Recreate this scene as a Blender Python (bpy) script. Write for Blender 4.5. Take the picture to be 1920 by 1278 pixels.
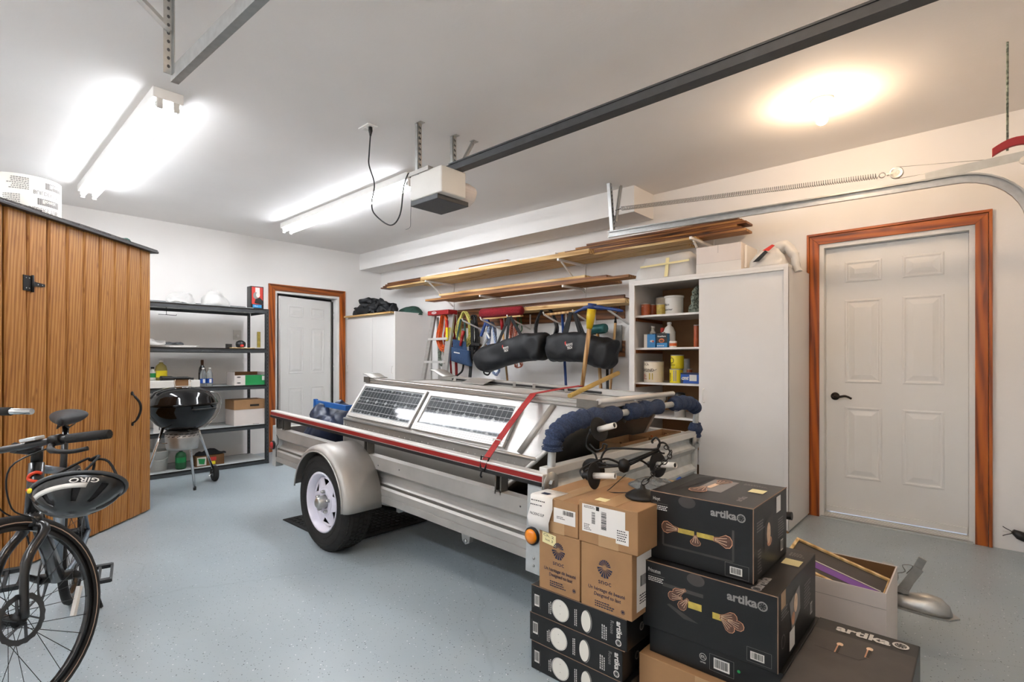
import bpy, math, random
from mathutils import Vector, Matrix, noise
random.seed(7)
PI = math.pi
for o in list(bpy.data.objects): bpy.data.objects.remove(o)
SC = bpy.context.scene
COL = SC.collection
# ------------------------------------------------------------------ camera (level, small upward shift)
YAW = 0.7375; FPX = 967.8; HZ = 673.55; EYE = 1.2128
cam = bpy.data.cameras.new('camera'); cam.sensor_fit = 'HORIZONTAL'; cam.sensor_width = 36.0
cam.lens = FPX / 1920 * 36; cam.shift_y = (HZ - 639) / 1920; cam.clip_start = 0.05
camo = bpy.data.objects.new('camera', cam); COL.objects.link(camo)
camo.location = (0, 0, EYE); camo.rotation_euler = (PI / 2, 0, YAW); SC.camera = camo
# ------------------------------------------------------------------ world and view
w = bpy.data.worlds.new('world'); SC.world = w; w.use_nodes = True
w.node_tree.nodes['Background'].inputs[0].default_value = (0.80, 0.86, 1.0, 1)
w.node_tree.nodes['Background'].inputs[1].default_value = 0.25
SC.view_settings.view_transform = 'Standard'; SC.view_settings.look = 'None'
SC.view_settings.gamma = 1.0; SC.view_settings.use_curve_mapping = False
SC.view_settings.exposure = 1.25
TUBE_WATTS = 17.0      # emission strength of fluorescent tubes
BULB_WATTS = 150.0     # emission strength of the bulb
# ------------------------------------------------------------------ survey helper: a point seen at (u,v) lying on a known plane
_fw = Vector((-math.sin(YAW), math.cos(YAW), 0)); _rt = Vector((math.cos(YAW), math.sin(YAW), 0))
def at(u, v, x=None, y=None, z=None, d=None):
    r = _fw + _rt * ((u - 960) / FPX) + Vector((0, 0, -(v - HZ) / FPX))
    t = d if d is not None else (x / r.x if x is not None else (y / r.y if y is not None else (z - EYE) / r.z))
    return Vector((0, 0, EYE)) + r * t
# ------------------------------------------------------------------ colours and materials
def C(h):
    h = h.lstrip('#'); c = [int(h[i:i+2], 16) / 255 for i in (0, 2, 4)]
    return tuple(((x / 12.92) if x <= .04045 else ((x + .055) / 1.055) ** 2.4) for x in c) + (1,)
M = {}
def mat(name, col, rough=.6, metal=0, var=.12, vscale=6, bump=0, bscale=40, stretch=(1,1,1), col2=None, spec=.5, emit=None, estr=0, alpha=None, trans=0, coat=0, aniso=0):
    if name in M: return M[name]
    m = bpy.data.materials.new(name); m.use_nodes = True; M[name] = m
    nt = m.node_tree; n = nt.nodes; l = nt.links; b = n['Principled BSDF']
    c1 = C(col)
    b.inputs['Roughness'].default_value = rough; b.inputs['Metallic'].default_value = metal
    b.inputs['Specular IOR Level'].default_value = spec
    if coat: b.inputs['Coat Weight'].default_value = coat; b.inputs['Coat Roughness'].default_value = .1
    if trans: b.inputs['Transmission Weight'].default_value = trans; b.inputs['IOR'].default_value = 1.35
    if alpha is not None: b.inputs['Alpha'].default_value = alpha
    if emit: b.inputs['Emission Color'].default_value = C(emit); b.inputs['Emission Strength'].default_value = estr
    tc = n.new('ShaderNodeTexCoord'); mp = n.new('ShaderNodeMapping'); mp.inputs['Scale'].default_value = stretch
    l.new(tc.outputs['Object'], mp.inputs['Vector'])
    nz = n.new('ShaderNodeTexNoise'); nz.inputs['Scale'].default_value = vscale; nz.inputs['Detail'].default_value = 5
    l.new(mp.outputs[0], nz.inputs['Vector'])
    rp = n.new('ShaderNodeValToRGB')
    c2 = C(col2) if col2 else tuple(min(1, x * (1 + var)) for x in c1[:3]) + (1,)
    c0 = c1 if col2 else tuple(x * (1 - var) for x in c1[:3]) + (1,)
    rp.color_ramp.elements[0].color = c0; rp.color_ramp.elements[0].position = .32
    rp.color_ramp.elements[1].color = c2; rp.color_ramp.elements[1].position = .68
    l.new(nz.outputs['Fac'], rp.inputs[0]); l.new(rp.outputs[0], b.inputs['Base Color'])
    if bump:
        n2 = n.new('ShaderNodeTexNoise'); n2.inputs['Scale'].default_value = bscale; n2.inputs['Detail'].default_value = 4
        l.new(mp.outputs[0], n2.inputs['Vector'])
        bp = n.new('ShaderNodeBump'); bp.inputs['Strength'].default_value = bump; bp.inputs['Distance'].default_value = .01
        l.new(n2.outputs['Fac'], bp.inputs['Height']); l.new(bp.outputs[0], b.inputs['Normal'])
    return m
def woodmat(name, dark, mid, light, axis='z', rough=.45, knots=True, scale=1.0, coat=.15):
    m = bpy.data.materials.new(name); m.use_nodes = True; M[name] = m
    nt = m.node_tree; n = nt.nodes; l = nt.links; b = n['Principled BSDF']
    b.inputs['Roughness'].default_value = rough; b.inputs['Coat Weight'].default_value = coat; b.inputs['Coat Roughness'].default_value = .35
    tc = n.new('ShaderNodeTexCoord'); oi = n.new('ShaderNodeObjectInfo')
    ad = n.new('ShaderNodeVectorMath'); ad.operation = 'ADD'
    ml = n.new('ShaderNodeMath'); ml.operation = 'MULTIPLY'; ml.inputs[1].default_value = 37
    l.new(oi.outputs['Random'], ml.inputs[0]); l.new(tc.outputs['Object'], ad.inputs[0]); l.new(ml.outputs[0], ad.inputs[1])
    mp = n.new('ShaderNodeMapping'); s = [14 * scale] * 3; s['xyz'.index(axis)] = .9 * scale; mp.inputs['Scale'].default_value = s
    l.new(ad.outputs[0], mp.inputs['Vector'])
    nz = n.new('ShaderNodeTexNoise'); nz.inputs['Scale'].default_value = 1.6; nz.inputs['Detail'].default_value = 6; nz.inputs['Distortion'].default_value = 1.2
    l.new(mp.outputs[0], nz.inputs['Vector'])
    wv = n.new('ShaderNodeTexWave'); wv.inputs['Scale'].default_value = .9; wv.inputs['Distortion'].default_value = 5; wv.inputs['Detail'].default_value = 3; wv.bands_direction = 'DIAGONAL'
    l.new(mp.outputs[0], wv.inputs['Vector'])
    mx = n.new('ShaderNodeMix'); mx.data_type = 'FLOAT'; mx.inputs[0].default_value = .35
    l.new(nz.outputs['Fac'], mx.inputs[2]); l.new(wv.outputs['Fac'], mx.inputs[3])
    rp = n.new('ShaderNodeValToRGB'); e = rp.color_ramp.elements
    e[0].position = .22; e[0].color = C(dark); e[1].position = .8; e[1].color = C(light); k = e.new(.5); k.color = C(mid)
    l.new(mx.outputs[0], rp.inputs[0]); last = rp.outputs[0]
    if knots:
        m2 = n.new('ShaderNodeMapping'); s2 = [7 * scale] * 3; s2['xyz'.index(axis)] = 2.6 * scale; m2.inputs['Scale'].default_value = s2
        l.new(ad.outputs[0], m2.inputs['Vector'])
        vo = n.new('ShaderNodeTexVoronoi'); vo.inputs['Scale'].default_value = 1.0; l.new(m2.outputs[0], vo.inputs['Vector'])
        r2 = n.new('ShaderNodeValToRGB'); r2.color_ramp.elements[0].position = .03; r2.color_ramp.elements[0].color = (1,1,1,1)
        r2.color_ramp.elements[1].position = .16; r2.color_ramp.elements[1].color = (0,0,0,1)
        l.new(vo.outputs['Distance'], r2.inputs[0])
        mc = n.new('ShaderNodeMix'); mc.data_type = 'RGBA'; l.new(r2.outputs[0], mc.inputs[0]); l.new(last, mc.inputs[6]); mc.inputs[7].default_value = C(dark)
        last = mc.outputs[2]
    l.new(last, b.inputs['Base Color'])
    bp = n.new('ShaderNodeBump'); bp.inputs['Strength'].default_value = .15; bp.inputs['Distance'].default_value = .004
    l.new(nz.outputs['Fac'], bp.inputs['Height']); l.new(bp.outputs[0], b.inputs['Normal'])
    return m
# ------------------------------------------------------------------ mesh builder
class MB:
    def __init__(s): s.v = []; s.f = []; s.sm = []
    def add(s, vs, fs, smooth=False):
        k = len(s.v); s.v += [Vector(p) for p in vs]; s.f += [tuple(i + k for i in f) for f in fs]; s.sm += [smooth] * len(fs); return s
    def box(s, x0, x1, y0, y1, z0, z1, m=None):
        p = [Vector(q) for q in ((x0,y0,z0),(x1,y0,z0),(x1,y1,z0),(x0,y1,z0),(x0,y0,z1),(x1,y0,z1),(x1,y1,z1),(x0,y1,z1))]
        if m is not None: p = [m @ q for q in p]
        return s.add(p, [(0,3,2,1),(4,5,6,7),(0,1,5,4),(1,2,6,5),(2,3,7,6),(3,0,4,7)])
    def bar(s, a, b, w, h, up=(0,0,1)):
        a = Vector(a); b = Vector(b); d = (b - a).normalized(); u = Vector(up)
        if abs(d.dot(u)) > .98: u = Vector((1,0,0))
        r = d.cross(u).normalized(); u = r.cross(d)
        p = []
        for q in (a, b):
            for i, j in ((-1,-1),(1,-1),(1,1),(-1,1)): p.append(q + r * (w/2*i) + u * (h/2*j))
        return s.add(p, [(0,1,2,3),(7,6,5,4),(0,4,5,1),(1,5,6,2),(2,6,7,3),(3,7,4,0)])
    def tube(s, pts, r, n=8, closed=False, cap=True):
        pts = [Vector(p) for p in pts]; N = len(pts); rr = r if isinstance(r, (list, tuple)) else [r] * N
        T = []
        for i in range(N):
            a = pts[(i-1) % N] if (closed or i > 0) else pts[i]; b = pts[(i+1) % N] if (closed or i < N-1) else pts[i]
            t = b - a; T.append(t.normalized() if t.length > 1e-9 else Vector((0,0,1)))
        u = Vector((0,0,1)) if abs(T[0].z) < .9 else Vector((1,0,0)); u = (u - T[0] * u.dot(T[0])).normalized()
        vs = []
        for i in range(N):
            u = u - T[i] * u.dot(T[i]); u = u.normalized() if u.length > 1e-6 else T[i].orthogonal().normalized()
            w_ = T[i].cross(u)
            for k in range(n):
                a = 2 * PI * k / n; vs.append(pts[i] + (u * math.cos(a) + w_ * math.sin(a)) * rr[i])
        fs = []
        for i in range(N if closed else N - 1):
            j = (i + 1) % N
            for k in range(n): q = (k + 1) % n; fs.append((i*n+k, i*n+q, j*n+q, j*n+k))
        s.add(vs, fs, True)
        if cap and not closed:
            k0 = len(s.v) - N * n
            s.f += [tuple(k0 + k for k in reversed(range(n))), tuple(k0 + (N-1)*n + k for k in range(n))]; s.sm += [False, False]
        return s
    def lathe(s, prof, n=24, m=None, cap=True, smooth=True, a0=0, a1=2*PI):
        full = abs(a1 - a0 - 2*PI) < 1e-6; K = n if full else n + 1; vs = []
        for r, z in prof:
            for k in range(K):
                a = a0 + (a1 - a0) * k / n; p = Vector((r * math.cos(a), r * math.sin(a), z)); vs.append(m @ p if m is not None else p)
        fs = []
        for i in range(len(prof) - 1):
            for k in range(n):
                q = (k + 1) % K; fs.append((i*K+k, i*K+q, (i+1)*K+q, (i+1)*K+k))
        s.add(vs, fs, smooth)
        if cap and full:
            k0 = len(s.v) - len(vs); L = len(prof) - 1
            if prof[0][0] > 1e-5: s.f.append(tuple(k0 + k for k in reversed(range(K)))); s.sm.append(False)
            if prof[L][0] > 1e-5: s.f.append(tuple(k0 + L*K + k for k in range(K))); s.sm.append(False)
        return s
    def prism(s, poly, a, b, fn):
        """poly: 2d points; fn(p, q, t) -> 3d for t in (a, b)"""
        n = len(poly); vs = [fn(p[0], p[1], a) for p in poly] + [fn(p[0], p[1], b) for p in poly]
        fs = [tuple(reversed(range(n))), tuple(range(n, 2*n))] + [(i, (i+1) % n, n + (i+1) % n, n + i) for i in range(n)]
        return s.add(vs, fs)
    def xf(s, m): s.v = [m @ p for p in s.v]; return s
    def jitter(s, amp, freq, seed=0, z0=None):
        for i, p in enumerate(s.v):
            q = p * freq + Vector((seed * 7.3, seed * 3.1, seed)); d = noise.noise_vector(q) * amp + noise.noise_vector(q * 2.7) * amp * .45
            p = p + d
            if z0 is not None and p.z < z0: p.z = z0
            s.v[i] = p
        return s
    def build(s, name, material, parent=None, bevel=0, solid=0, sub=0):
        me = bpy.data.meshes.new(name); me.from_pydata([tuple(p) for p in s.v], [], s.f); me.update()
        import bmesh
        bm = bmesh.new(); bm.from_mesh(me); bmesh.ops.recalc_face_normals(bm, faces=bm.faces); bm.to_mesh(me); bm.free()
        for p, q in zip(me.polygons, s.sm): p.use_smooth = q
        me.materials.append(M[material] if isinstance(material, str) else material)
        o = bpy.data.objects.new(name, me); COL.objects.link(o)
        if parent: o.parent = parent
        if solid: md = o.modifiers.new('solid', 'SOLIDIFY'); md.thickness = solid
        if bevel: md = o.modifiers.new('bevel', 'BEVEL'); md.width = bevel; md.segments = 2; md.limit_method = 'ANGLE'
        if sub: md = o.modifiers.new('sub', 'SUBSURF'); md.levels = sub; md.render_levels = sub
        return o
def B(x0, x1, y0, y1, z0, z1, m=None): return MB().box(min(x0,x1), max(x0,x1), min(y0,y1), max(y0,y1), min(z0,z1), max(z0,z1), m)
def tag(o, label, cat, group=None):
    o['label'] = label; o['category'] = cat
    if group: o['group'] = group
    return o
def thing(name, label, cat, group=None, loc=(0,0,0), rz=0):
    o = bpy.data.objects.new(name, None); COL.objects.link(o); o.empty_display_size = .1
    o.location = loc; o.rotation_euler = (0, 0, rz); return tag(o, label, cat, group)
def struct(o): o['kind'] = 'structure'; return o
def copy_tree(o, parent=None):
    c = o.copy(); COL.objects.link(c)
    if parent: c.parent = parent
    for ch in [x for x in bpy.data.objects if x.parent == o]: copy_tree(ch, c)
    return c
def arc(cx, cz, r, a0, a1, n): return [(cx + r * math.cos(a0 + (a1-a0)*i/n), cz + r * math.sin(a0 + (a1-a0)*i/n)) for i in range(n+1)]
def smooth_path(pts, k=6):
    pts = [Vector(p) for p in pts]; out = []
    for i in range(len(pts) - 1):
        p0 = pts[max(i-1, 0)]; p1 = pts[i]; p2 = pts[i+1]; p3 = pts[min(i+2, len(pts)-1)]
        for j in range(k):
            t = j / k; out.append(.5 * ((2*p1) + (p2-p0)*t + (2*p0-5*p1+4*p2-p3)*t*t + (-p0+3*p1-3*p2+p3)*t**3))
    out.append(pts[-1]); return out
def frame(o, ex, ey, ez=None):
    ex = Vector(ex).normalized(); ey = Vector(ey).normalized(); ez = Vector(ez) if ez else ex.cross(ey)
    m = Matrix((ex, ey, ez)).transposed().to_4x4(); m.translation = Vector(o); return m
# ------------------------------------------------------------------ flat print on a face
_tc = {}
def text2d(s, bold=0.0, shear=0.0):
    k = (s, bold, shear)
    if k in _tc: return _tc[k]
    cu = bpy.data.curves.new('t', 'FONT'); cu.body = s; cu.size = 1; cu.resolution_u = 2; cu.offset = bold; cu.shear = shear
    ob = bpy.data.objects.new('t', cu); COL.objects.link(ob)
    dg = bpy.context.evaluated_depsgraph_get(); me = bpy.data.meshes.new_from_object(ob.evaluated_get(dg))
    vs = [v.co.copy() for v in me.vertices]; fs = [tuple(p.vertices) for p in me.polygons]
    bpy.data.objects.remove(ob); bpy.data.curves.remove(cu); bpy.data.meshes.remove(me)
    x0 = min((v.x for v in vs), default=0); x1 = max((v.x for v in vs), default=1)
    _tc[k] = (vs, fs, x0, x1 - x0); return _tc[k]
class Face:
    """a printed face: origin o (top left), ex to the right, ey DOWN; everything in metres"""
    def __init__(s, o, ex, ey, bend=None): s.o = Vector(o); s.ex = Vector(ex).normalized(); s.ey = Vector(ey).normalized(); s.n = -(s.ex.cross(s.ey)).normalized(); s.b = {}; s.lv = {}; s.bend = bend
    def P(s, x, y, l):
        if s.bend: return s.bend(x, y, l)
        return s.o + s.ex * x + s.ey * y + s.n * l
    def mb(s, key): return s.b.setdefault(key, MB())
    def poly(s, key, pts, l=.0012):
        P = [s.P(x, y, l) for x, y in pts]; ar = abs(sum(a[0]*b[1]-b[0]*a[1] for a, b in zip(pts, pts[1:]+pts[:1])))/2
        mb = s.b.setdefault((key, 'p%d' % len(s.b)), MB()) if ar > 3e-4 else s.mb(key)
        mb.add(P, [tuple(range(len(pts)))]); return s
    def rect(s, key, x, y, w_, h, l=.0012): return s.poly(key, [(x, y), (x+w_, y), (x+w_, y+h), (x, y+h)], l)
    def ell(s, key, cx, cy, rx, ry, l=.0012, n=24, rot=0):
        c, q = math.cos(rot), math.sin(rot); p = []
        for i in range(n):
            a = 2*PI*i/n; x = rx*math.cos(a); y = ry*math.sin(a); p.append((cx + x*c - y*q, cy + x*q + y*c))
        return s.poly(key, p, l)
    def ring(s, key, cx, cy, r0, r1, l=.0014, n=24, ky=1):
        vs = []; fs = []
        for i in range(n):
            a = 2*PI*i/n
            for r in (r0, r1): vs.append(s.P(cx + r*math.cos(a), cy + ky*r*math.sin(a), l))
        for i in range(n): j = (i+1) % n; fs.append((2*i, 2*i+1, 2*j+1, 2*j))
        s.mb(key).add(vs, fs); return s
    def line(s, key, pts, w_, l=.0014):
        for (x0, y0), (x1, y1) in zip(pts, pts[1:]):
            dx, dy = x1-x0, y1-y0; L = math.hypot(dx, dy) or 1; nx, ny = -dy/L*w_/2, dx/L*w_/2
            s.poly(key, [(x0+nx, y0+ny), (x1+nx, y1+ny), (x1-nx, y1-ny), (x0-nx, y0-ny)], l)
        return s
    def text(s, key, st, x, y, h, width=None, bold=.0, shear=0, l=.0011, rot=0, align='l'):
        vs, fs, x0, w_ = text2d(st, bold, shear); sy = h / .7; sx = (width / w_) if width else sy
        off = {'l': 0, 'c': -.5, 'r': -1}[align] * w_ * sx; c, q = math.cos(rot), math.sin(rot); out = []
        for v in vs:
            a = (v.x - x0) * sx + off; b_ = -v.y * sy; out.append(s.P(x + a*c - b_*q, y + a*q + b_*c, l))
        s.b.setdefault((key, 't%d' % len(s.b)), MB()).add(out, fs); return s
    def smallprint(s, key, x, y, w_, lines, lh, seed=1, l=.0014, rot=0):
        r = random.Random(seed); c, q = math.cos(rot), math.sin(rot)
        for i in range(lines):
            cx = 0; end = w_ * r.uniform(.65, 1)
            while cx < end:
                ww = r.uniform(.02, .09) * w_ + lh * .3; cy = i * lh
                p = [(cx, cy), (cx+ww, cy), (cx+ww, cy+lh*.5), (cx, cy+lh*.5)]
                s.poly(key, [(x + a*c - b_*q, y + a*q + b_*c) for a, b_ in p], l); cx += ww + lh * .3
        return s
    def barcode(s, x, y, w_, h, bg='print_white', fg='print_black', seed=3, vert=False):
        s.rect(bg, x, y, w_, h, .0014); r = random.Random(seed); c = .08
        while c < .9:
            t = r.choice((.012, .02, .035))
            if vert: s.rect(fg, x + w_*.1, y + h*c, w_*.8, h*t, .0019)
            else: s.rect(fg, x + w_*c, y + h*.1, w_*t, h*.75, .0019)
            c += t + r.choice((.012, .02, .03))
        return s
    def logo(s, key, dark, cx, cy, r, rot=0):
        """round swirl emblem"""
        s.ring(key, cx, cy, r*.72, r, .0018)
        for k in range(7):
            a = rot + 2*PI*k/7; p = [(cx + r*.2*math.cos(a), cy + r*.2*math.sin(a)), (cx + r*.6*math.cos(a+.5), cy + r*.6*math.sin(a+.5)), (cx + r*.62*math.cos(a+.85), cy + r*.62*math.sin(a+.85)), (cx + r*.45*math.cos(a+.6), cy + r*.45*math.sin(a+.6))]
            s.poly(key, p, .0018)
        return s
    def build(s, parent, names=None):
        names = names or {}
        for k, mb in s.b.items():
            if isinstance(k, tuple): o = mb.build('lettering' if k[1][0] == 't' else names.get(k[0], 'printed_patch'), k[0], parent)
            else: o = mb.build(names.get(k, 'fine_print'), k, parent)
            if len(mb.f) > 1: o['kind'] = 'stuff'
# ------------------------------------------------------------------ materials
mat('wall_paint', '#efedea', .75, var=.015, vscale=2, bump=.05, bscale=90)
mat('ceiling_paint', '#edeae7', .85, var=.02, vscale=1.5, bump=.06, bscale=60)
mat('white_board', '#e1deda', .42, var=.02, vscale=3)
mat('white_door', '#e4e3e0', .38, var=.012, vscale=3)
mat('white_steel', '#eceae6', .4, var=.02)
woodmat('stain_orange', '#5f2808', '#a9520f', '#bf6618', 'z', .4)
woodmat('stain_orange_x', '#5f2808', '#a9520f', '#bf6618', 'x', .4)
woodmat('stain_orange_y', '#55250a', '#8f4711', '#a5591a', 'y', .4)
woodmat('cedar', '#87501b', '#a96f2c', '#bf8a48', 'z', .55, scale=2.2, coat=.05)
woodmat('pine_x', '#a87838', '#d7b074', '#e8cd98', 'x', .6, coat=0)
woodmat('brown_x', '#6b4322', '#9d6a38', '#b98850', 'x', .6, coat=0)
woodmat('dark_x', '#3a2212', '#754826', '#946238', 'x', .55, coat=0)
woodmat('pine_raw', '#b98f56', '#d9b67c', '#ecd3a2', 'z', .6, coat=0)
mat('shingle', '#4b4643', .95, var=.35, vscale=60, bump=.6, bscale=120)
mat('drip_edge', '#241f1d', .5)
mat('alu', '#bdbbb7', .36, .75, var=.07, vscale=4, stretch=(1, 6, 6), bump=.03, bscale=30)
mat('alu_dull', '#aeaba6', .48, .5, var=.1, vscale=5, bump=.05, bscale=25)
mat('alu_white', '#dbd9d5', .42, .45, var=.04, vscale=5)
mat('alu_dark', '#7d7973', .38, .85, var=.15, vscale=5)
mat('galv', '#b3b4b2', .38, .9, var=.08, vscale=30, bump=.04, bscale=60)
mat('galv_paint', '#bfc3c3', .5, .3, var=.08, vscale=20)
mat('steel_rod', '#8c8c8a', .3, 1)
mat('chrome', '#dcdcdc', .12, 1, var=.02)
mat('rubber', '#1b1a19', .8, var=.25, vscale=30, bump=.15, bscale=80)
mat('rubber_mat', '#1d1d1d', .75, var=.2, vscale=30)
mat('rim_white', '#dfdce8', .35, var=.02)
mat('black_plastic', '#141414', .4, var=.2)
mat('black_metal', '#171616', .42, .3, var=.25, vscale=20)
mat('bronze', '#2b2521', .42, .6)
mat('dark_grey', '#46484a', .5, .3, var=.1, vscale=20)
mat('rack_steel', '#4b4f52', .45, .5, var=.1, vscale=15)
mat('rack_board', '#b9bdbd', .55, var=.06, vscale=6)
mat('black_enamel', '#060607', .06, 0, var=.05, spec=.45)
mat('red_paint', '#a11419', .45, var=.08)
mat('red_stripe', '#8f1715', .4, var=.1)
mat('red_strap', '#a32523', .75, var=.15, vscale=60)
mat('black_stripe', '#121212', .5)
mat('red_lens', '#c01414', .2, coat=.6)
mat('amber_lens', '#ee8a06', .22, coat=.6)
mat('terry_blue', '#3a4968', .95, var=.28, vscale=120, bump=.9, bscale=260)
mat('navy_tarp', '#1f2a44', .4, var=.3, vscale=5, bump=.1, bscale=14)
mat('navy_fabric', '#2c4363', .9, var=.15, vscale=80, bump=.2, bscale=200)
mat('black_fabric', '#15171b', .6, var=.35, vscale=9, bump=.15, bscale=14)
mat('black_cloth', '#1b1b1d', .85, var=.3, vscale=9)
mat('strap_black', '#131313', .8)
mat('green_fabric', '#24443a', .8, var=.3, vscale=15)
mat('blue_paint', '#1c5fa8', .45)
mat('solar_back', '#9aa0a3', .05, 0, var=.05)
mat('solar_cell', '#33393d', .05, 0, var=.12, vscale=30)
mat('solar_line', '#d3d6d8', .25)
mat('poly', '#e9e7e2', .35, var=.05, vscale=8, trans=.15)
mat('poly_bag', '#c6c5c2', .4, var=.06, vscale=6, bump=.2, bscale=20)
mat('cardboard', '#a07a54', .8, var=.08, vscale=8, bump=.05, bscale=80)
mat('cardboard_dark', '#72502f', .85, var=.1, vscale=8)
mat('cardboard_tape', '#b18e66', .35, var=.05)
mat('carton_white', '#d8cfc9', .6, var=.03, vscale=5)
mat('carton_black', '#0e0e0f', .38, var=.1, vscale=4)
mat('carton_black_edge', '#8a6f5c', .7)
mat('paper', '#e6e2dc', .7, var=.03)
mat('note_yellow', '#e7dba6', .8, var=.03)
mat('print_white', '#d9d5cf', .55, var=.02)
mat('print_cream', '#dedad0', .5, var=.02)
mat('print_grey', '#8b8784', .55, var=.03)
mat('print_black', '#151515', .5)
mat('print_navy', '#1c2440', .6, var=.05)
mat('print_shade', '#3f3a38', .45, var=.2, vscale=10)
mat('print_copper', '#c9916f', .4, var=.25, vscale=50)
mat('print_glow', '#eac9a8', .4, var=.12, vscale=60)
mat('print_bulb', '#5c3f33', .4, var=.3, vscale=80)
mat('print_brass', '#b7a14a', .35, var=.2, vscale=40)
mat('print_red', '#c0342a', .5)
mat('print_blue', '#1d4fa3', .5)
mat('print_green', '#1c8a4a', .5, var=.05)
mat('print_yellow', '#e3cf1c', .45, var=.03)
mat('print_orange', '#c9622a', .5, var=.25, vscale=20)
mat('print_purple', '#7a4aa0', .5, var=.1)
mat('print_brown', '#5a3a22', .55, var=.2)
mat('print_sky', '#2a8fc8', .5)
mat('tin_blue', '#2f79b0', .35, .2, var=.1)
mat('tin_cream', '#d9cdb8', .4, var=.04)
mat('tin_orange', '#a9522a', .4, var=.25, vscale=20)
mat('plastic_white', '#dcdad4', .4, var=.03)
mat('plastic_clear', '#c9d0d2', .12, trans=.75, var=.03)
mat('glass_dark', '#0d0d0c', .08, coat=.8)
mat('jug_amber', '#b8a95a', .25, trans=.4, var=.1)
mat('propane_green', '#1f5a34', .4, var=.08)
mat('orange_cord', '#d4571a', .5, var=.15, vscale=30)
mat('red_cord', '#b02a22', .5, var=.1)
mat('yellow_rope', '#cfc56a', .8, var=.3, vscale=60)
mat('blue_rope', '#274f8f', .8, var=.6, vscale=90, col2='#c3cfe0')
mat('black_hose', '#191a1c', .35, var=.1)
mat('multi_cord', '#22302c', .8, var=.5, vscale=70, col2='#a9b3a2')
mat('red_rope', '#c2432d', .8, var=.4, vscale=60, col2='#e9b39a')
mat('green_cord', '#1d6a3a', .6)
mat('bristle_red', '#8e1420', .9, var=.4, vscale=120, bump=1, bscale=200)
mat('blue_tool', '#1d3c7a', .4, var=.15)
mat('yellow_tool', '#e0bd1c', .4, var=.06)
mat('teal_tool', '#2c6a68', .4, .2, var=.15)
woodmat('handle_wood', '#8d5c2a', '#c49a62', '#dcbc8b', 'z', .5, knots=False, coat=.2)
mat('bamboo', '#b89a55', .45, var=.15, vscale=20)
mat('candle_white', '#dcd7cf', .45, var=.04)
mat('iron', '#1a1918', .48, .4, var=.25, vscale=30)
mat('tube_glow', '#ffffff', .4, emit='#f4f8ff', estr=TUBE_WATTS)
mat('bulb_glow', '#ffffff', .4, emit='#ffdcb6', estr=BULB_WATTS)
mat('porcelain', '#f0ede8', .3, var=.02)
mat('bike_black', '#121213', .3, .1, var=.1, coat=.5)
mat('bike_grey', '#6d7a86', .35, .4, var=.08, coat=.4)
mat('bike_orange', '#d8401a', .4)
mat('reflect', '#b49a86', .5)
mat('hose_grey', '#55585b', .4)
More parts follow.
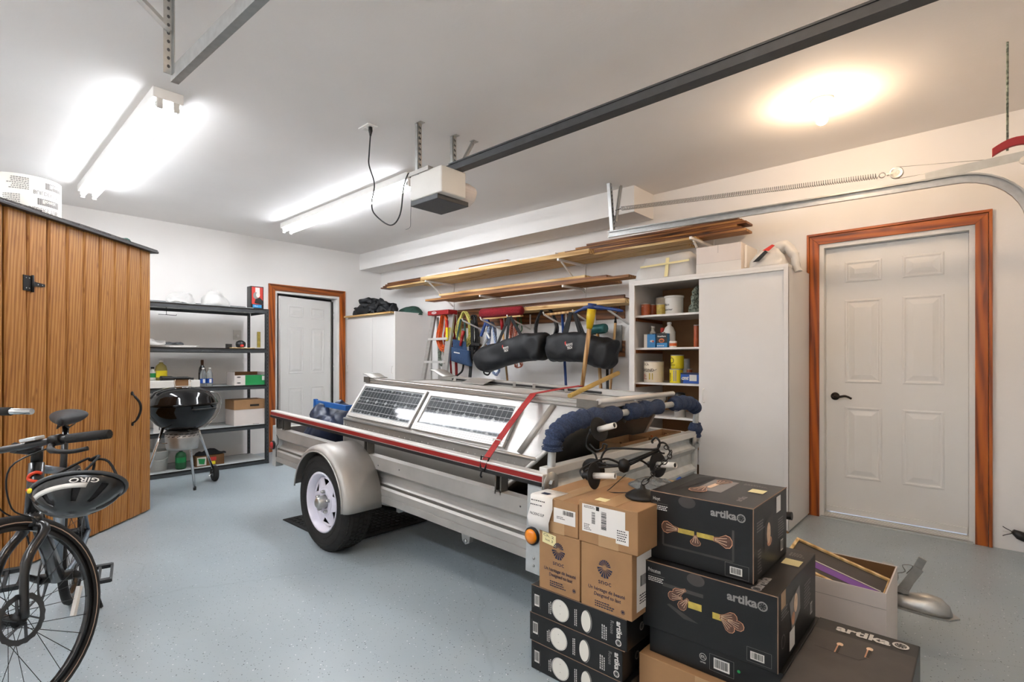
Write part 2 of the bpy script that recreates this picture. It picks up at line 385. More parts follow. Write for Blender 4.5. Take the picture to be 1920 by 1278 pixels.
def floor_material():
    m = bpy.data.materials.new('epoxy_floor'); m.use_nodes = True; M['epoxy_floor'] = m
    nt = m.node_tree; n = nt.nodes; l = nt.links; b = n['Principled BSDF']
    tc = n.new('ShaderNodeTexCoord')
    nz = n.new('ShaderNodeTexNoise'); nz.inputs['Scale'].default_value = 1.1; nz.inputs['Detail'].default_value = 6
    l.new(tc.outputs['Object'], nz.inputs['Vector'])
    rp = n.new('ShaderNodeValToRGB'); e = rp.color_ramp.elements
    e[0].position = .3; e[0].color = C('#9aa7ae'); e[1].position = .7; e[1].color = C('#a7b3b9')
    l.new(nz.outputs['Fac'], rp.inputs[0]); last = rp.outputs[0]
    for sc, thr, col, w3 in ((48, .11, '#303336', 1), (44, .10, '#e2e5e6', 2), (85, .14, '#50565a', 3)):
        mp = n.new('ShaderNodeMapping'); mp.inputs['Location'].default_value = (w3 * 3.3, w3, 0); l.new(tc.outputs['Object'], mp.inputs['Vector'])
        vo = n.new('ShaderNodeTexVoronoi'); vo.inputs['Scale'].default_value = sc; l.new(mp.outputs[0], vo.inputs['Vector'])
        r2 = n.new('ShaderNodeValToRGB'); r2.color_ramp.elements[0].position = thr; r2.color_ramp.elements[0].color = (1,1,1,1)
        r2.color_ramp.elements[1].position = thr + .03; r2.color_ramp.elements[1].color = (0,0,0,1); l.new(vo.outputs['Distance'], r2.inputs[0])
        # only some of the cells carry a fleck
        sp = n.new('ShaderNodeSeparateColor'); l.new(vo.outputs['Color'], sp.inputs[0])
        gt = n.new('ShaderNodeMath'); gt.operation = 'GREATER_THAN'; gt.inputs[1].default_value = .55; l.new(sp.outputs[0], gt.inputs[0])
        mu = n.new('ShaderNodeMath'); mu.operation = 'MULTIPLY'; l.new(r2.outputs[0], mu.inputs[0]); l.new(gt.outputs[0], mu.inputs[1])
        mc = n.new('ShaderNodeMix'); mc.data_type = 'RGBA'; l.new(mu.outputs[0], mc.inputs[0]); l.new(last, mc.inputs[6]); mc.inputs[7].default_value = C(col); last = mc.outputs[2]
    # hairline cracks
    nd = n.new('ShaderNodeTexNoise'); nd.inputs['Scale'].default_value = 2.2; nd.inputs['Detail'].default_value = 8; l.new(tc.outputs['Object'], nd.inputs['Vector'])
    vm = n.new('ShaderNodeVectorMath'); vm.operation = 'MULTIPLY_ADD'; vm.inputs[1].default_value = (.35, .35, 0); l.new(nd.outputs['Color'], vm.inputs[0]); l.new(tc.outputs['Object'], vm.inputs[2])
    vc = n.new('ShaderNodeTexVoronoi'); vc.feature = 'DISTANCE_TO_EDGE'; vc.inputs['Scale'].default_value = .55; l.new(vm.outputs[0], vc.inputs['Vector'])
    rc = n.new('ShaderNodeValToRGB'); rc.color_ramp.elements[0].position = .0; rc.color_ramp.elements[0].color = (.16,.16,.16,1); rc.color_ramp.elements[1].position = .0014; rc.color_ramp.elements[1].color = (0,0,0,1)
    l.new(vc.outputs['Distance'], rc.inputs[0])
    mk = n.new('ShaderNodeMix'); mk.data_type = 'RGBA'; l.new(rc.outputs[0], mk.inputs[0]); l.new(last, mk.inputs[6]); mk.inputs[7].default_value = C('#6f787d'); last = mk.outputs[2]
    l.new(last, b.inputs['Base Color'])
    b.inputs['Roughness'].default_value = .34; b.inputs['Specular IOR Level'].default_value = .45
    n2 = n.new('ShaderNodeTexNoise'); n2.inputs['Scale'].default_value = 35; n2.inputs['Detail'].default_value = 3; l.new(tc.outputs['Object'], n2.inputs['Vector'])
    bp = n.new('ShaderNodeBump'); bp.inputs['Strength'].default_value = .12; bp.inputs['Distance'].default_value = .004
    l.new(n2.outputs['Fac'], bp.inputs['Height']); l.new(bp.outputs[0], b.inputs['Normal'])
floor_material()
# ------------------------------------------------------------------ room shell
WY = 4.565; WX = -6.895; CH = 2.787; LY = -1.6; FX = .42; T = .15
struct(B(WX-1.4, FX+T, LY-T, WY+T, -.1, 0).build('floor', 'epoxy_floor'))
struct(B(WX-T, FX+T, LY-T, WY+T, CH, CH+.1).build('ceiling', 'ceiling_paint'))
struct(B(WX-T, FX+T, LY-T, LY, 0, CH).build('wall_left', 'wall_paint'))
# right wall with an opening for the white door
D1a, D1b, D1h = -.926, -.028, 2.10
m = MB(); m.box(WX-T, D1a, WY, WY+T, 0, CH); m.box(D1b, FX+T, WY, WY+T, 0, CH); m.box(D1a, D1b, WY, WY+T, D1h, CH)
struct(m.build('wall_right', 'wall_paint'))
# back wall with an opening for the far door
p0 = at(515.2, 544, x=WX); p1 = at(635.9, 555, x=WX); D2a, D2b, D2h = p0.y, p1.y, 2.12
m = MB(); m.box(WX-T, WX, LY, D2a, 0, CH); m.box(WX-T, WX, D2b, WY, 0, CH); m.box(WX-T, WX, D2a, D2b, D2h, CH)
struct(m.build('wall_back', 'wall_paint'))
# passage behind the ajar door
m = MB(); m.box(WX-1.4, WX-1.3, D2a-.6, D2b+.6, 0, 2.4); m.box(WX-1.3, WX-T, D2a-.7, D2a-.6, 0, 2.4); m.box(WX-1.3, WX-T, D2b+.6, D2b+.7, 0, 2.4); m.box(WX-1.4, WX-T, D2a-.7, D2b+.7, 2.4, 2.5)
struct(m.build('wall_passage', 'wall_paint'))
# front wall: closed overhead door behind the camera
m = MB(); m.box(FX, FX+T, LY, .3, 0, CH); m.box(FX, FX+T, 4.25, WY, 0, CH); m.box(FX, FX+T, .3, 4.25, 2.25, CH)
struct(m.build('wall_front', 'wall_paint'))
gd = bpy.data.objects.new('door_3', None); COL.objects.link(gd); struct(gd)
for i in range(4):
    z0 = i * .5625; B(FX-.005, FX+.04, .3, 4.25, z0+.003, z0+.559).build('door_section', 'white_steel', gd, bevel=.006)
# boxed-in soffit above the timber
struct(B(WX, -2.32, WY-.3703, WY, 2.5493, CH).build('trim_1', 'wall_paint'))

def door_leaf(parent, W_, H_, mname, rows):
    """six panel door leaf in local space: x 0..W_, front at y=0 facing -y"""
    leaf = B(0, W_, 0, .04, 0, H_).build('leaf', mname, parent, bevel=.002)
    pw = (W_ - .125 * 2 - .12) / 2
    for (z0, z1) in rows:
        for x0 in (.125, .125 + pw + .12):
            mb = MB(); prof = ((0, 0), (.006, .003), (.014, .0035), (.022, -.0008), (.03, -.0008), (.062, .0055))
            vs = []; fs = []
            for ins, h in prof:
                vs += [(x0+ins, -h-.001, z0+ins), (x0+pw-ins, -h-.001, z0+ins), (x0+pw-ins, -h-.001, z1-ins), (x0+ins, -h-.001, z1-ins)]
            for k in range(len(prof)-1):
                for q in range(4): r = (q+1) % 4; fs.append((4*k+q, 4*k+r, 4*k+4+r, 4*k+4+q))
            k = 4*(len(prof)-1); fs.append((k, k+1, k+2, k+3))
            mb.add(vs, fs); mb.build('panel', mname, leaf)
    return leaf
def casing(parent, a, b, h, wdt, fn, mv, mh, dep=.018):
    """mitred casing boards; fn(s, t, z): s along wall, t out of the wall"""
    for s0, sg in ((a, -1), (b, 1)):
        for o0, o1, dp in ((0, wdt*.76, dep), (wdt*.79, wdt, dep*1.35)):
            poly = [(s0 + sg*o0, 0), (s0 + sg*o1, 0), (s0 + sg*o1, h + o1), (s0 + sg*o0, h + o0)]
            mb = MB(); n = 4; vs = [fn(p, 0, q) for p, q in poly] + [fn(p, dp, q) for p, q in poly]
            mb.add(vs, [(3,2,1,0), (4,5,6,7)] + [(i, (i+1) % 4, 4+(i+1) % 4, 4+i) for i in range(4)])
            mb.build('casing_board', mv, parent, bevel=.002)
    for o0, o1, dp in ((0, wdt*.76, dep), (wdt*.79, wdt, dep*1.35)):
        poly = [(a - o0, h + o0), (b + o0, h + o0), (b + o1, h + o1), (a - o1, h + o1)]
        vs = [fn(p, 0, q) for p, q in poly] + [fn(p, dp, q) for p, q in poly]
        MB().add(vs, [(3,2,1,0), (4,5,6,7)] + [(i, (i+1) % 4, 4+(i+1) % 4, 4+i) for i in range(4)]).build('casing_board', mh, parent, bevel=.002)
# --- door 1 in the right wall
d1 = bpy.data.objects.new('door_1', None); COL.objects.link(d1); struct(d1)
casing(d1, D1a, D1b, D1h, .084, lambda s, t, z: Vector((s, WY - t, z)), 'stain_orange', 'stain_orange_x')
m = MB(); J = .03
m.box(D1a, D1a+J, WY-.004, WY+T, 0, D1h); m.box(D1b-J, D1b, WY-.004, WY+T, 0, D1h); m.box(D1a+J, D1b-J, WY-.004, WY+T, D1h-J, D1h)
m.box(D1a+J, D1a+J+.012, WY+.06, WY+T, 0, D1h-J); m.box(D1b-J-.012, D1b-J, WY+.06, WY+T, 0, D1h-J)
m.build('jamb', 'white_door', d1)
LW = D1b - D1a - 2*J - .006
dl = door_leaf(d1, LW, 2.02, 'white_door', ((.27, .81), (.99, 1.62), (1.75, 1.91)))
dl.location = (D1a + J + .003, WY + .055, .045)
m = MB(); n_ = 5
for i in range(n_): m.box(D1a+J, D1b-J, WY - .02 + i*.014, WY - .009 + i*.014, .0, .012 + .006*i)
m.build('threshold', 'alu_white', d1)
B(D1a+J+.01, D1b-J-.01, WY+.04, WY+.054, .045, .085).build('door_sweep', 'white_door', d1)
B(D1a+.01, D1b-.01, WY-.035, WY-.0, 0, .012).build('sill_strip', 'rack_board', d1)
hx, hz = D1a + .095, .93
MB().lathe([(0,.022),(.012,.022),(.026,.014),(.03,.004),(.03,0)], 20, frame((hx, WY+.055, hz), (1,0,0), (0,0,1), (0,-1,0))).build('handle_rose', 'bronze', d1)
MB().tube(smooth_path([(hx, WY+.05, hz), (hx, WY+.005, hz), (hx+.03, WY-.002, hz-.002), (hx+.075, WY, hz+.006), (hx+.115, WY+.004, hz-.012)], 5), [.009]*16+[.008]*5, 8).build('lever_handle', 'bronze', d1)
# --- door 2 in the back wall, ajar into the passage
d2 = bpy.data.objects.new('door_2', None); COL.objects.link(d2); struct(d2)
casing(d2, D2a, D2b, D2h, .086, lambda s, t, z: Vector((WX + t, s, z)), 'stain_orange', 'stain_orange_y')
m = MB(); m.box(WX-T-.02, WX+.004, D2a, D2a+J, 0, D2h); m.box(WX-T-.02, WX+.004, D2b-J, D2b, 0, D2h); m.box(WX-T-.02, WX+.004, D2a+J, D2b-J, D2h-J, D2h)
m.build('jamb', 'white_door', d2)
dl2 = door_leaf(d2, D2b-D2a-.075, 2.02, 'white_door', ((.27, .81), (.99, 1.62), (1.75, 1.91)))
dl2.matrix_local = Matrix.Translation((WX-T+.02, D2b-J-.03, .03)) @ Matrix.Rotation(math.radians(90+14), 4, 'Z') @ Matrix.Translation((-(D2b-D2a-.075), 0, 0)) 
for z in (.25, 1.1, 1.85):
    MB().lathe([(.008,-.05),(.008,.05)], 10, Matrix.Translation((WX-T+.055, D2b-J-.006, z))).build('hinge', 'chrome', d2)
B(WX-T+.03, WX-T+.036, D2b-J-.02, D2b-J, .03, 2.05).build('gap_shade_strip', 'bronze', d2)  # dark strip paints in the shade of the hinge-side gap

# ------------------------------------------------------------------ ceiling lights
def strip_light(x0, x1, y, label):
    t = thing('fluorescent_strip_light', label, 'light fixture', 'fluorescent strip lights')
    B(x0, x1, y-.078, y+.078, CH-.06, CH).build('housing', 'white_steel', t, bevel=.004)
    for s in (-1, 1):
        yy = y + s*.042; tb = MB().tube([(x0+.03, yy, CH-.084), (x1-.03, yy, CH-.084)], .0185, 12); o = tb.build('tube', 'tube_glow', t)
        for xe, sg in ((x0, 1), (x1, -1)):
            B(xe+sg*.004, xe+sg*.02, yy-.016, yy+.016, CH-.115, CH-.055).build('lamp_holder', 'plastic_white', t, bevel=.005)
            MB().lathe([(.0195, 0), (.0195, .02)], 12, frame((xe+sg*.02, yy, CH-.084), (0,1,0), (0,0,1), (sg,0,0))).build('tube_cap', 'alu', t)
strip_light(-6.02, -3.52, .885, 'long twin-tube fluorescent strip light on ceiling above the wooden shed')
strip_light(-5.98, -3.56, 2.685, 'long twin-tube fluorescent strip light on ceiling behind the door opener')
strip_light(-2.75, -.3, -.915, 'added unseen twin-tube fill light on ceiling left of the camera')  # fill light added out of view to brighten the near side
strip_light(-6.02, -3.52, -.915, 'added unseen twin-tube fill light on ceiling behind the wooden shed')  # another added off-frame strip, keeps the room level up
for bx, by, lab_ in ((*at(1541, 190, z=CH-.01).xy, 'bare glowing light bulb in round white ceiling holder'), (-.62, .95, 'added unseen fill bulb on the ceiling above the camera')):  # the second bulb is unseen, added as front fill
    bl = thing('ceiling_bulb', lab_, 'light bulb', 'ceiling bulbs')
    MB().lathe([(.062, CH), (.062, CH-.008), (.05, CH-.018), (.034, CH-.03), (.03, CH-.05), (.02, CH-.052)], 24, Matrix.Translation((bx, by, 0))).build('holder', 'porcelain', bl)
    MB().lathe([(.015, CH-.045), (.017, CH-.06), (.02, CH-.075), (.03, CH-.1), (.033, CH-.118), (.03, CH-.135), (.018, CH-.148), (0, CH-.152)], 20, Matrix.Translation((bx, by, 0))).build('bulb', 'bulb_glow', bl)

# ------------------------------------------------------------------ door opener and rail
def strap(mb, a, b, w_, t_=.003, out=(0,1,0), holes=0):
    """perforated angle iron from a to b, two flanges; holes as raised dark ellipses are separate"""
    a = Vector(a); b = Vector(b); d = (b-a).normalized(); o = Vector(out); o = (o - d*o.dot(d)).normalized(); r = d.cross(o)
    for u, v_, W1, W2 in ((o, r, w_, t_), (r, o, w_, t_)):
        p = []
        for q in (a, b): p += [q, q + u*W1, q + u*W1 + v_*W2, q + v_*W2]
        mb.add(p, [(0,1,2,3),(7,6,5,4),(0,4,5,1),(1,5,6,2),(2,6,7,3),(3,7,4,0)])
    return mb
def holes(parent, a, b, w_, off, nrm, step=.035, r=.006, mname='dark_grey'):
    a = Vector(a); b = Vector(b); d = (b-a); L = d.length; d.normalize(); off = Vector(off); nrm = Vector(nrm).normalized(); s = d.cross(nrm); mb = MB(); k = step*.6
    while k < L - .01:
        c = a + d*k + off + nrm*.0012; mb.add([c + (d*math.cos(2*PI*i/8)*r*1.3 + s*math.sin(2*PI*i/8)*r) for i in range(8)], [tuple(range(8))]); k += step
    mb.build('slot_holes', mname, parent)
op = thing('garage_door_opener', 'white and grey garage door opener motor hanging from the ceiling', 'door opener')
OX0, OX1, OY0, OY1, OZ0, OZ1 = -2.86, -2.55, 2.12, 2.43, 2.26, 2.45
B(OX0, OX1+.02, OY0, OY1-.1, OZ0+.02, OZ1).build('motor_housing', 'plastic_white', op, bevel=.008)
# rounded light cover (grey-white) on the front
prof = [(OX0+.004, OZ1+.02), (OX0+.12, OZ1-.0), (OX1-.06, OZ1-.03), (OX1, OZ1-.07), (OX1+.02, OZ0+.09), (OX1-.01, OZ0+.03), (OX1-.07, OZ0+.0), (OX0+.004, OZ0+.03)]
MB().prism(prof, OY1-.13, OY1+.02, lambda p, q, t: Vector((p, t, q))).build('light_cover', 'carton_white', op, bevel=.02)
B(OX0-.005, OX1-.03, OY0+.01, OY1-.03, OZ0-.012, OZ0+.024).build('base_plate', 'dark_grey', op, bevel=.004)
B(OX0-.01, OX1-.1, OY0-.012, OY0+.03, OZ1-.006, OZ1+.02).build('mount_bracket', 'alu_dull', op)
m = MB()
for i in range(7): m.box(OX0+.1+i*.022, OX0+.113+i*.022, OY1+.0195, OY1+.022, OZ0+.045, OZ0+.056)
m.build('vent_slots', 'dark_grey', op)
for (sx, sy, ty) in ((-2.765, 2.115, 2.115), (-2.745, 2.405, 2.405)):
    mb = strap(MB(), (sx, sy, OZ1-.01), (sx, ty, CH), .032, .003, (0, 1, 0)); mb.box(sx-.03, sx+.03, ty, ty+.035, CH-.004, CH); mb.build('hanger', 'galv', op)
    holes(op, (sx, sy, OZ1), (sx, ty, CH), .03, (.016, 0, 0), (0, -1, 0)); holes(op, (sx, sy, OZ1), (sx, ty, CH), .03, (.0032, .016, 0), (1, 0, 0))
mb = strap(MB(), (-2.72, 2.42, OZ1+.1), (-2.72, 2.56, CH), .03, .003, (1, 0, 0)); mb.box(-2.73, -2.69, 2.55, 2.6, CH-.004, CH); mb.build('hanger', 'galv', op)
rl = B(OX1-.1, FX-.03, 2.245, 2.3, 2.453, 2.498).build('drive_rail', 'dark_grey', op)
B(OX1-.05, FX-.03, 2.238, 2.307, 2.494, 2.503).build('rail_lip', 'dark_grey', op); B(OX1-.05, FX-.03, 2.238, 2.307, 2.45, 2.457).build('rail_lip', 'dark_grey', op)
m = MB()
for i in range(150):
    xx = OX1 - .02 + i*.0195; m.box(xx, xx+.0115, 2.262, 2.283, 2.503, 2.515)
m.build('chain', 'black_metal', op)
MB().tube(smooth_path([(OX0+.02, OY0-.004, OZ0+.03), (OX0+.035, OY0-.02, OZ0-.1), (OX0+.03, OY0-.02, OZ0-.16), (OX0-.02, OY0-.02, OZ0-.17)], 5), .0016, 5).build('antenna_wire', 'dark_grey', op)
# outlet and power cord
oc = at(690, 240, z=CH-.006)
ot = thing('ceiling_outlet', 'white double power outlet plate on the ceiling beside opener', 'outlet')
B(oc.x-.06, oc.x+.06, oc.y-.038, oc.y+.038, CH-.007, CH).build('cover_plate', 'white_steel', ot, bevel=.002)
for s in (-1, 1): B(oc.x+s*.03-.016, oc.x+s*.03+.016, oc.y-.017, oc.y+.017, CH-.009, CH-.006).build('socket', 'plastic_white', ot)
cd = thing('power_cord', 'black power cord looping down from ceiling outlet to opener', 'cord')
px0 = Vector((oc.x+.03, oc.y, CH-.009))
MB().lathe([(.013, 0), (.014, -.025), (.009, -.045), (.006, -.06)], 12, Matrix.Translation(px0)).build('plug', 'black_plastic', cd)
pts = [px0 + Vector((0,0,-.05))]
for u, v in ((692, 290), (692, 310), (702, 345), (697, 380), (703, 402), (732, 422), (750, 402), (757, 350), (766, 325)): pts.append(at(u, v, y=2.04 + (u-690)*.0009))
pts.append(Vector((OX0+.01, OY0+.0, OZ1-.01)))
MB().tube(smooth_path(pts, 6), .0048, 8).build('cable', 'black_plastic', cd)

# ------------------------------------------------------------------ overhead door tracks
def ctrack(mb, pts, h=.055, w_=.022, t_=.004, side=1):
    """channel section swept along pts in the xz plane, lips towards +y*side"""
    P = [Vector(p) for p in pts]; prof = [(0, -h/2), (0, h/2), (w_, h/2), (w_, h/2-.01), (t_, h/2-t_), (t_, -h/2+t_), (w_, -h/2+.01), (w_, -h/2)]
    n = len(prof); vs = []
    for i, p in enumerate(P):
        a = P[max(i-1, 0)]; b = P[min(i+1, len(P)-1)]; d = (b-a).normalized(); up = Vector((-d.z, 0, d.x))
        for q, r in prof: vs.append(p + Vector((0, side*q, 0)) + up*r)
    fs = []
    for i in range(len(P)-1):
        for k in range(n): q = (k+1) % n; fs.append((i*n+k, i*n+q, i*n+n+q, i*n+n+k))
    fs += [tuple(range(n)), tuple((len(P)-1)*n + k for k in range(n))]
    return mb.add(vs, fs)
TY = 4.05
e0 = at(1142, 440, y=TY); e1 = at(1790, 337, y=TY)
rt_ = thing('overhead_door_track', 'galvanised overhead door track running above the white door', 'door track', 'overhead door tracks')
R = .33; zc = e1.z - R; path = [e0 + (e1-e0)*i/6 for i in range(7)] + [Vector((e1.x + R*math.sin(a), TY, zc + R*math.cos(a))) for a in [PI/2*i/10 for i in range(1, 11)]]
path.append(Vector((e1.x+R, TY, .05)))
ctrack(MB(), path, .055, .024, .004, -1).build('track', 'galv', rt_)
b0 = at(1150, 340, y=TY+.01, ); bxx = e0.x + .045
mb = strap(MB(), (bxx, TY+.004, e0.z-.02), (bxx, TY-.06, CH), .034, .003, (0, 1, 0)); mb.build('hanger', 'galv', rt_)
mb = strap(MB(), (bxx+.04, TY+.004, e0.z+.1), (bxx+.04, TY+.09, CH), .034, .003, (-1, 0, 0)); mb.build('hanger', 'galv', rt_)
holes(rt_, (bxx, TY+.004, e0.z), (bxx, TY-.06, CH), .03, (.0, .016, 0), (1, 0, 0)); holes(rt_, (bxx, TY+.004, e0.z), (bxx, TY-.06, CH), .03, (.016, -.002, 0), (0, -1, 0))
br0 = at(1735, 332, y=TY-.02); br1 = at(1925, 290, y=TY-.02)
MB().bar(br0, br1, .004, .05).build('brace_angle', 'galv_paint', rt_); MB().lathe([(0,.012),(.02,.01),(.024,0)], 16, frame(at(1922, 300, y=TY-.03), (1,0,0), (0,0,1), (0,-1,0))).build('roller', 'plastic_white', rt_)
# spring, pulley, cable
sp = thing('extension_spring', 'long steel extension spring with pulley stretched above the track', 'spring')
s0 = at(1165, 391, y=TY); s1 = at(1645, 330, y=TY); N = 140; pts = []
d = (s1 - s0); 
for i in range(N*8+1):
    a = 2*PI*i/8; pts.append(s0 + d*(i/(N*8)) + Vector((0, math.cos(a)*.017, math.sin(a)*.017)))
MB().tube(pts, .0022, 4).build('coil', 'steel_rod', sp)
MB().tube([Vector((bxx+.02, TY, s0.z-.004)), s0], .003, 6).build('hook', 'black_metal', sp)
pc = at(1681, 324, y=TY); fm = frame(pc, (1,0,0), (0,0,1), (0,-1,0))
MB().lathe([(0,.01),(.012,.012),(.03,.008),(.036,.012),(.036,-.012),(.03,-.008),(0,-.01)], 24, fm).build('pulley', 'galv', sp)
MB().tube([s1 + (pc-s1)*.25 + Vector((math.cos(a)*.016, 0, math.sin(a)*.016)) for a in [2*PI*k/14 for k in range(14)]], .003, 6, True).build('ring', 'steel_rod', sp)
MB().bar(s1 + (pc-s1)*.5, pc, .024, .014).build('pulley_fork', 'galv', sp)
for du, dv in ((0, -11), (0, 11)):
    a = at(1683, 324+dv, y=TY); b = at(1925, 293, y=TY) if dv < 0 else at(1856, 303, y=TY); MB().tube([a, b], .0015, 5).build('cable', 'steel_rod', sp)
c0 = at(1853, 304, y=TY); c1 = at(1890, 297, y=TY); MB().bar(c0, c1, .012, .016).build('cable_clip', 'galv', sp)
# left track, only its far end is in view
lt = thing('overhead_door_track', 'galvanised overhead door track end hanging at the upper left', 'door track', 'overhead door tracks')
f0 = at(320, 140, y=.653); f1 = at(458, 2, y=.653)
ctrack(MB(), [f0, f0 + (f1-f0)*3.0], .06, .03, .004, 1).build('track', 'galv', lt)
hx0 = f0.x + .02
mb = strap(MB(), (hx0, .655, f0.z-.01), (hx0, .655, CH), .034, .003, (0, -1, 0)); mb.build('hanger', 'galv', lt)
holes(lt, (hx0, .655, f0.z), (hx0, .655, CH), .03, (-.016, -.003, 0), (0, -1, 0)); holes(lt, (hx0, .655, f0.z), (hx0, .655, CH), .03, (.0032, -.016, 0), (1, 0, 0))
mb = strap(MB(), (hx0, .64, f0.z+.16), (hx0-.02, .4, CH), .034, .003, (1, 0, 0)); mb.build('hanger', 'galv', lt)
# emergency rope with red wooden toggle
rp_ = thing('release_rope', 'thin braided rope with red wooden toggle hanging by right track', 'rope')
q = at(1889, 275, y=3.55)
MB().tube([(q.x, q.y, q.z-.02), (q.x, q.y, CH)], .005, 6).build('cord', 'multi_cord', rp_)
a = at(1860, 287, y=3.55); b = at(1935, 262, y=3.50); up = Vector((0,0,1))
vs = []; 
for i in range(9):
    t_ = i/8; c = a + (b-a)*t_ + up*(.02*math.sin(t_*PI)); 
    for dy, dz in ((-.012,-.02),(.012,-.02),(.012,.02),(-.012,.02)): vs.append(c + Vector((0, dy, dz)))
fs = [(0,1,2,3), (35,34,33,32)] + [(4*i+k, 4*i+(k+1)%4, 4*i+4+(k+1)%4, 4*i+4+k) for i in range(8) for k in range(4)]
MB().add(vs, fs).build('toggle', 'red_paint', rp_, bevel=.003)
# ------------------------------------------------------------------ wooden shed standing at 45 degrees on the left
SA = math.radians(-44.5); SD = Vector((math.cos(SA), math.sin(SA), 0)); SN = Vector((math.sin(SA), -math.cos(SA), 0)); S0 = Vector((-4.944, 1.126, 0))
sm = Matrix((( SD.x, SN.x, 0, S0.x), (SD.y, SN.y, 0, S0.y), (0, 0, 1, 0), (0, 0, 0, 1)))   # local x along the front, y into the shed
sh = thing('wooden_shed', 'tall stained cedar board shed with shingled roof behind the bicycle', 'shed'); sh.matrix_world = sm
SH = 2.07; BW = .1432
def vboard(w_, h, t_=.02):
    """tongue and groove board with chamfered long edges"""
    c = .011; poly = [(0, t_), (0, c), (c, 0), (w_-c, 0), (w_, c), (w_, t_)]
    return MB().prism(poly, 0, h, lambda p, q, t: Vector((p, q, t)))
edges = [0, .13] + [.13 + BW*i for i in range(1, 9)]
edges = edges[:10] + [edges[9] + .006, edges[9] + .12]
bd = None
for i in range(len(edges)-1):
    w_ = edges[i+1] - edges[i]
    if w_ < .02: continue
    o = vboard(w_ - .007, SH - .012).build('board', 'cedar', sh); o.location = (edges[i] + .0035, random.uniform(0, .003) + (.004 if i in (0,) else 0), .012)
SW = edges[-1]; DEP = .95
for k in range(7):
    o = vboard(DEP/7 - .002, SH - .012).build('board', 'cedar', sh); o.matrix_local = Matrix.Translation((0, .02 + DEP - k*DEP/7, .012)) @ Matrix.Rotation(-PI/2, 4, 'Z')
for k in range(7):
    o = vboard(DEP/7 - .002, SH - .012).build('board', 'cedar', sh); o.matrix_local = Matrix.Translation((SW, .02 + k*DEP/7, .012)) @ Matrix.Rotation(PI/2, 4, 'Z')
B(.03, SW-.03, .03, DEP, .0, .05).build('base', 'cedar', sh); B(.01, SW-.01, DEP, DEP+.02, .01, SH).build('back_panel', 'cedar', sh)
B(-.035, SW+.03, -.035, DEP+.05, SH, SH+.018).build('drip_edge', 'drip_edge', sh, bevel=.003)
rr = random.Random(2)
for j in range(2):
    x = -.03
    while x < SW + .0:
        wd = rr.uniform(.2, .33); x1 = min(x+wd, SW+.03)
        m = MB().box(x+.003, x1-.003, -.03 + j*.4, .4 + j*.4 + rr.uniform(-.02, .05), SH+.019 + j*.005, SH+.027 + rr.uniform(0, .006) + j*.005).jitter(.004, 9, x); m.build('shingle', 'shingle', sh); x = x1
hg = B(1.105, 1.168, -.004, .0, 1.615, 1.705).build('hinge', 'black_metal', sh)
MB().add([(1.105, -.005, 1.675), (1.105, -.005, 1.645), (1.02, -.005, 1.652), (1.02, -.005, 1.668), (1.105, 0, 1.675), (1.105, 0, 1.645), (1.02, 0, 1.652), (1.02, 0, 1.668)], [(0,1,2,3),(0,3,7,4),(1,2,6,5),(2,3,7,6)]).build('hinge_strap', 'black_metal', hg)
MB().tube([(1.108, -.006, 1.61), (1.108, -.006, 1.71)], .007, 8).build('hinge_pin', 'black_metal', hg)
for x, z in ((1.13, 1.69), (1.15, 1.69), (1.13, 1.63), (1.15, 1.63), (1.04, 1.66), (1.07, 1.66)):
    MB().lathe([(.004, 0), (.003, .002), (0, .0025)], 8, frame((x, -.0045, z), (1,0,0), (0,0,1), (0,-1,0))).build('screw', 'galv', hg)
hd = MB().tube(smooth_path([(.235, -.004, .95), (.232, -.02, .93), (.222, -.05, .88), (.218, -.052, .82), (.225, -.03, .755), (.23, -.004, .73)], 6), [.006]*6 + [.009]*6 + [.0095]*6+[.009]*6+[.007]*7, 8).build('pull_handle', 'black_metal', sh)
for z in (.955, .722): MB().lathe([(.016, 0), (.014, .004), (0, .006)], 12, frame((.235 if z > .8 else .23, -.001, z), (1,0,0), (0,0,1), (0,-1,0))).build('handle_plate', 'black_metal', hd)
for z in [.25 + .24*i for i in range(8)]:
    MB().lathe([(.003, 0), (0, .0015)], 6, frame((.122, .0035, z), (1,0,0), (0,0,1), (0,-1,0))).build('nail', 'black_metal', sh)
# concrete form tube on the shed roof, printed upside down
tr = .17; tcx, tcy = .86, .24
tb = thing('form_tube', 'short printed cardboard concrete form tube on the shed roof', 'tube'); tb.matrix_world = sm @ Matrix.Translation((tcx, tcy, SH + .041))
TH = .235
MB().lathe([(tr, 0), (tr, TH), (tr-.008, TH), (tr-.008, 0), (tr, 0)], 48, None, cap=False).build('tube_wall', 'print_cream', tb)
def bend(x, y, l): a = -PI/2 + .15 + x/tr; return Vector(((tr+l)*math.cos(a), (tr+l)*math.sin(a), TH - y))
fc = Face((0,0,0), (1,0,0), (0,1,0), bend=bend)
for row in range(2):
    y0 = .03 + row*.105
    for c in range(-1, 3):
        x0 = -.12 + c*.36 + row*.04
        for k in range(12): fc.rect('print_grey', x0 + .02 + k*.011, y0-.005, .0095, .042, .001)
        fc.text('print_cream', 'Bomix', x0 + .125, y0 + .003, .022, .08, .03, rot=PI, l=.0022)
        fc.text('print_grey', "BUILDER'S TUBE", x0 + .21, y0 + .055, .024, .19, .01, rot=PI)
        fc.smallprint('print_grey', x0 - .13, y0 - .01, .10, 7, .011, seed=c+9)
fc.build(tb, {'print_grey': 'printed_lettering', 'print_cream': 'printed_logo'})
bb = MB().lathe([(0,-.02),(.03,-.018),(.045,0),(.03,.022),(0,.028)], 14); bb.xf(sm @ Matrix.Translation((.2, .08, SH+.048))).jitter(.006, 20, 3)
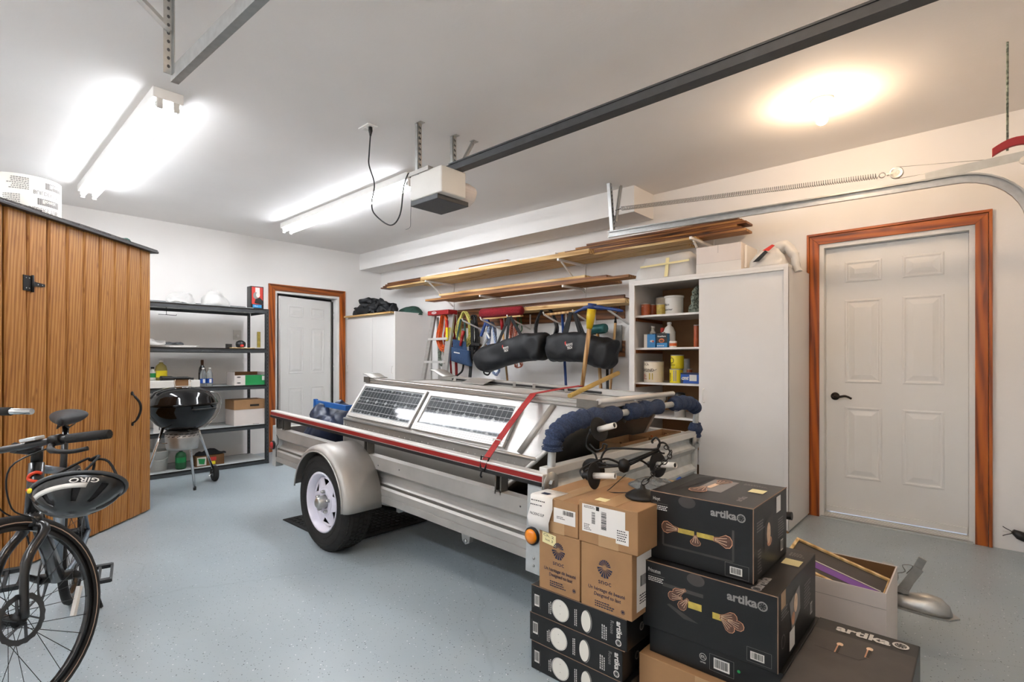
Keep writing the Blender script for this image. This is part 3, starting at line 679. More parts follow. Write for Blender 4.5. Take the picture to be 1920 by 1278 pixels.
tag(bb.build('work_glove', 'green_fabric'), 'small dark green rolled glove on the shed roof edge', 'glove')

# ------------------------------------------------------------------ steel rack along the back wall
rk = thing('shelving_rack', 'grey steel shelving rack with five boards along the back wall', 'shelf')
RX0, RX1, RY0, RY1 = -6.72, -6.17, .72, 2.56
ZS = [1.796, 1.337, .918, .46, .05]
for x in (RX0, RX1-.036):
    for y in (RY0, RY1-.036):
        sg = 1 if x < -6.5 else -1
        o = MB().box(x, x+.036, y, y+.003, 0, 1.80).box(x if sg > 0 else x+.033, x+.003 if sg > 0 else x+.036, y, y+.036, 0, 1.80); o.build('post', 'rack_steel', rk)
        if y > 1:
            m = MB()
            for k in range(44): m.box(x+.004 if sg<0 else x+.0032, x+.0035 if sg>0 else x+.012, y+.014, y+.022, .03+k*.04, .05+k*.04) if False else m.box(x+(.0033 if sg > 0 else .036), x+(.0037 if sg > 0 else .0364), y+.014, y+.022, .03+k*.04, .048+k*.04)
            p = m.build('post_slots', 'black_plastic', rk); p['kind'] = 'stuff'
for z in ZS:
    s = B(RX0+.004, RX1-.004, RY0+.004, RY1-.004, z-.014, z).build('shelf_board', 'rack_board', rk)
    for x in (RX0, RX1-.006):
        B(x, x+.006, RY0+.036, RY1-.036, z-.046, z-.012).build('beam', 'rack_steel', s)
        B(x-.002 if x < -6.5 else x+.002, x+.006 if x < -6.5 else x+.01, RY0+.036, RY1-.036, z-.01, z+.002).build('beam_lip', 'black_metal', s)
    for y in (RY0+.002, RY1-.008): B(RX0+.036, RX1-.036, y, y+.006, z-.046, z-.012).build('beam', 'rack_steel', s)
def heap(cx, cy, z0, rx, ry, h, amp=.03, freq=6, seed=1, n=28, pw=1.0):
    """crumpled heap resting on z0"""
    m = MB(); vs = []; K = 12
    for i in range(K+1):
        a = PI/2 * i / K
        for k in range(n):
            b = 2*PI*k/n; vs.append(Vector((cx + rx*math.cos(a)**pw*math.cos(b), cy + ry*math.cos(a)**pw*math.sin(b), z0 + h*math.sin(a))))
    fs = [(i*n+k, i*n+(k+1)%n, i*n+n+(k+1)%n, i*n+n+k) for i in range(K) for k in range(n)] + [tuple(reversed(range(n)))]
    m.add(vs, fs, True); return m.jitter(amp, freq, seed, z0)
T1 = ZS[0] + .003
tag(heap(-6.36, 1.72, T1+.014, .10, .13, .12, .04, 9, 4).build('plastic_bag', 'poly_bag'), 'crumpled white plastic bag lying on top of the rack', 'bag')
tag(heap(-6.35, 2.05, T1+.014, .10, .14, .17, .04, 9, 8).build('plastic_sheet', 'poly_bag'), 'taller crumpled white plastic sheet on rack top beside bag', 'plastic sheet')
t = thing('blind_slats', 'flat stack of grey metal slats on top of the rack', 'slats')
for i in range(4): B(-6.26+.02*i-.3, -6.235+.012*i-.02, 1.0+.05*i, 2.42-.04*i, T1+.0005, T1+.012+.001*i).jitter(.001, 3, i).build('slat', 'rack_board', t) if i == 0 else B(-6.52+.02*i, -6.49+.02*i, .9, 2.4, T1+.014+.008*(i-1), T1+.02+.008*(i-1)).build('slat', 'rack_steel', t)
# red retail pack
t = thing('tool_package', 'red and clear retail package standing at the right end of rack top', 'package')
a = at(470, 578, x=-6.28); PX = -6.28; y0, y1 = 2.40, 2.545
B(PX-.12, PX-.003, y0, y1, T1, T1+.27).build('box', 'carton_black', t, bevel=.003)
fc = Face((PX-.003, y0, T1+.27), (0,1,0), (0,0,-1)); W_ = y1-y0
fc.rect('print_red', .01, .01, W_-.02, .2); fc.rect('print_white', .05, .015, .05, .08, .0018).ell('print_grey', .055, .11, .03, .04, .002).ell('print_white', .08, .1, .022, .03, .0024)
fc.rect('print_sky', .02, .215, .1, .035, .0018).poly('print_black', [(.05,.15),(.1,.13),(.14,.17),(.13,.21),(.04,.2)], .003).text('print_white', 'PRO', .04, .24, .015, l=.0024)
fc.build(t)
# wire hanger hooked under the top shelf
t = MB(); p = at(312, 586, x=-6.2); t.tube([(-6.2, p.y, ZS[0]-.046), (-6.2, p.y, p.z-.02), (-6.2, p.y-.07, p.z-.02)], .003, 6); t.tube([(-6.2, p.y-.01, p.z-.02), (-6.2, p.y+.09, p.z-.022), (-6.2, p.y+.09, p.z-.01)], .003, 6)
tag(t.build('wire_hook', 'black_metal'), 'thin dark wire hook hanging under the top rack board', 'hook')
# second shelf
Z2_ = ZS[1] + .001
t = thing('paper_pile', 'flat pile of papers and foil packs at left on second rack board', 'paper')
for i in range(4): MB().box(-.13, .13, -.24, .24, .002+.006*i, .006+.006*i).xf(Matrix.Translation((-6.33, 1.55+.01*i, Z2_)) @ Matrix.Rotation(.08*i, 4, 'Z')).jitter(.002, 6, i).build('sheet', 'paper', t)
heap(-6.3, 1.47, Z2_+.026, .07, .1, .05, .03, 12, 3).build('foil_pack', 'alu_dull', t); heap(-6.27, 1.62, Z2_+.026, .06, .1, .03, .02, 14, 5).build('foil_pack', 'dark_grey', t)
t = thing('rubber_mallet_head', 'round black sanding block with red stripe on second rack board', 'sanding block')
y = at(450, 650, x=-6.3).y
MB().lathe([(0,-.05),(.03,-.045),(.045,-.02),(.047,.0),(.045,.02),(.03,.045),(0,.05)], 20, Matrix.Translation((-6.28, y, Z2_+.047)) @ Matrix.Rotation(PI/2, 4, 'X')).build('body', 'black_plastic', t)
B(-6.24, -6.232, y-.02, y+.015, Z2_+.02, Z2_+.045).build('badge', 'print_red', t)
y = at(428, 652, x=-6.3).y; tag(B(-6.32, -6.27, y-.025, y+.03, Z2_, Z2_+.05).jitter(.003, 20).build('small_case', 'black_plastic', None, bevel=.004), 'small black tool case beside round sanding block', 'case')
y = at(455, 652, x=-6.2).y; tag(B(-6.22, -6.19, y-.13, y+.13, Z2_, Z2_+.008).build('wooden_ruler', 'pine_raw', None, bevel=.001), 'thin wooden ruler lying on the second rack board edge', 'ruler')
y = at(485, 650, x=WX).y; Z2w = at(485, 651, x=WX).z
t = thing('brass_level', 'upright brass coloured ruler fixed on the wall beside rack', 'ruler'); B(WX, WX+.008, y-.02, y+.02, Z2w, Z2w+.2).build('body', 'print_brass', t)
fc = Face((WX+.008, y-.02, Z2w+.2), (0,1,0), (0,0,-1)); [fc.rect('print_black', 0 if i % 2 else .028, .01+.009*i, .01, .0015) for i in range(20)]; fc.build(t, {'print_black': 'graduation'})
tg = at(444, 628, x=WX)
t = thing('thermostat', 'white round-dial thermostat on the wall behind the rack', 'thermostat'); B(WX, WX+.025, tg.y-.045, tg.y+.045, tg.z-.06, tg.z+.06).build('case', 'plastic_white', t, bevel=.006)
MB().lathe([(.022,0),(.02,.01),(0,.011)], 20, frame((WX+.025, tg.y, tg.z-.012), (0,1,0), (0,0,1), (1,0,0))).build('dial', 'porcelain', t)
# third shelf
Z3_ = ZS[2] + .001
def bottle(name, label, x, y, z, prof, mname, cap=None, capm='plastic_white', lab=None, labm='print_white', grp=None):
    t = thing(name, label, 'bottle', grp); MB().lathe(prof, 20, Matrix.Translation((x, y, z))).build('body', mname, t)
    if cap: MB().lathe(cap, 14, Matrix.Translation((x, y, z))).build('cap', capm, t)
    if lab: r, a, b = lab; MB().lathe([(r, a), (r, b)], 20, Matrix.Translation((x, y, z)), cap=False).build('label', labm, t)
    return t
y = at(380, 722, x=-6.35).y
bottle('wine_bottle', 'dark wine bottle behind the two water bottles on rack', -6.4, y+.01, Z3_, [(.034,0),(.036,.01),(.036,.17),(.03,.2),(.014,.23),(.013,.285)], 'glass_dark', [(.0145,.225),(.0145,.288),(0,.289)], 'print_brown', (.0365, .07, .15), 'print_black')
for k, (u, lab_) in enumerate(((381, 'clear water bottle with blue label, left of the pair'), (393, 'clear water bottle with blue label, right of the pair'))):
    y = at(u, 722, x=-6.26).y
    t = bottle('water_bottle', lab_, -6.26, y, Z3_, [(.029,0),(.031,.01),(.03,.05),(.031,.12),(.026,.15),(.012,.18),(.012,.19)], 'plastic_clear', [(.014,.188),(.014,.203),(0,.204)], 'plastic_white', (.0315, .035, .085), 'print_blue', 'water bottles on the rack')
    B(-6.229, -6.2275, y-.012, y+.01, Z3_+.04, Z3_+.08).build('label_mark', 'print_white', t)
t = thing('white_tray', 'white foam tray holding black tools on the third rack board', 'tray'); y0, y1 = 1.35, 1.85
m = MB().box(-6.44, -6.2, y0, y1, Z3_, Z3_+.075); m.build('tray', 'plastic_white', t, bevel=.006); 
tag(MB().tube(smooth_path([(-6.25, 1.5, Z3_+.1), (-6.27, 1.6, Z3_+.095), (-6.25, 1.7, Z3_+.092), (-6.25, 1.8, Z3_+.088)], 5), [.024]*6+[.018]*5+[.012]*5, 10).build('grill_brush', 'black_plastic'), 'black handled grill tool lying on the white foam tray', 'tool')
y = at(303, 700, x=-6.36).y
bottle('cleaner_jug', 'amber cleaner jug with yellow label on the white tray', -6.38, y, Z3_+.076, [(.05,0),(.055,.01),(.055,.11),(.045,.15),(.02,.175),(.017,.19)], 'jug_amber', [(.019,.188),(.019,.212),(0,.213)], 'plastic_white', (.0555, .03, .1), 'print_yellow')
y = at(287, 700, x=-6.36).y
bottle('cleaner_bottle', 'white cleaner bottle with green label at shed edge', -6.38, y, Z3_+.076, [(.03,0),(.032,.01),(.032,.09),(.014,.11),(.014,.125)], 'plastic_white', [(.016,.12),(.016,.14),(0,.141)], 'carton_black', (.0325, .03, .075), 'print_green')
t = thing('bottle_carton', 'open green and white carton of glasses on the third rack board', 'box')
x0, x1, y0, y1 = -6.46, -6.22, 2.2, 2.545; h = .15; th = .004
for nm, a in (('front_wall', (x1-th, x1, y0, y1, Z3_, Z3_+h*.75)), ('back_wall', (x0, x0+th, y0, y1, Z3_, Z3_+h)), ('end_wall', (x0+th, x1-th, y0, y0+th, Z3_, Z3_+h)), ('end_wall', (x0+th, x1-th, y1-th, y1, Z3_, Z3_+h)), ('bottom', (x0+th, x1-th, y0+th, y1-th, Z3_, Z3_+th))): B(*a).build(nm, 'cardboard_dark' if nm in ('back_wall', 'bottom') else 'carton_white', t)
fc = Face((x1, y0, Z3_+h*.75), (0,1,0), (0,0,-1)); fc.rect('print_green', .115, 0, .23, h*.75).rect('print_white', .30, .01, .03, .05, .002); fc.ell('print_black', .045, .02, .022, .006, .002).ell('print_black', .045, .085, .022, .006, .002); fc.build(t)
for i in range(3): tag(MB().lathe([(.03,0),(.032,.02),(.035,.11),(.032,.11),(.028,.02),(0,.015)], 16, Matrix.Translation((-6.33, 2.35+.075*i, Z3_+th))).build('drinking_glass', 'plastic_clear'), ['clear drinking glass nearest the white end of green carton', 'clear drinking glass in the middle of green carton', 'clear drinking glass at the far end of green carton'][i], 'glass', 'glasses in the green carton')
# fourth shelf
Z4_ = ZS[3] + .001
t = thing('half_lid_carton', 'white carton with brown upper half on the fourth rack board', 'box')
x0, x1, y0, y1 = -6.5, -6.23, 2.2, 2.545
B(x0, x1, y0, y1, Z4_, Z4_+.18).build('body', 'carton_white', t, bevel=.002); B(x0-.003, x1+.003, y0-.003, y1+.003, Z4_+.18, Z4_+.29).build('brown_lid', 'cardboard', t, bevel=.002)
fc = Face((x1+.003, y0, Z4_+.29), (0,1,0), (0,0,-1)); fc.rect('print_black', .17, .055, .1, .022); fc.smallprint('print_brown', .2, .28, .1, 1, .01); fc.build(t)
t = thing('licence_plate', 'old white licence plate leaning at the left of fourth rack board', 'licence plate')
yl, yr = 1.43, 1.735
B(-6.215, -6.212, yl, yr, Z4_, Z4_+.15).build('plate', 'print_white', t); fc = Face((-6.212, yl, Z4_+.15), (0,1,0), (0,0,-1)); fc.text('print_black', 'TM 93PE', .03, .12, .075, .25, .01).rect('print_black', .01, .012, .285, .012); fc.build(t)
# floor shelf
Z5_ = ZS[4] + .001
y = at(339, 882, x=-6.3).y
t = thing('propane_cylinder', 'small green propane cylinder on the bottom rack board', 'gas cylinder')
MB().lathe([(.045,0),(.05,.012),(.05,.14),(.042,.165),(.018,.182),(.014,.185)], 24, Matrix.Translation((-6.3, y, Z5_))).build('body', 'propane_green', t)
MB().lathe([(.0505,.07),(.0505,.125)], 24, Matrix.Translation((-6.3, y, Z5_)), cap=False).build('label', 'print_green', t); MB().lathe([(.017,.182),(.017,.205),(0,.206)], 14, Matrix.Translation((-6.3, y, Z5_))).build('cap', 'black_plastic', t)
t = thing('food_carton', 'small printed snack carton on the bottom rack board', 'box'); y = at(378, 880, x=-6.28).y
B(-6.4, -6.26, y-.06, y+.22, Z5_, Z5_+.11).build('carton', 'cardboard_dark', t); fc = Face((-6.26, y-.06, Z5_+.11), (0,1,0), (0,0,-1)); fc.rect('print_white', .01, .01, .09, .09).poly('print_green', [(.02,.02),(.09,.03),(.08,.09),(.03,.08)], .002).rect('print_red', .12, .02, .08, .04).rect('print_yellow', .15, .065, .04, .035, .002); fc.build(t)
tag(heap(-6.33, y+.1, Z5_+.112, .07, .15, .06, .03, 10, 6).build('black_cloth', 'black_cloth'), 'crumpled black cloth lying on the snack carton', 'cloth')
t = thing('plastic_bucket', 'pale plastic bucket half hidden at left of bottom rack board', 'bucket'); y = at(296, 870, x=-6.35).y
MB().lathe([(.09,0),(.11,.2),(.114,.2),(.114,.21),(.105,.21),(.085,.01),(0,.01)], 24, Matrix.Translation((-6.4, y, Z5_))).build('pail', 'plastic_white', t)
MB().tube([(-6.4, y+.113*math.cos(a), Z5_+.19-.1*math.sin(a)) if False else (-6.4+.10*math.sin(a)+.01, y+.116*math.cos(a), Z5_+.185-.07*math.sin(a)) for a in [PI*i/10 for i in range(11)]], .003, 5).build('handle', 'plastic_white', t)

# ------------------------------------------------------------------ kettle barbecue
kb = thing('kettle_barbecue', 'black kettle charcoal barbecue on chrome legs before the rack', 'barbecue'); KX, KY = -5.42, 1.47
km = Matrix.Translation((KX, KY, 0)); RK = .285; ZR = .80
bw = [(.06,.56),(.13,.575),(.2,.625),(.25,.69),(.278,.75),(.285,ZR-.004),(.29,ZR),(.28,ZR)]
MB().lathe(bw, 48, km, cap=True).build('bowl', 'black_enamel', kb)
MB().lathe([(.288,ZR+.003),(.29,ZR+.012),(.283,ZR+.02),(.262,ZR+.07),(.215,ZR+.12),(.14,ZR+.152),(.06,ZR+.163),(0,ZR+.165)], 48, km).build('lid', 'black_enamel', kb)
hd_ = MB().tube(smooth_path([(KX+.02, KY-.06, ZR+.155), (KX+.01, KY-.064, ZR+.21), (KX+.005, KY-.055, ZR+.232)], 4), .006, 8).tube(smooth_path([(KX+.02, KY+.06, ZR+.155), (KX+.01, KY+.064, ZR+.21), (KX+.005, KY+.055, ZR+.232)], 4), .006, 8).build('handle_bracket', 'chrome', kb)
MB().tube([(KX, KY-.07, ZR+.235), (KX, KY-.04, ZR+.242), (KX, KY+.04, ZR+.242), (KX, KY+.07, ZR+.235)], [.012,.014,.014,.012], 10).build('lid_handle', 'black_plastic', kb)
B(KX-.012, KX-.006, KY-.052, KY+.052, ZR+.17, ZR+.228).build('heat_shield', 'cardboard', kb)
MB().lathe([(.05,ZR+.16),(.03,ZR+.175),(0,ZR+.178)], 18, km @ Matrix.Translation((.06, .0, -.012))).build('vent_cap', 'chrome', kb)
cr = _rt * .30
MB().tube(smooth_path([(KX+.02, KY+.2, ZR+.11), (KX+.015, KY+.285, ZR+.09), (KX, KY+.325, ZR+.01), (KX, KY+.29, ZR-.12), (KX, KY+.18, ZR-.23)], 6), .004, 6).build('lid_bail', 'chrome', kb)
MB().tube(smooth_path([(KX+.2, KY-.0, ZR-.03), (KX+.31, KY+.02, ZR-.03), (KX+.26, KY+.19, ZR-.03), (KX+.2, KY+.2, ZR-.03)], 5), .008, 8).build('bowl_handle', 'black_plastic', kb)
MB().lathe([(.13,.55),(.135,.56),(.135,.50),(.13,.42),(.12,.395),(0,.39)], 32, km).build('ash_catcher', 'alu', kb)
m = MB()
for k in range(20):
    for j in range(2):
        a = 2*PI*(k+.5*j)/20; c = Vector((KX+.1357*math.cos(a), KY+.1357*math.sin(a), .545-.022*j)); tx = Vector((-math.sin(a), math.cos(a), 0)); m.add([c + tx*.014 + Vector((0,0,.004)), c - tx*.014 + Vector((0,0,-.002)), c - tx*.014 + Vector((0,0,-.008)), c + tx*.014 + Vector((0,0,-.002))], [(0,1,2,3)])
m.build('vent_holes', 'black_plastic', kb)
feet = [at(365, 916, z=.012), at(283, 905, z=.012), Vector((-5.66, 1.80, .13)), ]
tops = [Vector((KX+.1, KY+.02, .6)), Vector((KX+.02, KY-.15, .62)), Vector((KX-.08, KY+.13, .62))]
feet[1] = Vector((KX+.0, KY-.33, .012))
for f, tp in zip(feet, tops):
    MB().tube([tp, f], .0115, 10).build('leg', 'chrome', kb)
for f in feet[:2]: MB().lathe([(.013,-.012),(.014,.02),(.0,.021)], 10, Matrix.Translation(f)).build('leg_cap', 'black_plastic', kb)
MB().tube([feet[2] + Vector((.2, -.1, -.035)), feet[2] + Vector((-.03, .02, -.035))], .005, 6).build('axle', 'chrome', kb)
wm = frame(feet[2] + Vector((-.01, .02, -.052)), (math.cos(.5), -math.sin(.5)*0, 0), (0, 0, 1), (0, 1, 0))
MB().lathe([(.03,-.018),(.07,-.02),(.078,-.012),(.078,.012),(.07,.02),(.03,.018),(.03,-.018)], 28, wm, cap=False).build('wheel', 'rubber', kb); MB().lathe([(0,-.02),(.04,-.017),(.04,.017),(0,.02)], 20, wm).build('wheel_hub', 'dark_grey', kb)
MB().tube([feet[0]*.25 + tops[0]*.75, feet[1]*.25 + tops[1]*.75], .004, 6).build('leg_brace', 'chrome', kb)
# ------------------------------------------------------------------ bicycle (x forward, rear axle at the origin)
def make_bike(label):
    t = thing('bicycle', label, 'bicycle', 'bicycles')
    R = .342; RB = Vector((0,0,R)); FB = Vector((1.03,0,R)); BB = Vector((.43,0,.27)); HB = Vector((.875,0,.66)); HT = Vector((.825,0,.83)); ST = Vector((.27,0,.70)); SAD = Vector((.2,0,.93))
    ax = (HT-HB).normalized(); steer = Matrix.Translation(HB) @ Matrix.Rotation(math.radians(-38), 4, ax) @ Matrix.Translation(-HB)
    def tire(c, mtx):
        fm = frame(c, (1,0,0), (0,0,1), (0,-1,0)); w = thing
        m = MB().lathe([(.308,-.012),(.318,-.019),(.334,-.015),(R,0),(.334,.015),(.318,.019),(.308,.012),(.308,-.012)], 56, fm, cap=False).xf(mtx).build('tire', 'rubber', t)
        for s in (-1, 1): MB().lathe([(.314,s*.0193),(.3175,s*.0196)], 56, fm, cap=False).xf(mtx).build('reflective_band', 'reflect', m)
        MB().lathe([(.29,-.009),(.31,-.012),(.31,.012),(.29,.009),(.29,-.009)], 48, fm, cap=False).xf(mtx).build('rim', 'bike_black', t)
        for k in range(28):
            a = 2*PI*k/28; s = 1 if k % 2 else -1; a2 = a + (.9 if k % 4 < 2 else -.9)
            MB().tube([c + Vector((.028*math.cos(a2), s*.03, .028*math.sin(a2))), c + Vector((.292*math.cos(a), 0, .292*math.sin(a)))], .0012, 4).xf(mtx).build('spoke', 'black_metal', t)
        MB().lathe([(.01,-.055),(.03,-.035),(.02,-.02),(.02,.02),(.03,.035),(.01,.055)], 18, fm).xf(mtx).build('hub', 'black_metal', t)
        # disc rotor on the left (+y)
        mb = MB(); o = c + Vector((0, .042, 0)); n = 36
        vs = []
        for i in range(n):
            a = 2*PI*i/n; rr = .080 + .003*(i % 2)
            for r in (.064, rr):
                for yy in (0, .002): vs.append(o + Vector((r*math.cos(a), yy, r*math.sin(a))))
        fs = []
        for i in range(n):
            j = (i+1) % n; A, B_ = 4*i, 4*j; fs += [(A, A+2, B_+2, B_), (A+1, B_+1, B_+3, A+3), (A+2, A+3, B_+3, B_+2), (A, B_, B_+1, A+1)]
        mb.add(vs, fs)
        for k in range(6): a = 2*PI*k/6; mb.bar(o + Vector((.02*math.cos(a), .001, .02*math.sin(a))), o + Vector((.066*math.cos(a+.5), .001, .066*math.sin(a+.5))), .003, .01, (0,1,0))
        mb.xf(mtx).build('disc_rotor', 'dark_grey', t)
    I = Matrix.Identity(4); tire(RB, I); tire(FB, steer)
    # wheel reflector on the front wheel
    a0 = FB + Vector((-.20, .012, -.10)); MB().bar(a0, a0 + Vector((-.05, 0, .09)), .012, .016, (0,1,0)).xf(steer).build('spoke_reflector', 'print_white', t)
    MB().tube([HB + ax*.015, BB], [.022, .03], 12).build('down_tube', 'bike_black', t); MB().tube([HT - ax*.02, ST], [.017, .016], 12).build('top_tube', 'bike_grey', t)
    MB().tube([BB, ST], .017, 12).build('seat_tube', 'bike_grey', t); MB().tube([ST - Vector((-.02,0,.05)), SAD + Vector((0,0,-.03))], .0135, 10).build('seat_post', 'bike_black', t)
    for s in (-1, 1):
        MB().tube(smooth_path([BB + Vector((-.03, s*.03, 0)), (.2, s*.055, .3), RB + Vector((0, s*.062, 0))], 4), .011, 8).build('chain_stay', 'bike_grey', t)
        MB().tube(smooth_path([ST + Vector((0, s*.02, -.04)), (.13, s*.05, .53), RB + Vector((0, s*.062, 0))], 4), .008, 8).build('seat_stay', 'bike_grey', t)
    hb = MB().tube([HB - ax*.005, HT], [.026, .023], 14).build('head_tube', 'bike_black', t)
    fr = Matrix.Translation(HB*.35 + HT*.65)
    nrm = Vector((ax.z, 0, -ax.x))
    c = HB*.4 + HT*.6
    pts = [c + nrm*.0262*math.cos(b) + Vector((0, .0262*math.sin(b), 0)) + ax*h for b, h in ((.8,.028),(.2,.034),(-.5,.026),(-.7,.012),(-.2,.004),(.4,-.001),(.75,-.012),(.5,-.026),(-.1,-.032),(-.8,-.026))]
    MB().tube(smooth_path(pts, 3), .0055, 6).build('logo', 'bike_orange', hb)
    fk = MB().tube([HB, HB - ax*.05], [.026, .03], 12).xf(steer).build('fork_crown', 'bike_black', t)
    for s in (-1, 1):
        MB().tube(smooth_path([HB - ax*.045 + Vector((0, s*.012, 0)), HB - ax*.07 + Vector((0, s*.045, 0)), FB + Vector((-.045, s*.052, .17)), FB + Vector((0, s*.055, .0))], 5), [.018]*6+[.016]*5+[.013]*5, 10).xf(steer).build('fork_leg', 'bike_black', t)
    stt = HT + ax*.045; bc = stt + Vector((.08, 0, .03))
    MB().tube([HT, stt + ax*.015], .018, 12).xf(steer).build('headset', 'black_metal', t)
    MB().tube([stt, bc], [.018, .02], 10).xf(steer).build('stem', 'bike_black', t)
    hbp = [bc + Vector((-.035, -.32, -.012)), bc + Vector((-.012, -.16, 0)), bc + Vector((0, -.06, .0)), bc, bc + Vector((0, .06, 0)), bc + Vector((-.012, .16, 0)), bc + Vector((-.035, .32, -.012))]
    MB().tube(smooth_path(hbp, 4), .0125, 10).xf(steer).build('handlebar', 'bike_black', t)
    for s in (-1, 1):
        MB().tube([bc + Vector((-.0165, s*.19, -.002)), bc + Vector((-.03, s*.285, -.009)), bc + Vector((-.037, s*.33, -.013))], [.0165, .0175, .0165], 10).xf(steer).build('grip', 'rubber', t)
        br_ = MB().tube([bc + Vector((-.008, s*.135, 0)), bc + Vector((-.013, s*.17, 0))], .02, 10).xf(steer).build('brake_clamp', 'black_metal', t)
        MB().tube(smooth_path([bc + Vector((.01, s*.15, -.015)), bc + Vector((.05, s*.19, -.03)), bc + Vector((.045, s*.25, -.045)), bc + Vector((.03, s*.30, -.045))], 4), [.011]*5+[.008]*8, 8).xf(steer).build('brake_lever', 'black_metal', t)
        MB().tube(smooth_path([bc + Vector((.0, s*.14, -.02)), bc + Vector((.09, s*.07, -.06)), bc + Vector((.07, s*.02, -.2)), HB + Vector((.02, s*.03, -.03)), HB + Vector((0, s*.045, -.15))], 6), .0028, 6).xf(steer).build('brake_hose', 'black_plastic', t)
    cb = MB().box(-.02, .02, -.03, .03, 0, .012).xf(steer @ Matrix.Translation(bc + Vector((.0, .075, .014))) ).build('bike_computer', 'rack_board', t, bevel=.003)
    # saddle
    prof = [(-.13, .075, .03), (-.10, .078, .04), (-.04, .068, .042), (.03, .04, .038), (.09, .024, .034), (.13, .016, .028), (.145, .006, .02)]
    vs = []; n = 14
    for x, wd, h in prof:
        for k in range(n):
            a = 2*PI*k/n; vs.append(SAD + Vector((x, wd*math.cos(a), h*.85*math.sin(a) * (1 if math.sin(a) > 0 else .8) + (0.012 if x < -.08 else 0))))
    fs = [(i*n+k, i*n+(k+1)%n, i*n+n+(k+1)%n, i*n+n+k) for i in range(len(prof)-1) for k in range(n)] + [tuple(range(n)), tuple((len(prof)-1)*n+k for k in range(n))]
    MB().add(vs, fs, True).build('saddle', 'black_fabric', t, sub=1)
    for s in (-1, 1): MB().tube([SAD + Vector((-.1, s*.022, -.03)), SAD + Vector((.08, s*.02, -.032)), SAD + Vector((.12, s*.01, -.012))], .0035, 6).build('saddle_rail', 'black_metal', t)
    # drivetrain: on the right (-y); pedals both sides
    fm = frame(BB + Vector((0,-.045,0)), (1,0,0), (0,0,1), (0,-1,0)); MB().lathe([(.07,0),(.09,0),(.09,.004),(.07,.004),(.07,0)], 36, fm, cap=False).build('chainring', 'dark_grey', t)
    ca = math.radians(205)
    for s, a in ((1, ca), (-1, ca+PI)):
        p0 = BB + Vector((0, s*.06, 0)); p1 = p0 + Vector((.17*math.cos(a), s*.012, .17*math.sin(a))); MB().tube([p0, p1], [.015, .011], 8).build('crank_arm', 'black_metal', t)
        pd = MB(); c = p1 + Vector((0, s*.06, 0))
        for dx in (-.045, .045): pd.box(c.x+dx-.006, c.x+dx+.006, c.y-.045, c.y+.045, c.z-.011, c.z+.011)
        for dy in (-.045, 0, .045): pd.box(c.x-.05, c.x+.05, c.y+dy-.005, c.y+dy+.005, c.z-.009, c.z+.009)
        pd.xf(Matrix.Translation(c) @ Matrix.Rotation(.5, 4, 'Y') @ Matrix.Translation(-c)).build('pedal', 'black_plastic', t)
    MB().tube([BB + Vector((0, -.055, 0)), BB + Vector((0, .055, 0))], .022, 12).build('bottom_bracket', 'black_metal', t)
    ch = [BB + Vector((0,-.047,.09)), BB + Vector((0,-.047,-.09)), RB + Vector((0,-.047,-.05)), RB + Vector((0,-.047,.05))]
    MB().tube([ch[0], ch[3]], .004, 5).tube([ch[1], ch[2]], .004, 5).build('chain', 'dark_grey', t)
    MB().lathe([(.02,0),(.055,.0),(.035,.03),(.02,.03)], 24, frame(RB + Vector((0,-.035,0)), (1,0,0), (0,0,1), (0,-1,0))).build('cassette', 'dark_grey', t)
    MB().tube(smooth_path([(.33, .07, .29), (.24, .1, .16), (.18, .13, .006)], 5), .008, 8).build('kickstand', 'black_metal', t)
    return t, steer, bc
bk, steer, bc = make_bike('black bicycle with orange logo on the head tube before the shed')
bk.location = (-3.385, .436, .0); bk.rotation_euler = (0, 0, math.radians(-14.4))
# kick scooter, mostly outside the frame
ks = thing('kick_scooter', 'kick scooter at the left edge with only its chrome bar showing', 'scooter'); e_ = at(60, 771, d=2.11); cx = e_ - _rt*.27
dn = Vector((-.3, .95, 0)).normalized(); ft = cx.copy(); ft.z = .1
MB().tube([cx - _rt*.27, cx + _rt*.27], .0125, 10).build('handlebar', 'chrome', ks); MB().tube([cx, ft], .016, 10).build('stem', 'bike_black', ks)
MB().tube([cx - _rt*.29, cx - _rt*.18], .017, 10).build('grip', 'rubber', ks); MB().tube([cx + _rt*.10, cx + _rt*.185], .017, 10).build('grip', 'rubber', ks)
MB().bar(ft - dn*.05 + Vector((0,0,-.01)), ft - dn*.55 + Vector((0,0,-.03)), .11, .025).build('deck', 'alu_dull', ks)
for c in (ft + dn*.02, ft - dn*.62):
    MB().lathe([(.02,-.012),(.09,-.015),(.1,0),(.09,.015),(.02,.012),(.02,-.012)], 24, frame((c.x, c.y, .1), dn, (0,0,1)), cap=False).build('wheel', 'rubber', ks)
# helmet hanging upside down from the bar
hc = at(150, 915, d=1.60)
hl = thing('bike_helmet', 'black bicycle helmet with white edge hanging from the handlebar', 'helmet'); hl.location = hc
hv = (_rt + Vector((0,0,.28))).normalized(); dm = (-_fw*.62 + Vector((0,0,-.78))); dm = (dm - hv*dm.dot(hv)).normalized(); hm = frame((0,0,0), hv, (-dm).cross(hv))
def shell(r, rx, ry, rz, a1, n=28, K=9):
    vs = []
    for i in range(K+1):
        a = a1 * i / K
        for k in range(n): b = 2*PI*k/n; vs.append(Vector((rx*math.sin(a)*math.cos(b)*r, ry*math.sin(a)*math.sin(b)*r, -rz*math.cos(a)*r)))
    fs = [(i*n+k, i*n+(k+1)%n, i*n+n+(k+1)%n, i*n+n+k) for i in range(K) for k in range(n)]
    return vs, fs
vs, fs = shell(1, .13, .09, .085, PI*.5); fs = [f for i, f in enumerate(fs) if not ((i // 28) in (3, 4, 5, 6) and (i % 28) in (2, 5, 9, 12, 16, 19, 23, 26))]
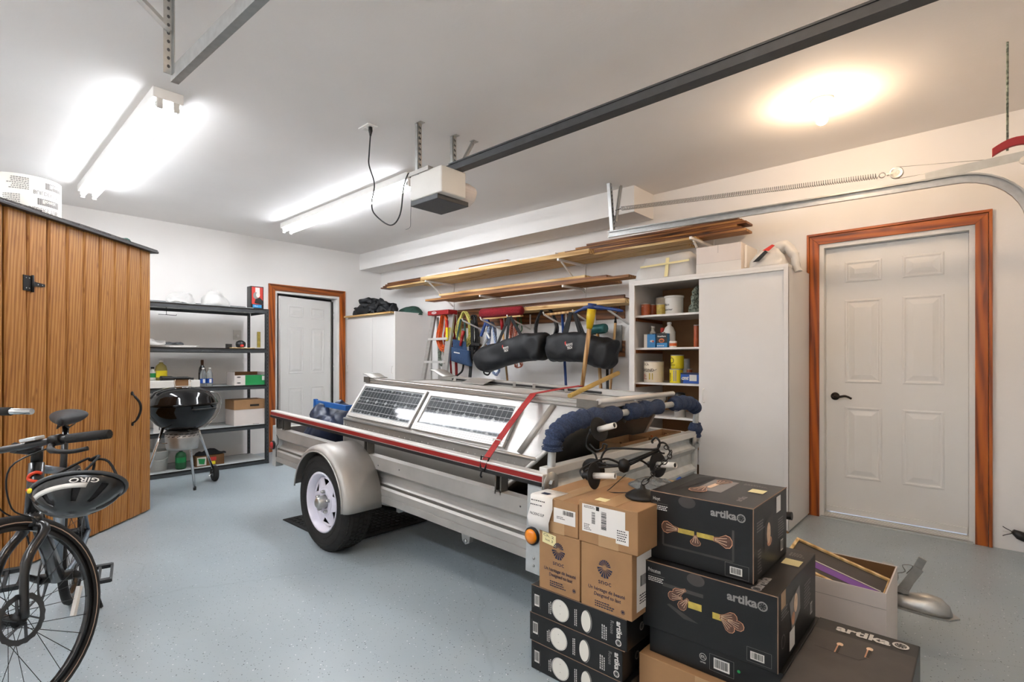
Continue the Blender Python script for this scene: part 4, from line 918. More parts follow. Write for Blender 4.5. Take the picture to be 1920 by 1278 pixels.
MB().add(vs, fs, True).xf(hm).build('shell', 'bike_black', hl, solid=.012)
vs, fs = shell(.93, .13, .09, .085, PI*.48); MB().add(vs, fs, True).xf(hm).build('foam_liner', 'black_cloth', hl, solid=.015)
MB().tube([Vector((.133*math.cos(a), .093*math.sin(a), -.004)) for a in [2*PI*i/32 for i in range(32)]], .006, 6, True).xf(hm).build('edge_trim', 'dark_grey', hl)
MB().add([hm @ Vector((.130*math.cos(a)*math.sin(b), .090*math.sin(a)*math.sin(b) - .004, -.078*math.cos(b))) for b in (.95, 1.12) for a in [-2.3 + .13*i for i in range(13)]], [(i, i+1, 14+i, 13+i) for i in range(12)], True).build('white_stripe', 'print_white', hl, solid=.003)
fcn = Face((0,0,0), (1,0,0), (0,1,0), bend=lambda x, y, l: hm @ Vector(((.132+l)*math.cos(-1.35 + x*8)*math.sin(1.32 - y*8), (.092+l)*math.sin(-1.35 + x*8)*math.sin(1.32 - y*8), -(.077+l)*math.cos(1.32 - y*8))))
fcn.text('print_white', 'GIRO', .1, .005, .018, .08, .02, rot=PI, l=.007).build(hl, {'print_white': 'lettering'})
MB().lathe([(.008,0),(.008,.001),(0,.0012)], 14, frame(hm @ Vector((-.075, -.083, -.025)), hv, (0,0,1), (hm.to_3x3() @ Vector((-.3,-.9,-.1))).normalized())).build('yellow_badge', 'print_yellow', hl)
hook = at(168, 862, d=1.66) - hc
for s in (-1, 1):
    MB().tube(smooth_path([hm @ Vector((.08, s*.075, .0)), hm @ Vector((.05, s*.02, .09)), hook], 5), .004, 5).build('strap', 'strap_black', hl)
    MB().tube(smooth_path([hm @ Vector((-.06, s*.075, .0)), hm @ Vector((-.0, s*.02, .09)), hook], 5), .004, 5).build('strap', 'strap_black', hl)
# ------------------------------------------------------------------ utility trailer, nose slightly down; local frame: x forward, origin below the axle
TO = Vector((-3.1, 2.685, 0)); TP = .035
tmx = Matrix.Translation(TO) @ Matrix.Rotation(TP, 4, 'Y')
tinv = tmx.inverted()
def TL(p): return tinv @ Vector(p)
tr_ = thing('utility_trailer', 'aluminium utility trailer with red striped rail in garage centre', 'trailer'); tr_.matrix_world = tmx
HWD = .865; XR, XF = -1.20, 1.60
for s in (-1, 1):
    # ribbed side panel; offsets are inward from the outer skin
    prof = [(0,.614),(0,.536),(.05,.505),(.05,.474),(0,.427),(0,.39),(.005,.388),(.005,.384),(0,.382),(0,.342),(.05,.342),(.05,.348),(.01,.352),(.01,.425),(.056,.472),(.056,.51),(.01,.54),(.01,.608),(.055,.608),(.055,.614)]
    MB().prism(prof, XR+.03, XF-.07, lambda p, q, t, s=s: Vector((t, s*(HWD-p), q))).build('side_panel', 'alu_dull', tr_)
    B(XR-.03, XR+.035, s*(HWD-.06), s*(HWD+.004), .30, .63).build('rear_post', 'galv_paint', tr_, bevel=.004)
    B(XF-.075, XF+.01, s*(HWD-.05), s*(HWD+.006), .288, .70).build('front_post', 'galv_paint', tr_, bevel=.004)
    # rail with stripes
    ra = B(-1.25, 1.62, s*(HWD-.042), s*(HWD+.012), .698, .752).build('top_rail', 'alu_white', tr_, bevel=.004)
    B(-1.248, 1.615, s*(HWD+.012), s*(HWD+.0145), .718, .742).build('red_stripe', 'red_stripe', ra); B(-1.248, 1.615, s*(HWD+.012), s*(HWD+.0175), .697, .714).build('black_stripe', 'black_stripe', ra)
    for x in (-1.17, -1.06, .135, 1.31):
        m = MB()
        for dx in (0, .035): m.box(x+dx, x+dx+.008, s*(HWD-.05) if s>0 else s*(HWD-.0), s*HWD if s>0 else s*(HWD-.05), .60, .70)
        m.box(x, x+.043, s*(HWD-.05) if s>0 else -HWD+.044, s*(HWD-.044) if s>0 else -HWD+.05, .60, .70); m.box(x, x+.043, min(s*HWD, s*(HWD-.05)), max(s*HWD, s*(HWD-.05)), .612, .62)
        m.build('rail_bracket', 'alu_dark', tr_)
    for zz in (.255, ):
        pass
# black outline of the pressed end cap at the rear near corner
MB().tube([( XR+.042, -HWD-.0025, .56), (XR+.075, -HWD-.0025, .535), (XR+.075, -HWD-.0025, .49), (XR+.042, -HWD-.0025, .465), (XR+.042, -HWD-.0025, .38)], .0025, 5).build('seam', 'black_plastic', tr_)
def lamp(x, z, r, lens, name):
    fm = frame((x, -HWD-.006, z), (1,0,0), (0,0,1), (0,-1,0))
    o = MB().lathe([(r*1.18, 0), (r*1.2, .012), (r*1.02, .016), (r, .01), (0, .01)], 28, fm).build(name, 'black_plastic', tr_); MB().lathe([(r, .01), (r*.97, .02), (r*.5, .026), (0, .027)], 28, fm).build('lens', lens, o)
lamp(XR-.0, .472, .030, 'red_lens', 'tail_lamp'); lamp(1.567, .462, .034, 'amber_lens', 'side_marker_lamp')
for x, z in ((1.575, .36), (1.575, .325)): MB().lathe([(.007,0),(.006,.004),(0,.005)], 10, frame((x, -HWD-.006, z), (1,0,0), (0,0,1), (0,-1,0))).build('rivet', 'galv', tr_)
for x, z in ((.1, .585), (.3, .563), (.52, .575), (1.48, .575)): MB().lathe([(.005,0),(0,.002)], 8, frame((x, -HWD-.0005, z), (1,0,0), (0,0,1), (0,-1,0))).build('bolt', 'dark_grey', tr_)
B(XR, XF-.02, -HWD+.012, HWD-.012, .43, .45).build('deck', 'alu_dark', tr_)
for x in (-1.1, -.55, 0, .55, 1.1): B(x, x+.05, -HWD+.06, HWD-.06, .35, .43).build('cross_member', 'alu_dark', tr_)
for y in (-.62, .58): B(XR+.05, XF-.05, y, y+.04, .33, .43).build('frame_rail', 'alu_dark', tr_)
B(XR-.02, XR+.01, -HWD+.06, HWD-.06, .34, .61).build('tail_gate', 'alu_dull', tr_)
MB().tube([(0, -.95, .30), (0, .95, .30)], .03, 12).build('axle', 'black_metal', tr_)
for s in (-1, 1):
    for x0, z0, z1 in ((-.34, .37, .33), (.34, .37, .33)): MB().bar((x0, s*.72, .37), (x0, s*.72, .25), .04, .03).build('spring_hanger', 'galv_paint', tr_)
    MB().tube(smooth_path([(-.34, s*.72, .26), (-.12, s*.72, .235), (.12, s*.72, .235), (.34, s*.72, .26)], 4), .014, 6).build('leaf_spring', 'black_metal', tr_)
hng = MB().add([(1.0,-.80,.345),(1.08,-.80,.345),(1.07,-.80,.27),(1.04,-.80,.255),(1.015,-.80,.27),(1.0,-.77,.345),(1.08,-.77,.345),(1.07,-.77,.27),(1.04,-.77,.255),(1.015,-.77,.27)], [(0,1,2,3,4),(9,8,7,6,5)] + [(i,(i+1)%5,5+(i+1)%5,5+i) for i in range(5)]).build('jack_bracket', 'galv', tr_)
MB().lathe([(.012,0),(.012,.006),(0,.007)], 8, frame((1.042,-.80,.275), (1,0,0), (0,0,1), (0,-1,0))).build('bracket_bolt', 'galv', hng)
# wheels
def wheel(s):
    fm = frame((0, s*(HWD+.12), .31), (1,0,0), (0,0,1), (0,s,0)); R = .31
    fl = fm
    ty = MB().lathe([(.185,-.085),(.2,-.098),(.245,-.103),(.285,-.095),(.302,-.078),(R,-.06),(R,.06),(.302,.078),(.285,.095),(.245,.103),(.2,.098),(.185,.085),(.185,-.085)], 64, fm, cap=False).build('tire', 'rubber', tr_)
    m = MB()
    for row, (zz, wd) in enumerate(((-.068, .016), (-.035, .024), (0, .02), (.035, .024), (.068, .016))):
        for k in range(60):
            a = 2*PI*(k + .5*(row % 2))/60; da = 2*PI/60*.36; r0, r1 = (R-.006, R+.004) if abs(zz) < .06 else (R-.012, R-.002); sk = .012 if row % 2 else -.012
            p = [fm @ Vector((r*math.cos(a+q*da + sg*sk), r*math.sin(a+q*da + sg*sk), zz + sg*wd/2)) for r in (r0, r1) for q, sg in ((-1,-1),(1,-1),(1,1),(-1,1))]
            m.add(p, [(0,1,2,3),(7,6,5,4),(0,4,5,1),(1,5,6,2),(2,6,7,3),(3,7,4,0)])
    o = m.build('tread_blocks', 'rubber', ty); o['kind'] = 'stuff'
    for r in (.215, .262): MB().lathe([(r,.101),(r+.003,.1035),(r+.006,.101)], 64, fm, cap=False).build('sidewall_ring', 'rubber', ty)
    rm = MB().lathe([(.188,.088),(.192,.096),(.185,.1),(.176,.094),(.17,.075),(.16,.058),(.158,-.06),(.17,-.085),(.185,-.088),(.185,-.09)], 56, fm, cap=False).build('rim', 'rim_white', tr_, solid=.003)
    # pressed centre disc with six triangular windows
    m = MB(); n = 6
    for k in range(n):
        a0 = 2*PI*k/n; st = 2*PI/n
        def q(r, a, z): return fm @ Vector((r*math.cos(a), r*math.sin(a), z))
        zo, zm, zi = .058, .064, .072
        pts = [q(.16, a0, zo), q(.16, a0+st*.5, zo), q(.16, a0+st, zo), q(.13, a0, zm), q(.146, a0+st*.22, zm-.006), q(.146, a0+st*.78, zm-.006), q(.13, a0+st, zm), q(.1, a0+st*.5, zi-.004), q(.088, a0, zi), q(.088, a0+st*.5, zi), q(.088, a0+st, zi)]
        m.add(pts, [(0,1,4,3),(1,2,6,5),(1,5,4),(3,4,7,9,8),(5,6,10,9,7)])
    m.lathe([(.088,.072),(.075,.076),(.045,.072),(.042,.066)], 30, fm, cap=False); m.build('wheel_disc', 'rim_white', tr_, solid=.004)
    MB().lathe([(.155,.045),(0,.045)], 30, fm).build('brake_plate', 'black_metal', tr_)
    MB().lathe([(.044,.05),(.04,.08),(.036,.115),(.03,.123),(.026,.127),(0,.127)], 24, fm).build('hub_cap', 'galv', tr_)
    for k in range(5):
        a = 2*PI*k/5 + .3; MB().lathe([(.011,.06),(.011,.092),(.007,.098),(0,.099)], 6, fm @ Matrix.Translation((.066*math.cos(a), .066*math.sin(a), 0)), smooth=False).build('lug_nut', 'galv', tr_)
    # fender
    sec = [(HWD-.002, 0), (HWD+.19, 0), (HWD+.225, -.006), (HWD+.243, -.022), (HWD+.247, -.04)]
    vs = []; A0, A1, NA = math.radians(174), math.radians(-3), 26
    for i in range(NA+1):
        a = A0 + (A1-A0)*i/NA; rr = .345; ext = 0
        for y, dz in sec:
            r = rr + dz; vs.append((r*math.cos(a)*1.0, s*y, .33 + r*math.sin(a)))
    K = len(sec); NN = NA + 1
    fs = [(i*K+k, i*K+k+1, i*K+K+k+1, i*K+K+k) for i in range(NN-1) for k in range(K-1)]
    fd = MB().add(vs, fs, True).build('fender', 'alu_dull', tr_, solid=.004)
    MB().tube([vs[i*K+K-1] for i in range(NN)], .005, 6).build('fender_lip', 'alu', fd)
    m = MB(); inner = [Vector((x*.93, s*(HWD+.001), .33+(z-.33)*.93)) for x, y, z in [vs[i*K] for i in range(NN)]]; outer = [Vector((vs[i*K][0], s*(HWD+.001), vs[i*K][2])) for i in range(NN)]
    m.add(inner + outer, [(i, i+1, NN+i+1, NN+i) for i in range(NN-1)]); m.build('fender_flange', 'alu_dull', fd)
wheel(-1); wheel(1)
# front board with two ribs, tubes and the wrapped hoop
prof = [(0,.345),(0,.46),(.03,.50),(.03,.515),(0,.545),(0,.615),(.03,.655),(.03,.67),(0,.70),(0,.735),(-.012,.735),(-.012,.345)]
MB().prism(prof, -HWD+.04, HWD-.04, lambda p, q, t: Vector((XF-.01+p, t, q))).build('front_board', 'galv_paint', tr_)
B(XF-.03, XF+.02, -HWD+.02, HWD-.02, .735, .775).build('front_top_tube', 'alu_white', tr_, bevel=.004)
for y in (-.5, -.1): B(XF+.0205, XF+.022, y, y+.16, .65, .672).build('reflector_tape', 'paper', tr_)
HB_ = [TL(at(u, v, x=-1.5)) for u, v in ((1029, 895), (1031, 850), (1036, 815), (1050, 796), (1082, 783), (1148, 774), (1190, 767), (1250, 757), (1280, 754), (1296, 766), (1303, 790), (1303, 830))]
xh = XF - .0
for p in HB_: p.x = xh
HB_[0].y = HB_[1].y = -HWD+.075; HB_[2].y = -HWD+.09; HB_[-1].y = HB_[-2].y = HWD-.03
sp_ = smooth_path(HB_, 5)
MB().tube(sp_, .019, 12).build('hoop', 'galv_paint', tr_)
def wrap(i0, i1, seed, drop=0):
    pts = []; seg = sp_[i0:i1]
    dense = []
    for a, b in zip(seg, seg[1:]):
        for k in range(4): dense.append(a + (b-a)*(k/4))
    dense.append(seg[-1]); rr = random.Random(seed)
    rad = [.043 + .005*math.sin(k*.8 + seed) + rr.uniform(-.002, .003) for k in range(len(dense))]; rad[0] = rad[-1] = .036
    return MB().tube(dense, rad, 18).jitter(.003, 30, seed).build('towel_wrap', 'terry_blue', tr_)
n0 = len(sp_)
wrap(6, 26, 1); wrap(27, 34, 2); wrap(35, 46, 3); wrap(50, 54, 4)
for i in (7, 20, 30, 36, 41): MB().tube([sp_[i] + Vector((0, .0, 0)) + (Vector((math.cos(a), 0, math.sin(a))) if i > 12 else Vector((math.cos(a), math.sin(a), 0)))*.049 for a in [2*PI*k/16 for k in range(16)]], .0022, 5, True).build('tie_string', 'terry_blue', tr_)
for s in (-1, 1):
    c = Vector((XF+.0, s*(HWD-.045), .705)); fm = frame(c + Vector((.02, 0, 0)), (0,1,0), (0,0,1), (1,0,0))
    pl = MB().lathe([(.052,-.004),(.052,.004),(0,.004)], 24, fm).build('clamp_plate', 'galv', tr_); MB().lathe([(.018,.004),(.018,.02),(0,.022)], 6, fm, smooth=False).build('clamp_bolt', 'galv', pl)
    pl2 = B(XF+.012, XF+.022, s*(HWD-.045)-.0 if s<0 else s*(HWD-.045)-.06, s*(HWD-.045)+.06 if s<0 else s*(HWD-.045), .68, .74).build('clamp_plate', 'galv', tr_, bevel=.01)
# tongue and coupler
cpl = TL((-.17, 2.80, .165))
MB().bar((.9, .06, .37), (cpl.x-.12, cpl.y, cpl.z), .075, .075).build('tongue', 'galv', tr_)
vs = []; sec = [(-.26,.045,.045),(-.16,.048,.048),(-.06,.052,.05),(0,.056,.066),(.045,.05,.06),(.075,.03,.035),(.085,.006,.008)]
n = 16
for x, wd, h in sec:
    for k in range(n):
        a = PI*k/(n-1); vs.append(cpl + Vector((x, wd*math.cos(a), h*math.sin(a)-.01)))
fs = [(i*n+k, i*n+k+1, i*n+n+k+1, i*n+n+k) for i in range(len(sec)-1) for k in range(n-1)]
cp = MB().add(vs, fs, True).build('coupler', 'galv', tr_, solid=.004)
MB().prism([(-.26,-.058),(.02,-.066),(.075,-.05),(.108,0),(.075,.05),(.02,.066),(-.26,.058)], -.018, -.011, lambda p, q, t: cpl + Vector((p, q, t))).build('coupler_flange', 'galv', cp)
MB().lathe([(.014,0),(.012,.005),(0,.006)], 12, frame(cpl + Vector((-.16,-.048,.012)), (1,0,0), (0,0,1), (0,-1,0))).build('coupler_bolt', 'galv', cp)
lv = MB().bar(cpl + Vector((-.075, -.0, .05)), cpl + Vector((-.02, 0, .20)), .03, .008, (0,1,0)); lv.bar(cpl + Vector((-.09, -.018, .04)), cpl + Vector((-.03, -.018, .16)), .035, .004, (0,1,0)); lv.build('latch_lever', 'galv', cp)
MB().box(-.13, -.06, -.026, .026, .04, .055, Matrix.Translation(cpl)).build('latch_base', 'galv', cp)
MB().tube([cpl + Vector((-.13 + .03*math.cos(a), -.03, .105 + .035*math.sin(a))) for a in [2*PI*k/18 for k in range(18)]], .004, 6, True).build('safety_ring', 'galv', cp)
MB().box(-.16, -.12, -.028, .028, .05, .14, Matrix.Translation(cpl)).build('latch_guard', 'galv', cp)
jk = at(1470, 966, y=2.74); jb = Vector((jk.x-.16, 2.76, 0))
jp = MB().tube([TL((jb.x, jb.y+.1, .1)), TL((jb.x, jb.y+.1, .44))], .028, 14).build('tongue_jack', 'galv', tr_); MB().tube([TL((jb.x, jb.y+.1, .44)), TL((jb.x, jb.y, .445)), TL((jk.x-.06, jk.y, jk.z-.004))], .008, 8).build('jack_crank', 'galv', jp)
MB().tube([TL((jk.x-.07, jk.y, jk.z-.004)), TL((jk.x-.02, jk.y, jk.z)), TL((jk.x+.035, jk.y, jk.z+.004))], [.012, .016, .02], 12).build('jack_knob', 'black_plastic', jp)
MB().tube(smooth_path([cpl + Vector(p) for p in ((-.07,-.03,.13), (-.05,-.035,.17), (-.085,-.04,.165), (-.075,-.04,.14), (-.11,-.035,.12))], 4), .002, 5).build('pin_wire', 'steel_rod', cp)

# ------------------------------------------------------------------ aluminium camping shell riding in the trailer
shl = thing('aluminium_shell', 'aluminium camper shell with two solar panels riding in the trailer', 'camper shell'); shl.matrix_world = tmx
SR = -.615; zb, zm, zt = .452, .73, 1.012; yb, yt = .575, .388
bow = [(1.572, zt), (1.47, .90), (1.336, zm), (1.2, .61), (1.094, .525), (1.02, zb)]
for s in (-1, 1):
    low = [(SR, zb), (1.02, zb), (1.094, .525), (1.2, .61), (1.336, zm), (SR, zm)]
    MB().add([(x, s*yb, z) for x, z in low] + [(x, s*(yb-.006), z) for x, z in low], [tuple(range(6)), tuple(reversed(range(6, 12)))] + [(i, (i+1)%6, 6+(i+1)%6, 6+i) for i in range(6)]).build('lower_wall', 'alu', shl)
    up = [(SR, zm, yb), (1.336, zm, yb), (1.47, .90, yb-(yb-yt)*.6), (1.572, zt, yt), (SR, zt, yt)]
    MB().add([(x, s*y, z) for x, z, y in up] + [(x, s*(y-.005), z-.004) for x, z, y in up], [tuple(range(5)), tuple(reversed(range(5, 10)))] + [(i, (i+1)%5, 5+(i+1)%5, 5+i) for i in range(5)]).build('sloped_wall', 'alu', shl)
    MB().tube([(SR-.0, s*(yb+.003), zm), (1.34, s*(yb+.003), zm)], .011, 8).build('knuckle_moulding', 'alu', shl)
    MB().tube([(x, s*(yb if z <= zm else yb-(yb-yt)*(z-zm)/(zt-zm)), z) for x, z in bow], .013, 8).build('bow_moulding', 'alu_white', shl)
    rail = MB()
    rail.prism([(0, 0), (.046, 0), (.046, .012), (.04, .016), (.046, .02), (.046, .03), (.04, .034), (.04, .04), (0, .04)], SR-.0, 1.585, lambda p, q, t, s=s: Vector((t, s*(yt-.03+p*.9), zt+q-.002))); rail.build('top_rail', 'alu', shl)
    for x0, x1 in ((SR-.012, SR+.07), (1.46, 1.592)): B(x0, x1, s*(yt+.011), s*(yt+.0165), zt-.002, zt+.042).build('corner_gusset', 'alu_dark', shl)
    for k in range(30):
        x = SR + .03 + k*.063
        if x < 1.26: MB().lathe([(.0042,0),(.003,.002),(0,.003)], 6, frame((x, s*(yb), zm-.045), (1,0,0), (0,0,1), (0,s,0))).build('rivet', 'alu_white', shl)
    B(SR-.012, SR+.0, s*(yb-.05), s*(yb+.002), zb, zm).build('rear_corner', 'alu_white', shl)
MB().add([(x, s*(yb if z <= zm else yb-(yb-yt)*(z-zm)/(zt-zm)), z) for x, z in bow for s in (-1, -.33, .33, 1)], [(4*i+k, 4*i+k+1, 4*i+5+k, 4*i+4+k) for i in range(5) for k in range(3)], True).build('bow_panel', 'alu_dark', shl, solid=-.004)  # darker metal carries the shade of the down-facing bow
MB().add([(SR, -yb, zb), (SR, yb, zb), (SR, yb, zm), (SR, yt, zt), (SR, -yt, zt), (SR, -yb, zm)], [(0,1,2,3,4,5)]).build('rear_wall', 'alu', shl, solid=.004)
B(SR+.01, 1.56, -yt+.03, yt-.03, zt-.012, zt-.006).build('top_sheet', 'alu_white', shl)
fb = MB().tube([(1.588, -yt-.0, zt+.036), (1.588, yt+.1, zt+.036)], .016, 12).build('front_bar', 'alu_white', shl)
MB().prism([(0,0),(.05,0),(.05,.04),(0,.04)], -yt, yt, lambda p, q, t: Vector((1.535+p, t, zt-.002+q))).build('front_rail', 'alu_white', shl)
for k in range(7):
    y = -yt + .05 + k*.11; MB().lathe([(.004,0),(0,.003)], 6, frame((1.5855, y, zt+.0), (0,1,0), (0,0,1), (1,0,0))).build('rivet', 'alu_white', shl)
MB().bar((1.555, .0, .985), (1.48, .05, .9), .045, .004, (0,1,0)).build('bow_strap', 'alu_dull', shl)
# curved rear end plates, bracket plate and clips on the top
def curl(y0, y1, x0, L, h, nm):
    pts = [(x0 + L*i/10, zt + .04 + h*(.5+.5*math.cos(PI*i/10))) for i in range(11)]
    MB().add([(x, y, z) for x, z in pts for y in (y0, y1)], [(2*i, 2*i+1, 2*i+3, 2*i+2) for i in range(10)], True).build(nm, 'alu_dull', shl, solid=.006)
curl(-yt-.02, -yt+.12, SR-.02, .14, .028, 'end_plate'); curl(yt-.14, yt+.0, SR-.16, .30, -.05, 'end_plate') if False else curl(yt-.13, yt+.02, SR+.0, .2, .05, 'end_plate')
MB().add([(SR+.46, yt-.03, zt+.043), (SR+.72, yt-.03, zt+.043), (SR+.72, yt-.16, zt+.005), (SR+.46, yt-.16, zt+.005)], [(0,1,2,3)]).build('bracket_plate', 'alu', shl, solid=.004)
for x in (SR+.25, SR+.95, SR+1.15, SR+1.45): MB().bar((x, yt-.04, zt+.03), (x+.05, yt-.1, zt-.0), .022, .006).build('clip', 'alu_dull', shl)
B(SR+.2, SR+1.75, yt-.038, yt-.033, zt+.004, zt+.02).build('rail_dark_line', 'black_plastic', shl)  # thin dark line along the inner face of the far rail
# diagonal strut: pressed stiffener on the sloped wall front
es = Vector((0, (yb-yt), zt-zm)).normalized(); nn = Vector((0, -es.z, es.y)); L_ = math.hypot(yb-yt, zt-zm)
def SP(x, h, o=0): return Vector((x, -yb, zm)) + Vector((0, es.y, es.z))*h + nn*o
MB().tube([SP(1.205, .015, -.004), SP(1.30, L_-.01, -.004)], .022, 10).build('stiffener', 'alu_dull', shl)
# solar panels
def solar(x0, x1, bw, bb):
    p = MB()
    h0, h1 = .022, L_-.028
    fr = MB()
    def slab(mb, a0, a1, b0, b1, o0, o1): mb.add([SP(x, h, o) for o in (o0, o1) for x, h in ((a0,b0),(a1,b0),(a1,b1),(a0,b1))], [(3,2,1,0),(4,5,6,7),(0,1,5,4),(1,2,6,5),(2,3,7,6),(3,0,4,7)]); return mb
    root = slab(MB(), x0, x1, h0, h1, .001, .016).build('solar_panel', 'solar_back', shl)
    for a in ((x0, x1, h0, h0+bb), (x0, x1, h1-bw, h1), (x0, x0+bw, h0+bb, h1-bw), (x1-bw, x1, h0+bb, h1-bw)): slab(MB(), a[0], a[1], a[2], a[3], .001, .024).build('panel_frame', 'alu_white', root, bevel=.002)
    for k in range(3):
        hh = h0 + bb*(k+.7)/3.4; slab(MB(), x0+.002, x1-.002, hh, hh+.002, .024, .0246).build('frame_groove', 'alu_dark', root)
    gx0, gx1, gh0, gh1 = x0+bw+.008, x1-bw-.008, h0+bb+.008, h1-bw-.008; cw = (gx1-gx0)/6; ch = (gh1-gh0)/2; g = .0015; c = cw*.13
    for i in range(6):
        for j in range(2):
            a, b = gx0+i*cw+g, gh0+j*ch+g; w_, h_ = cw-2*g, ch-2*g
            pts = [(a+c,b),(a+w_-c,b),(a+w_,b+c*.8),(a+w_,b+h_-c*.8),(a+w_-c,b+h_),(a+c,b+h_),(a,b+h_-c*.8),(a,b+c*.8)]
            MB().add([SP(x, h, .0166) for x, h in pts], [tuple(range(8))]).build('cell', 'solar_cell', root)
    m = MB()
    for j in range(2):
        for q in (.25, .75):
            hh = gh0 + (j+q)*ch; m.add([SP(x, h, .0172) for x, h in ((gx0,hh),(gx1,hh),(gx1,hh+.0022),(gx0,hh+.0022))], [(0,1,2,3)])
    for i in range(6):
        for q in (.36, .68):
            xx = gx0 + (i+q)*cw; m.add([SP(x, h, .0170) for x, h in ((xx,gh0),(xx+.0012,gh0),(xx+.0012,gh1),(xx,gh1))], [(0,1,2,3)])
    m.build('busbars', 'solar_line', root)['kind'] = 'stuff'
solar(-.575, .215, .022, .03); solar(.245, 1.09, .032, .05)

# ------------------------------------------------------------------ things lying in and on the trailer
def tthing(name, label, cat): o = thing(name, label, cat); o.matrix_world = tmx; return o
o = heap(-.92, -.46, .452, .2, .28, .36, .07, 6, 11, n=50, pw=.7).build('navy_tarp', 'navy_tarp'); o.matrix_world = tmx; tag(o, 'crumpled navy blue tarp heaped in the rear of the trailer', 'tarp')
o = heap(-.98, .32, .452, .15, .25, .37, .05, 7, 13).build('black_bag', 'black_cloth'); o.matrix_world = tmx; tag(o, 'dark folded cover heaped behind the navy tarp', 'cover')
o = heap(-.80, -.0, .452, .12, .2, .42, .05, 9, 17).build('clear_plastic_wrap', 'poly_bag'); o.matrix_world = tmx; tag(o, 'crumpled clear plastic wrap standing behind the navy tarp', 'plastic wrap')
bf = tthing('folding_stand', 'blue painted metal frame standing at the rear of trailer', 'stand')
fa = TL(at(592, 752, y=2.14)); fb_ = Vector((-.65, fa.y+.5, fa.z))
MB().box(fa.x-.015, fa.x+.015, fa.y-.015, fa.y+.015, .452, fa.z+.02).build('upright', 'blue_paint', bf, bevel=.003); MB().box(fb_.x-.015, fb_.x+.015, fb_.y-.015, fb_.y+.015, .452, fa.z+.02).build('upright', 'blue_paint', bf, bevel=.003)
MB().box(fa.x+.015, fb_.x+.015, fa.y-.01, fa.y+.01, fa.z-.03, fa.z+.012).build('crossbar', 'blue_paint', bf, bevel=.003); MB().box(fb_.x-.012, fb_.x+.012, fa.y+.01, fb_.y+.015, fa.z-.03, fa.z+.012).build('crossbar', 'blue_paint', bf, bevel=.003)
fbx = tthing('alloy_locker', 'low aluminium locker behind the front board of trailer', 'locker'); B(1.375, 1.555, -.1, .8, .452, .70).build('body', 'alu_dull', fbx, bevel=.004); B(1.37, 1.557, -.105, .805, .70, .71).build('lid', 'alu_white', fbx, bevel=.003)
def tray(name, label, x0, x1, y0, y1, z, h):
    t = tthing(name, label, 'tray'); th = .004
    B(x0, x1, y0, y1, z, z+th).build('bottom', 'cardboard', t)
    for a in ((x0, x0+th, y0, y1), (x1-th, x1, y0, y1), (x0+th, x1-th, y0, y0+th), (x0+th, x1-th, y1-th, y1)): B(a[0], a[1], a[2], a[3], z+th, z+h).build('side', 'cardboard', t)
    rr = random.Random(len(label))
    for k in range(12):
        c = Vector((rr.uniform(x0+.03, x1-.03), rr.uniform(y0+.04, y1-.04), z+th+.012+.002*k)); MB().bar(c, c + Vector((rr.uniform(-.02,.02), rr.uniform(-.035,.035), rr.uniform(0,.01))), .012, .008).build('scrap', ('pine_raw', 'print_orange', 'paper', 'cardboard_dark')[k % 4], t)
tray('cardboard_tray', 'shallow cardboard tray of wood scraps on the trailer locker', 1.40, 1.54, -.07, .27, .711, .07)
tray('cardboard_tray', 'shallow cardboard tray with blue packets at far end of locker', 1.40, 1.54, .33, .74, .711, .06)
# red ratchet strap
st = tthing('ratchet_strap', 'red webbing strap tied from the trailer rail over the shell', 'strap')
p = [TL(at(906, 862, y=1.80)), TL(at(906, 862, y=1.80)), None]
q0 = TL(at(910, 856, y=1.82)); q0.y = -HWD+.0; q0.z = .757
r0 = Vector((TL(at(1003, 741, y=2.30)).x, -yt-.012, zt+.046)); r1 = Vector((TL(at(1085, 733, y=3.06)).x, yt+.012, zt+.046)); q1 = Vector((r1.x+.02, HWD-.02, .757))
path = [q0] + [q0 + (r0-q0)*t_ + Vector((0, -.012*math.sin(PI*t_), 0)) for t_ in (.25, .5, .75)] + [r0, r0 + (r1-r0)*.5 + Vector((0,0,.003)), r1, q1]
vs = []
for i, c in enumerate(path):
    d = (path[min(i+1, len(path)-1)] - path[max(i-1, 0)]).normalized(); w_ = Vector((1,0,0)); w_ = (w_ - d*w_.dot(d)).normalized(); vs += [c - w_*.02, c + w_*.02]
MB().add(vs, [(2*i, 2*i+1, 2*i+3, 2*i+2) for i in range(len(path)-1)]).build('webbing', 'red_strap', st, solid=.003)
MB().tube([q0 + Vector((-.028,0,.012)), q0 + Vector((.028,0,.012)), q0 + Vector((.014,-.02,-.05)), q0 + Vector((-.014,-.02,-.05))], .005, 6, True).build('hook_ring', 'black_metal', st); MB().tube(smooth_path([q0 + Vector(v) for v in ((0,-.02,-.045), (0,-.03,-.075), (0,-.022,-.085))], 3), .005, 6).build('hook', 'black_metal', st)
MB().tube([path[1] + Vector((x, -.006, z)) for x, z in ((-.026,-.008),(.026,-.008),(.026,.01),(-.026,.01))], .003, 6, True).build('buckle', 'alu_white', st)
a = at(1068, 742, y=2.42); b = at(1159, 699, y=3.05)
pl = thing('bamboo_pole', 'short bamboo coloured pole lying slanted over the shell top', 'pole'); MB().tube([a, a + (b-a)*.5, b], [.014, .0145, .015], 12).build('shaft', 'bamboo', pl); MB().lathe([(.011,0),(.011,.002)], 12, frame(b, (b-a).orthogonal(), (b-a).cross((b-a).orthogonal()), (b-a).normalized())).build('bore', 'print_brown', pl)
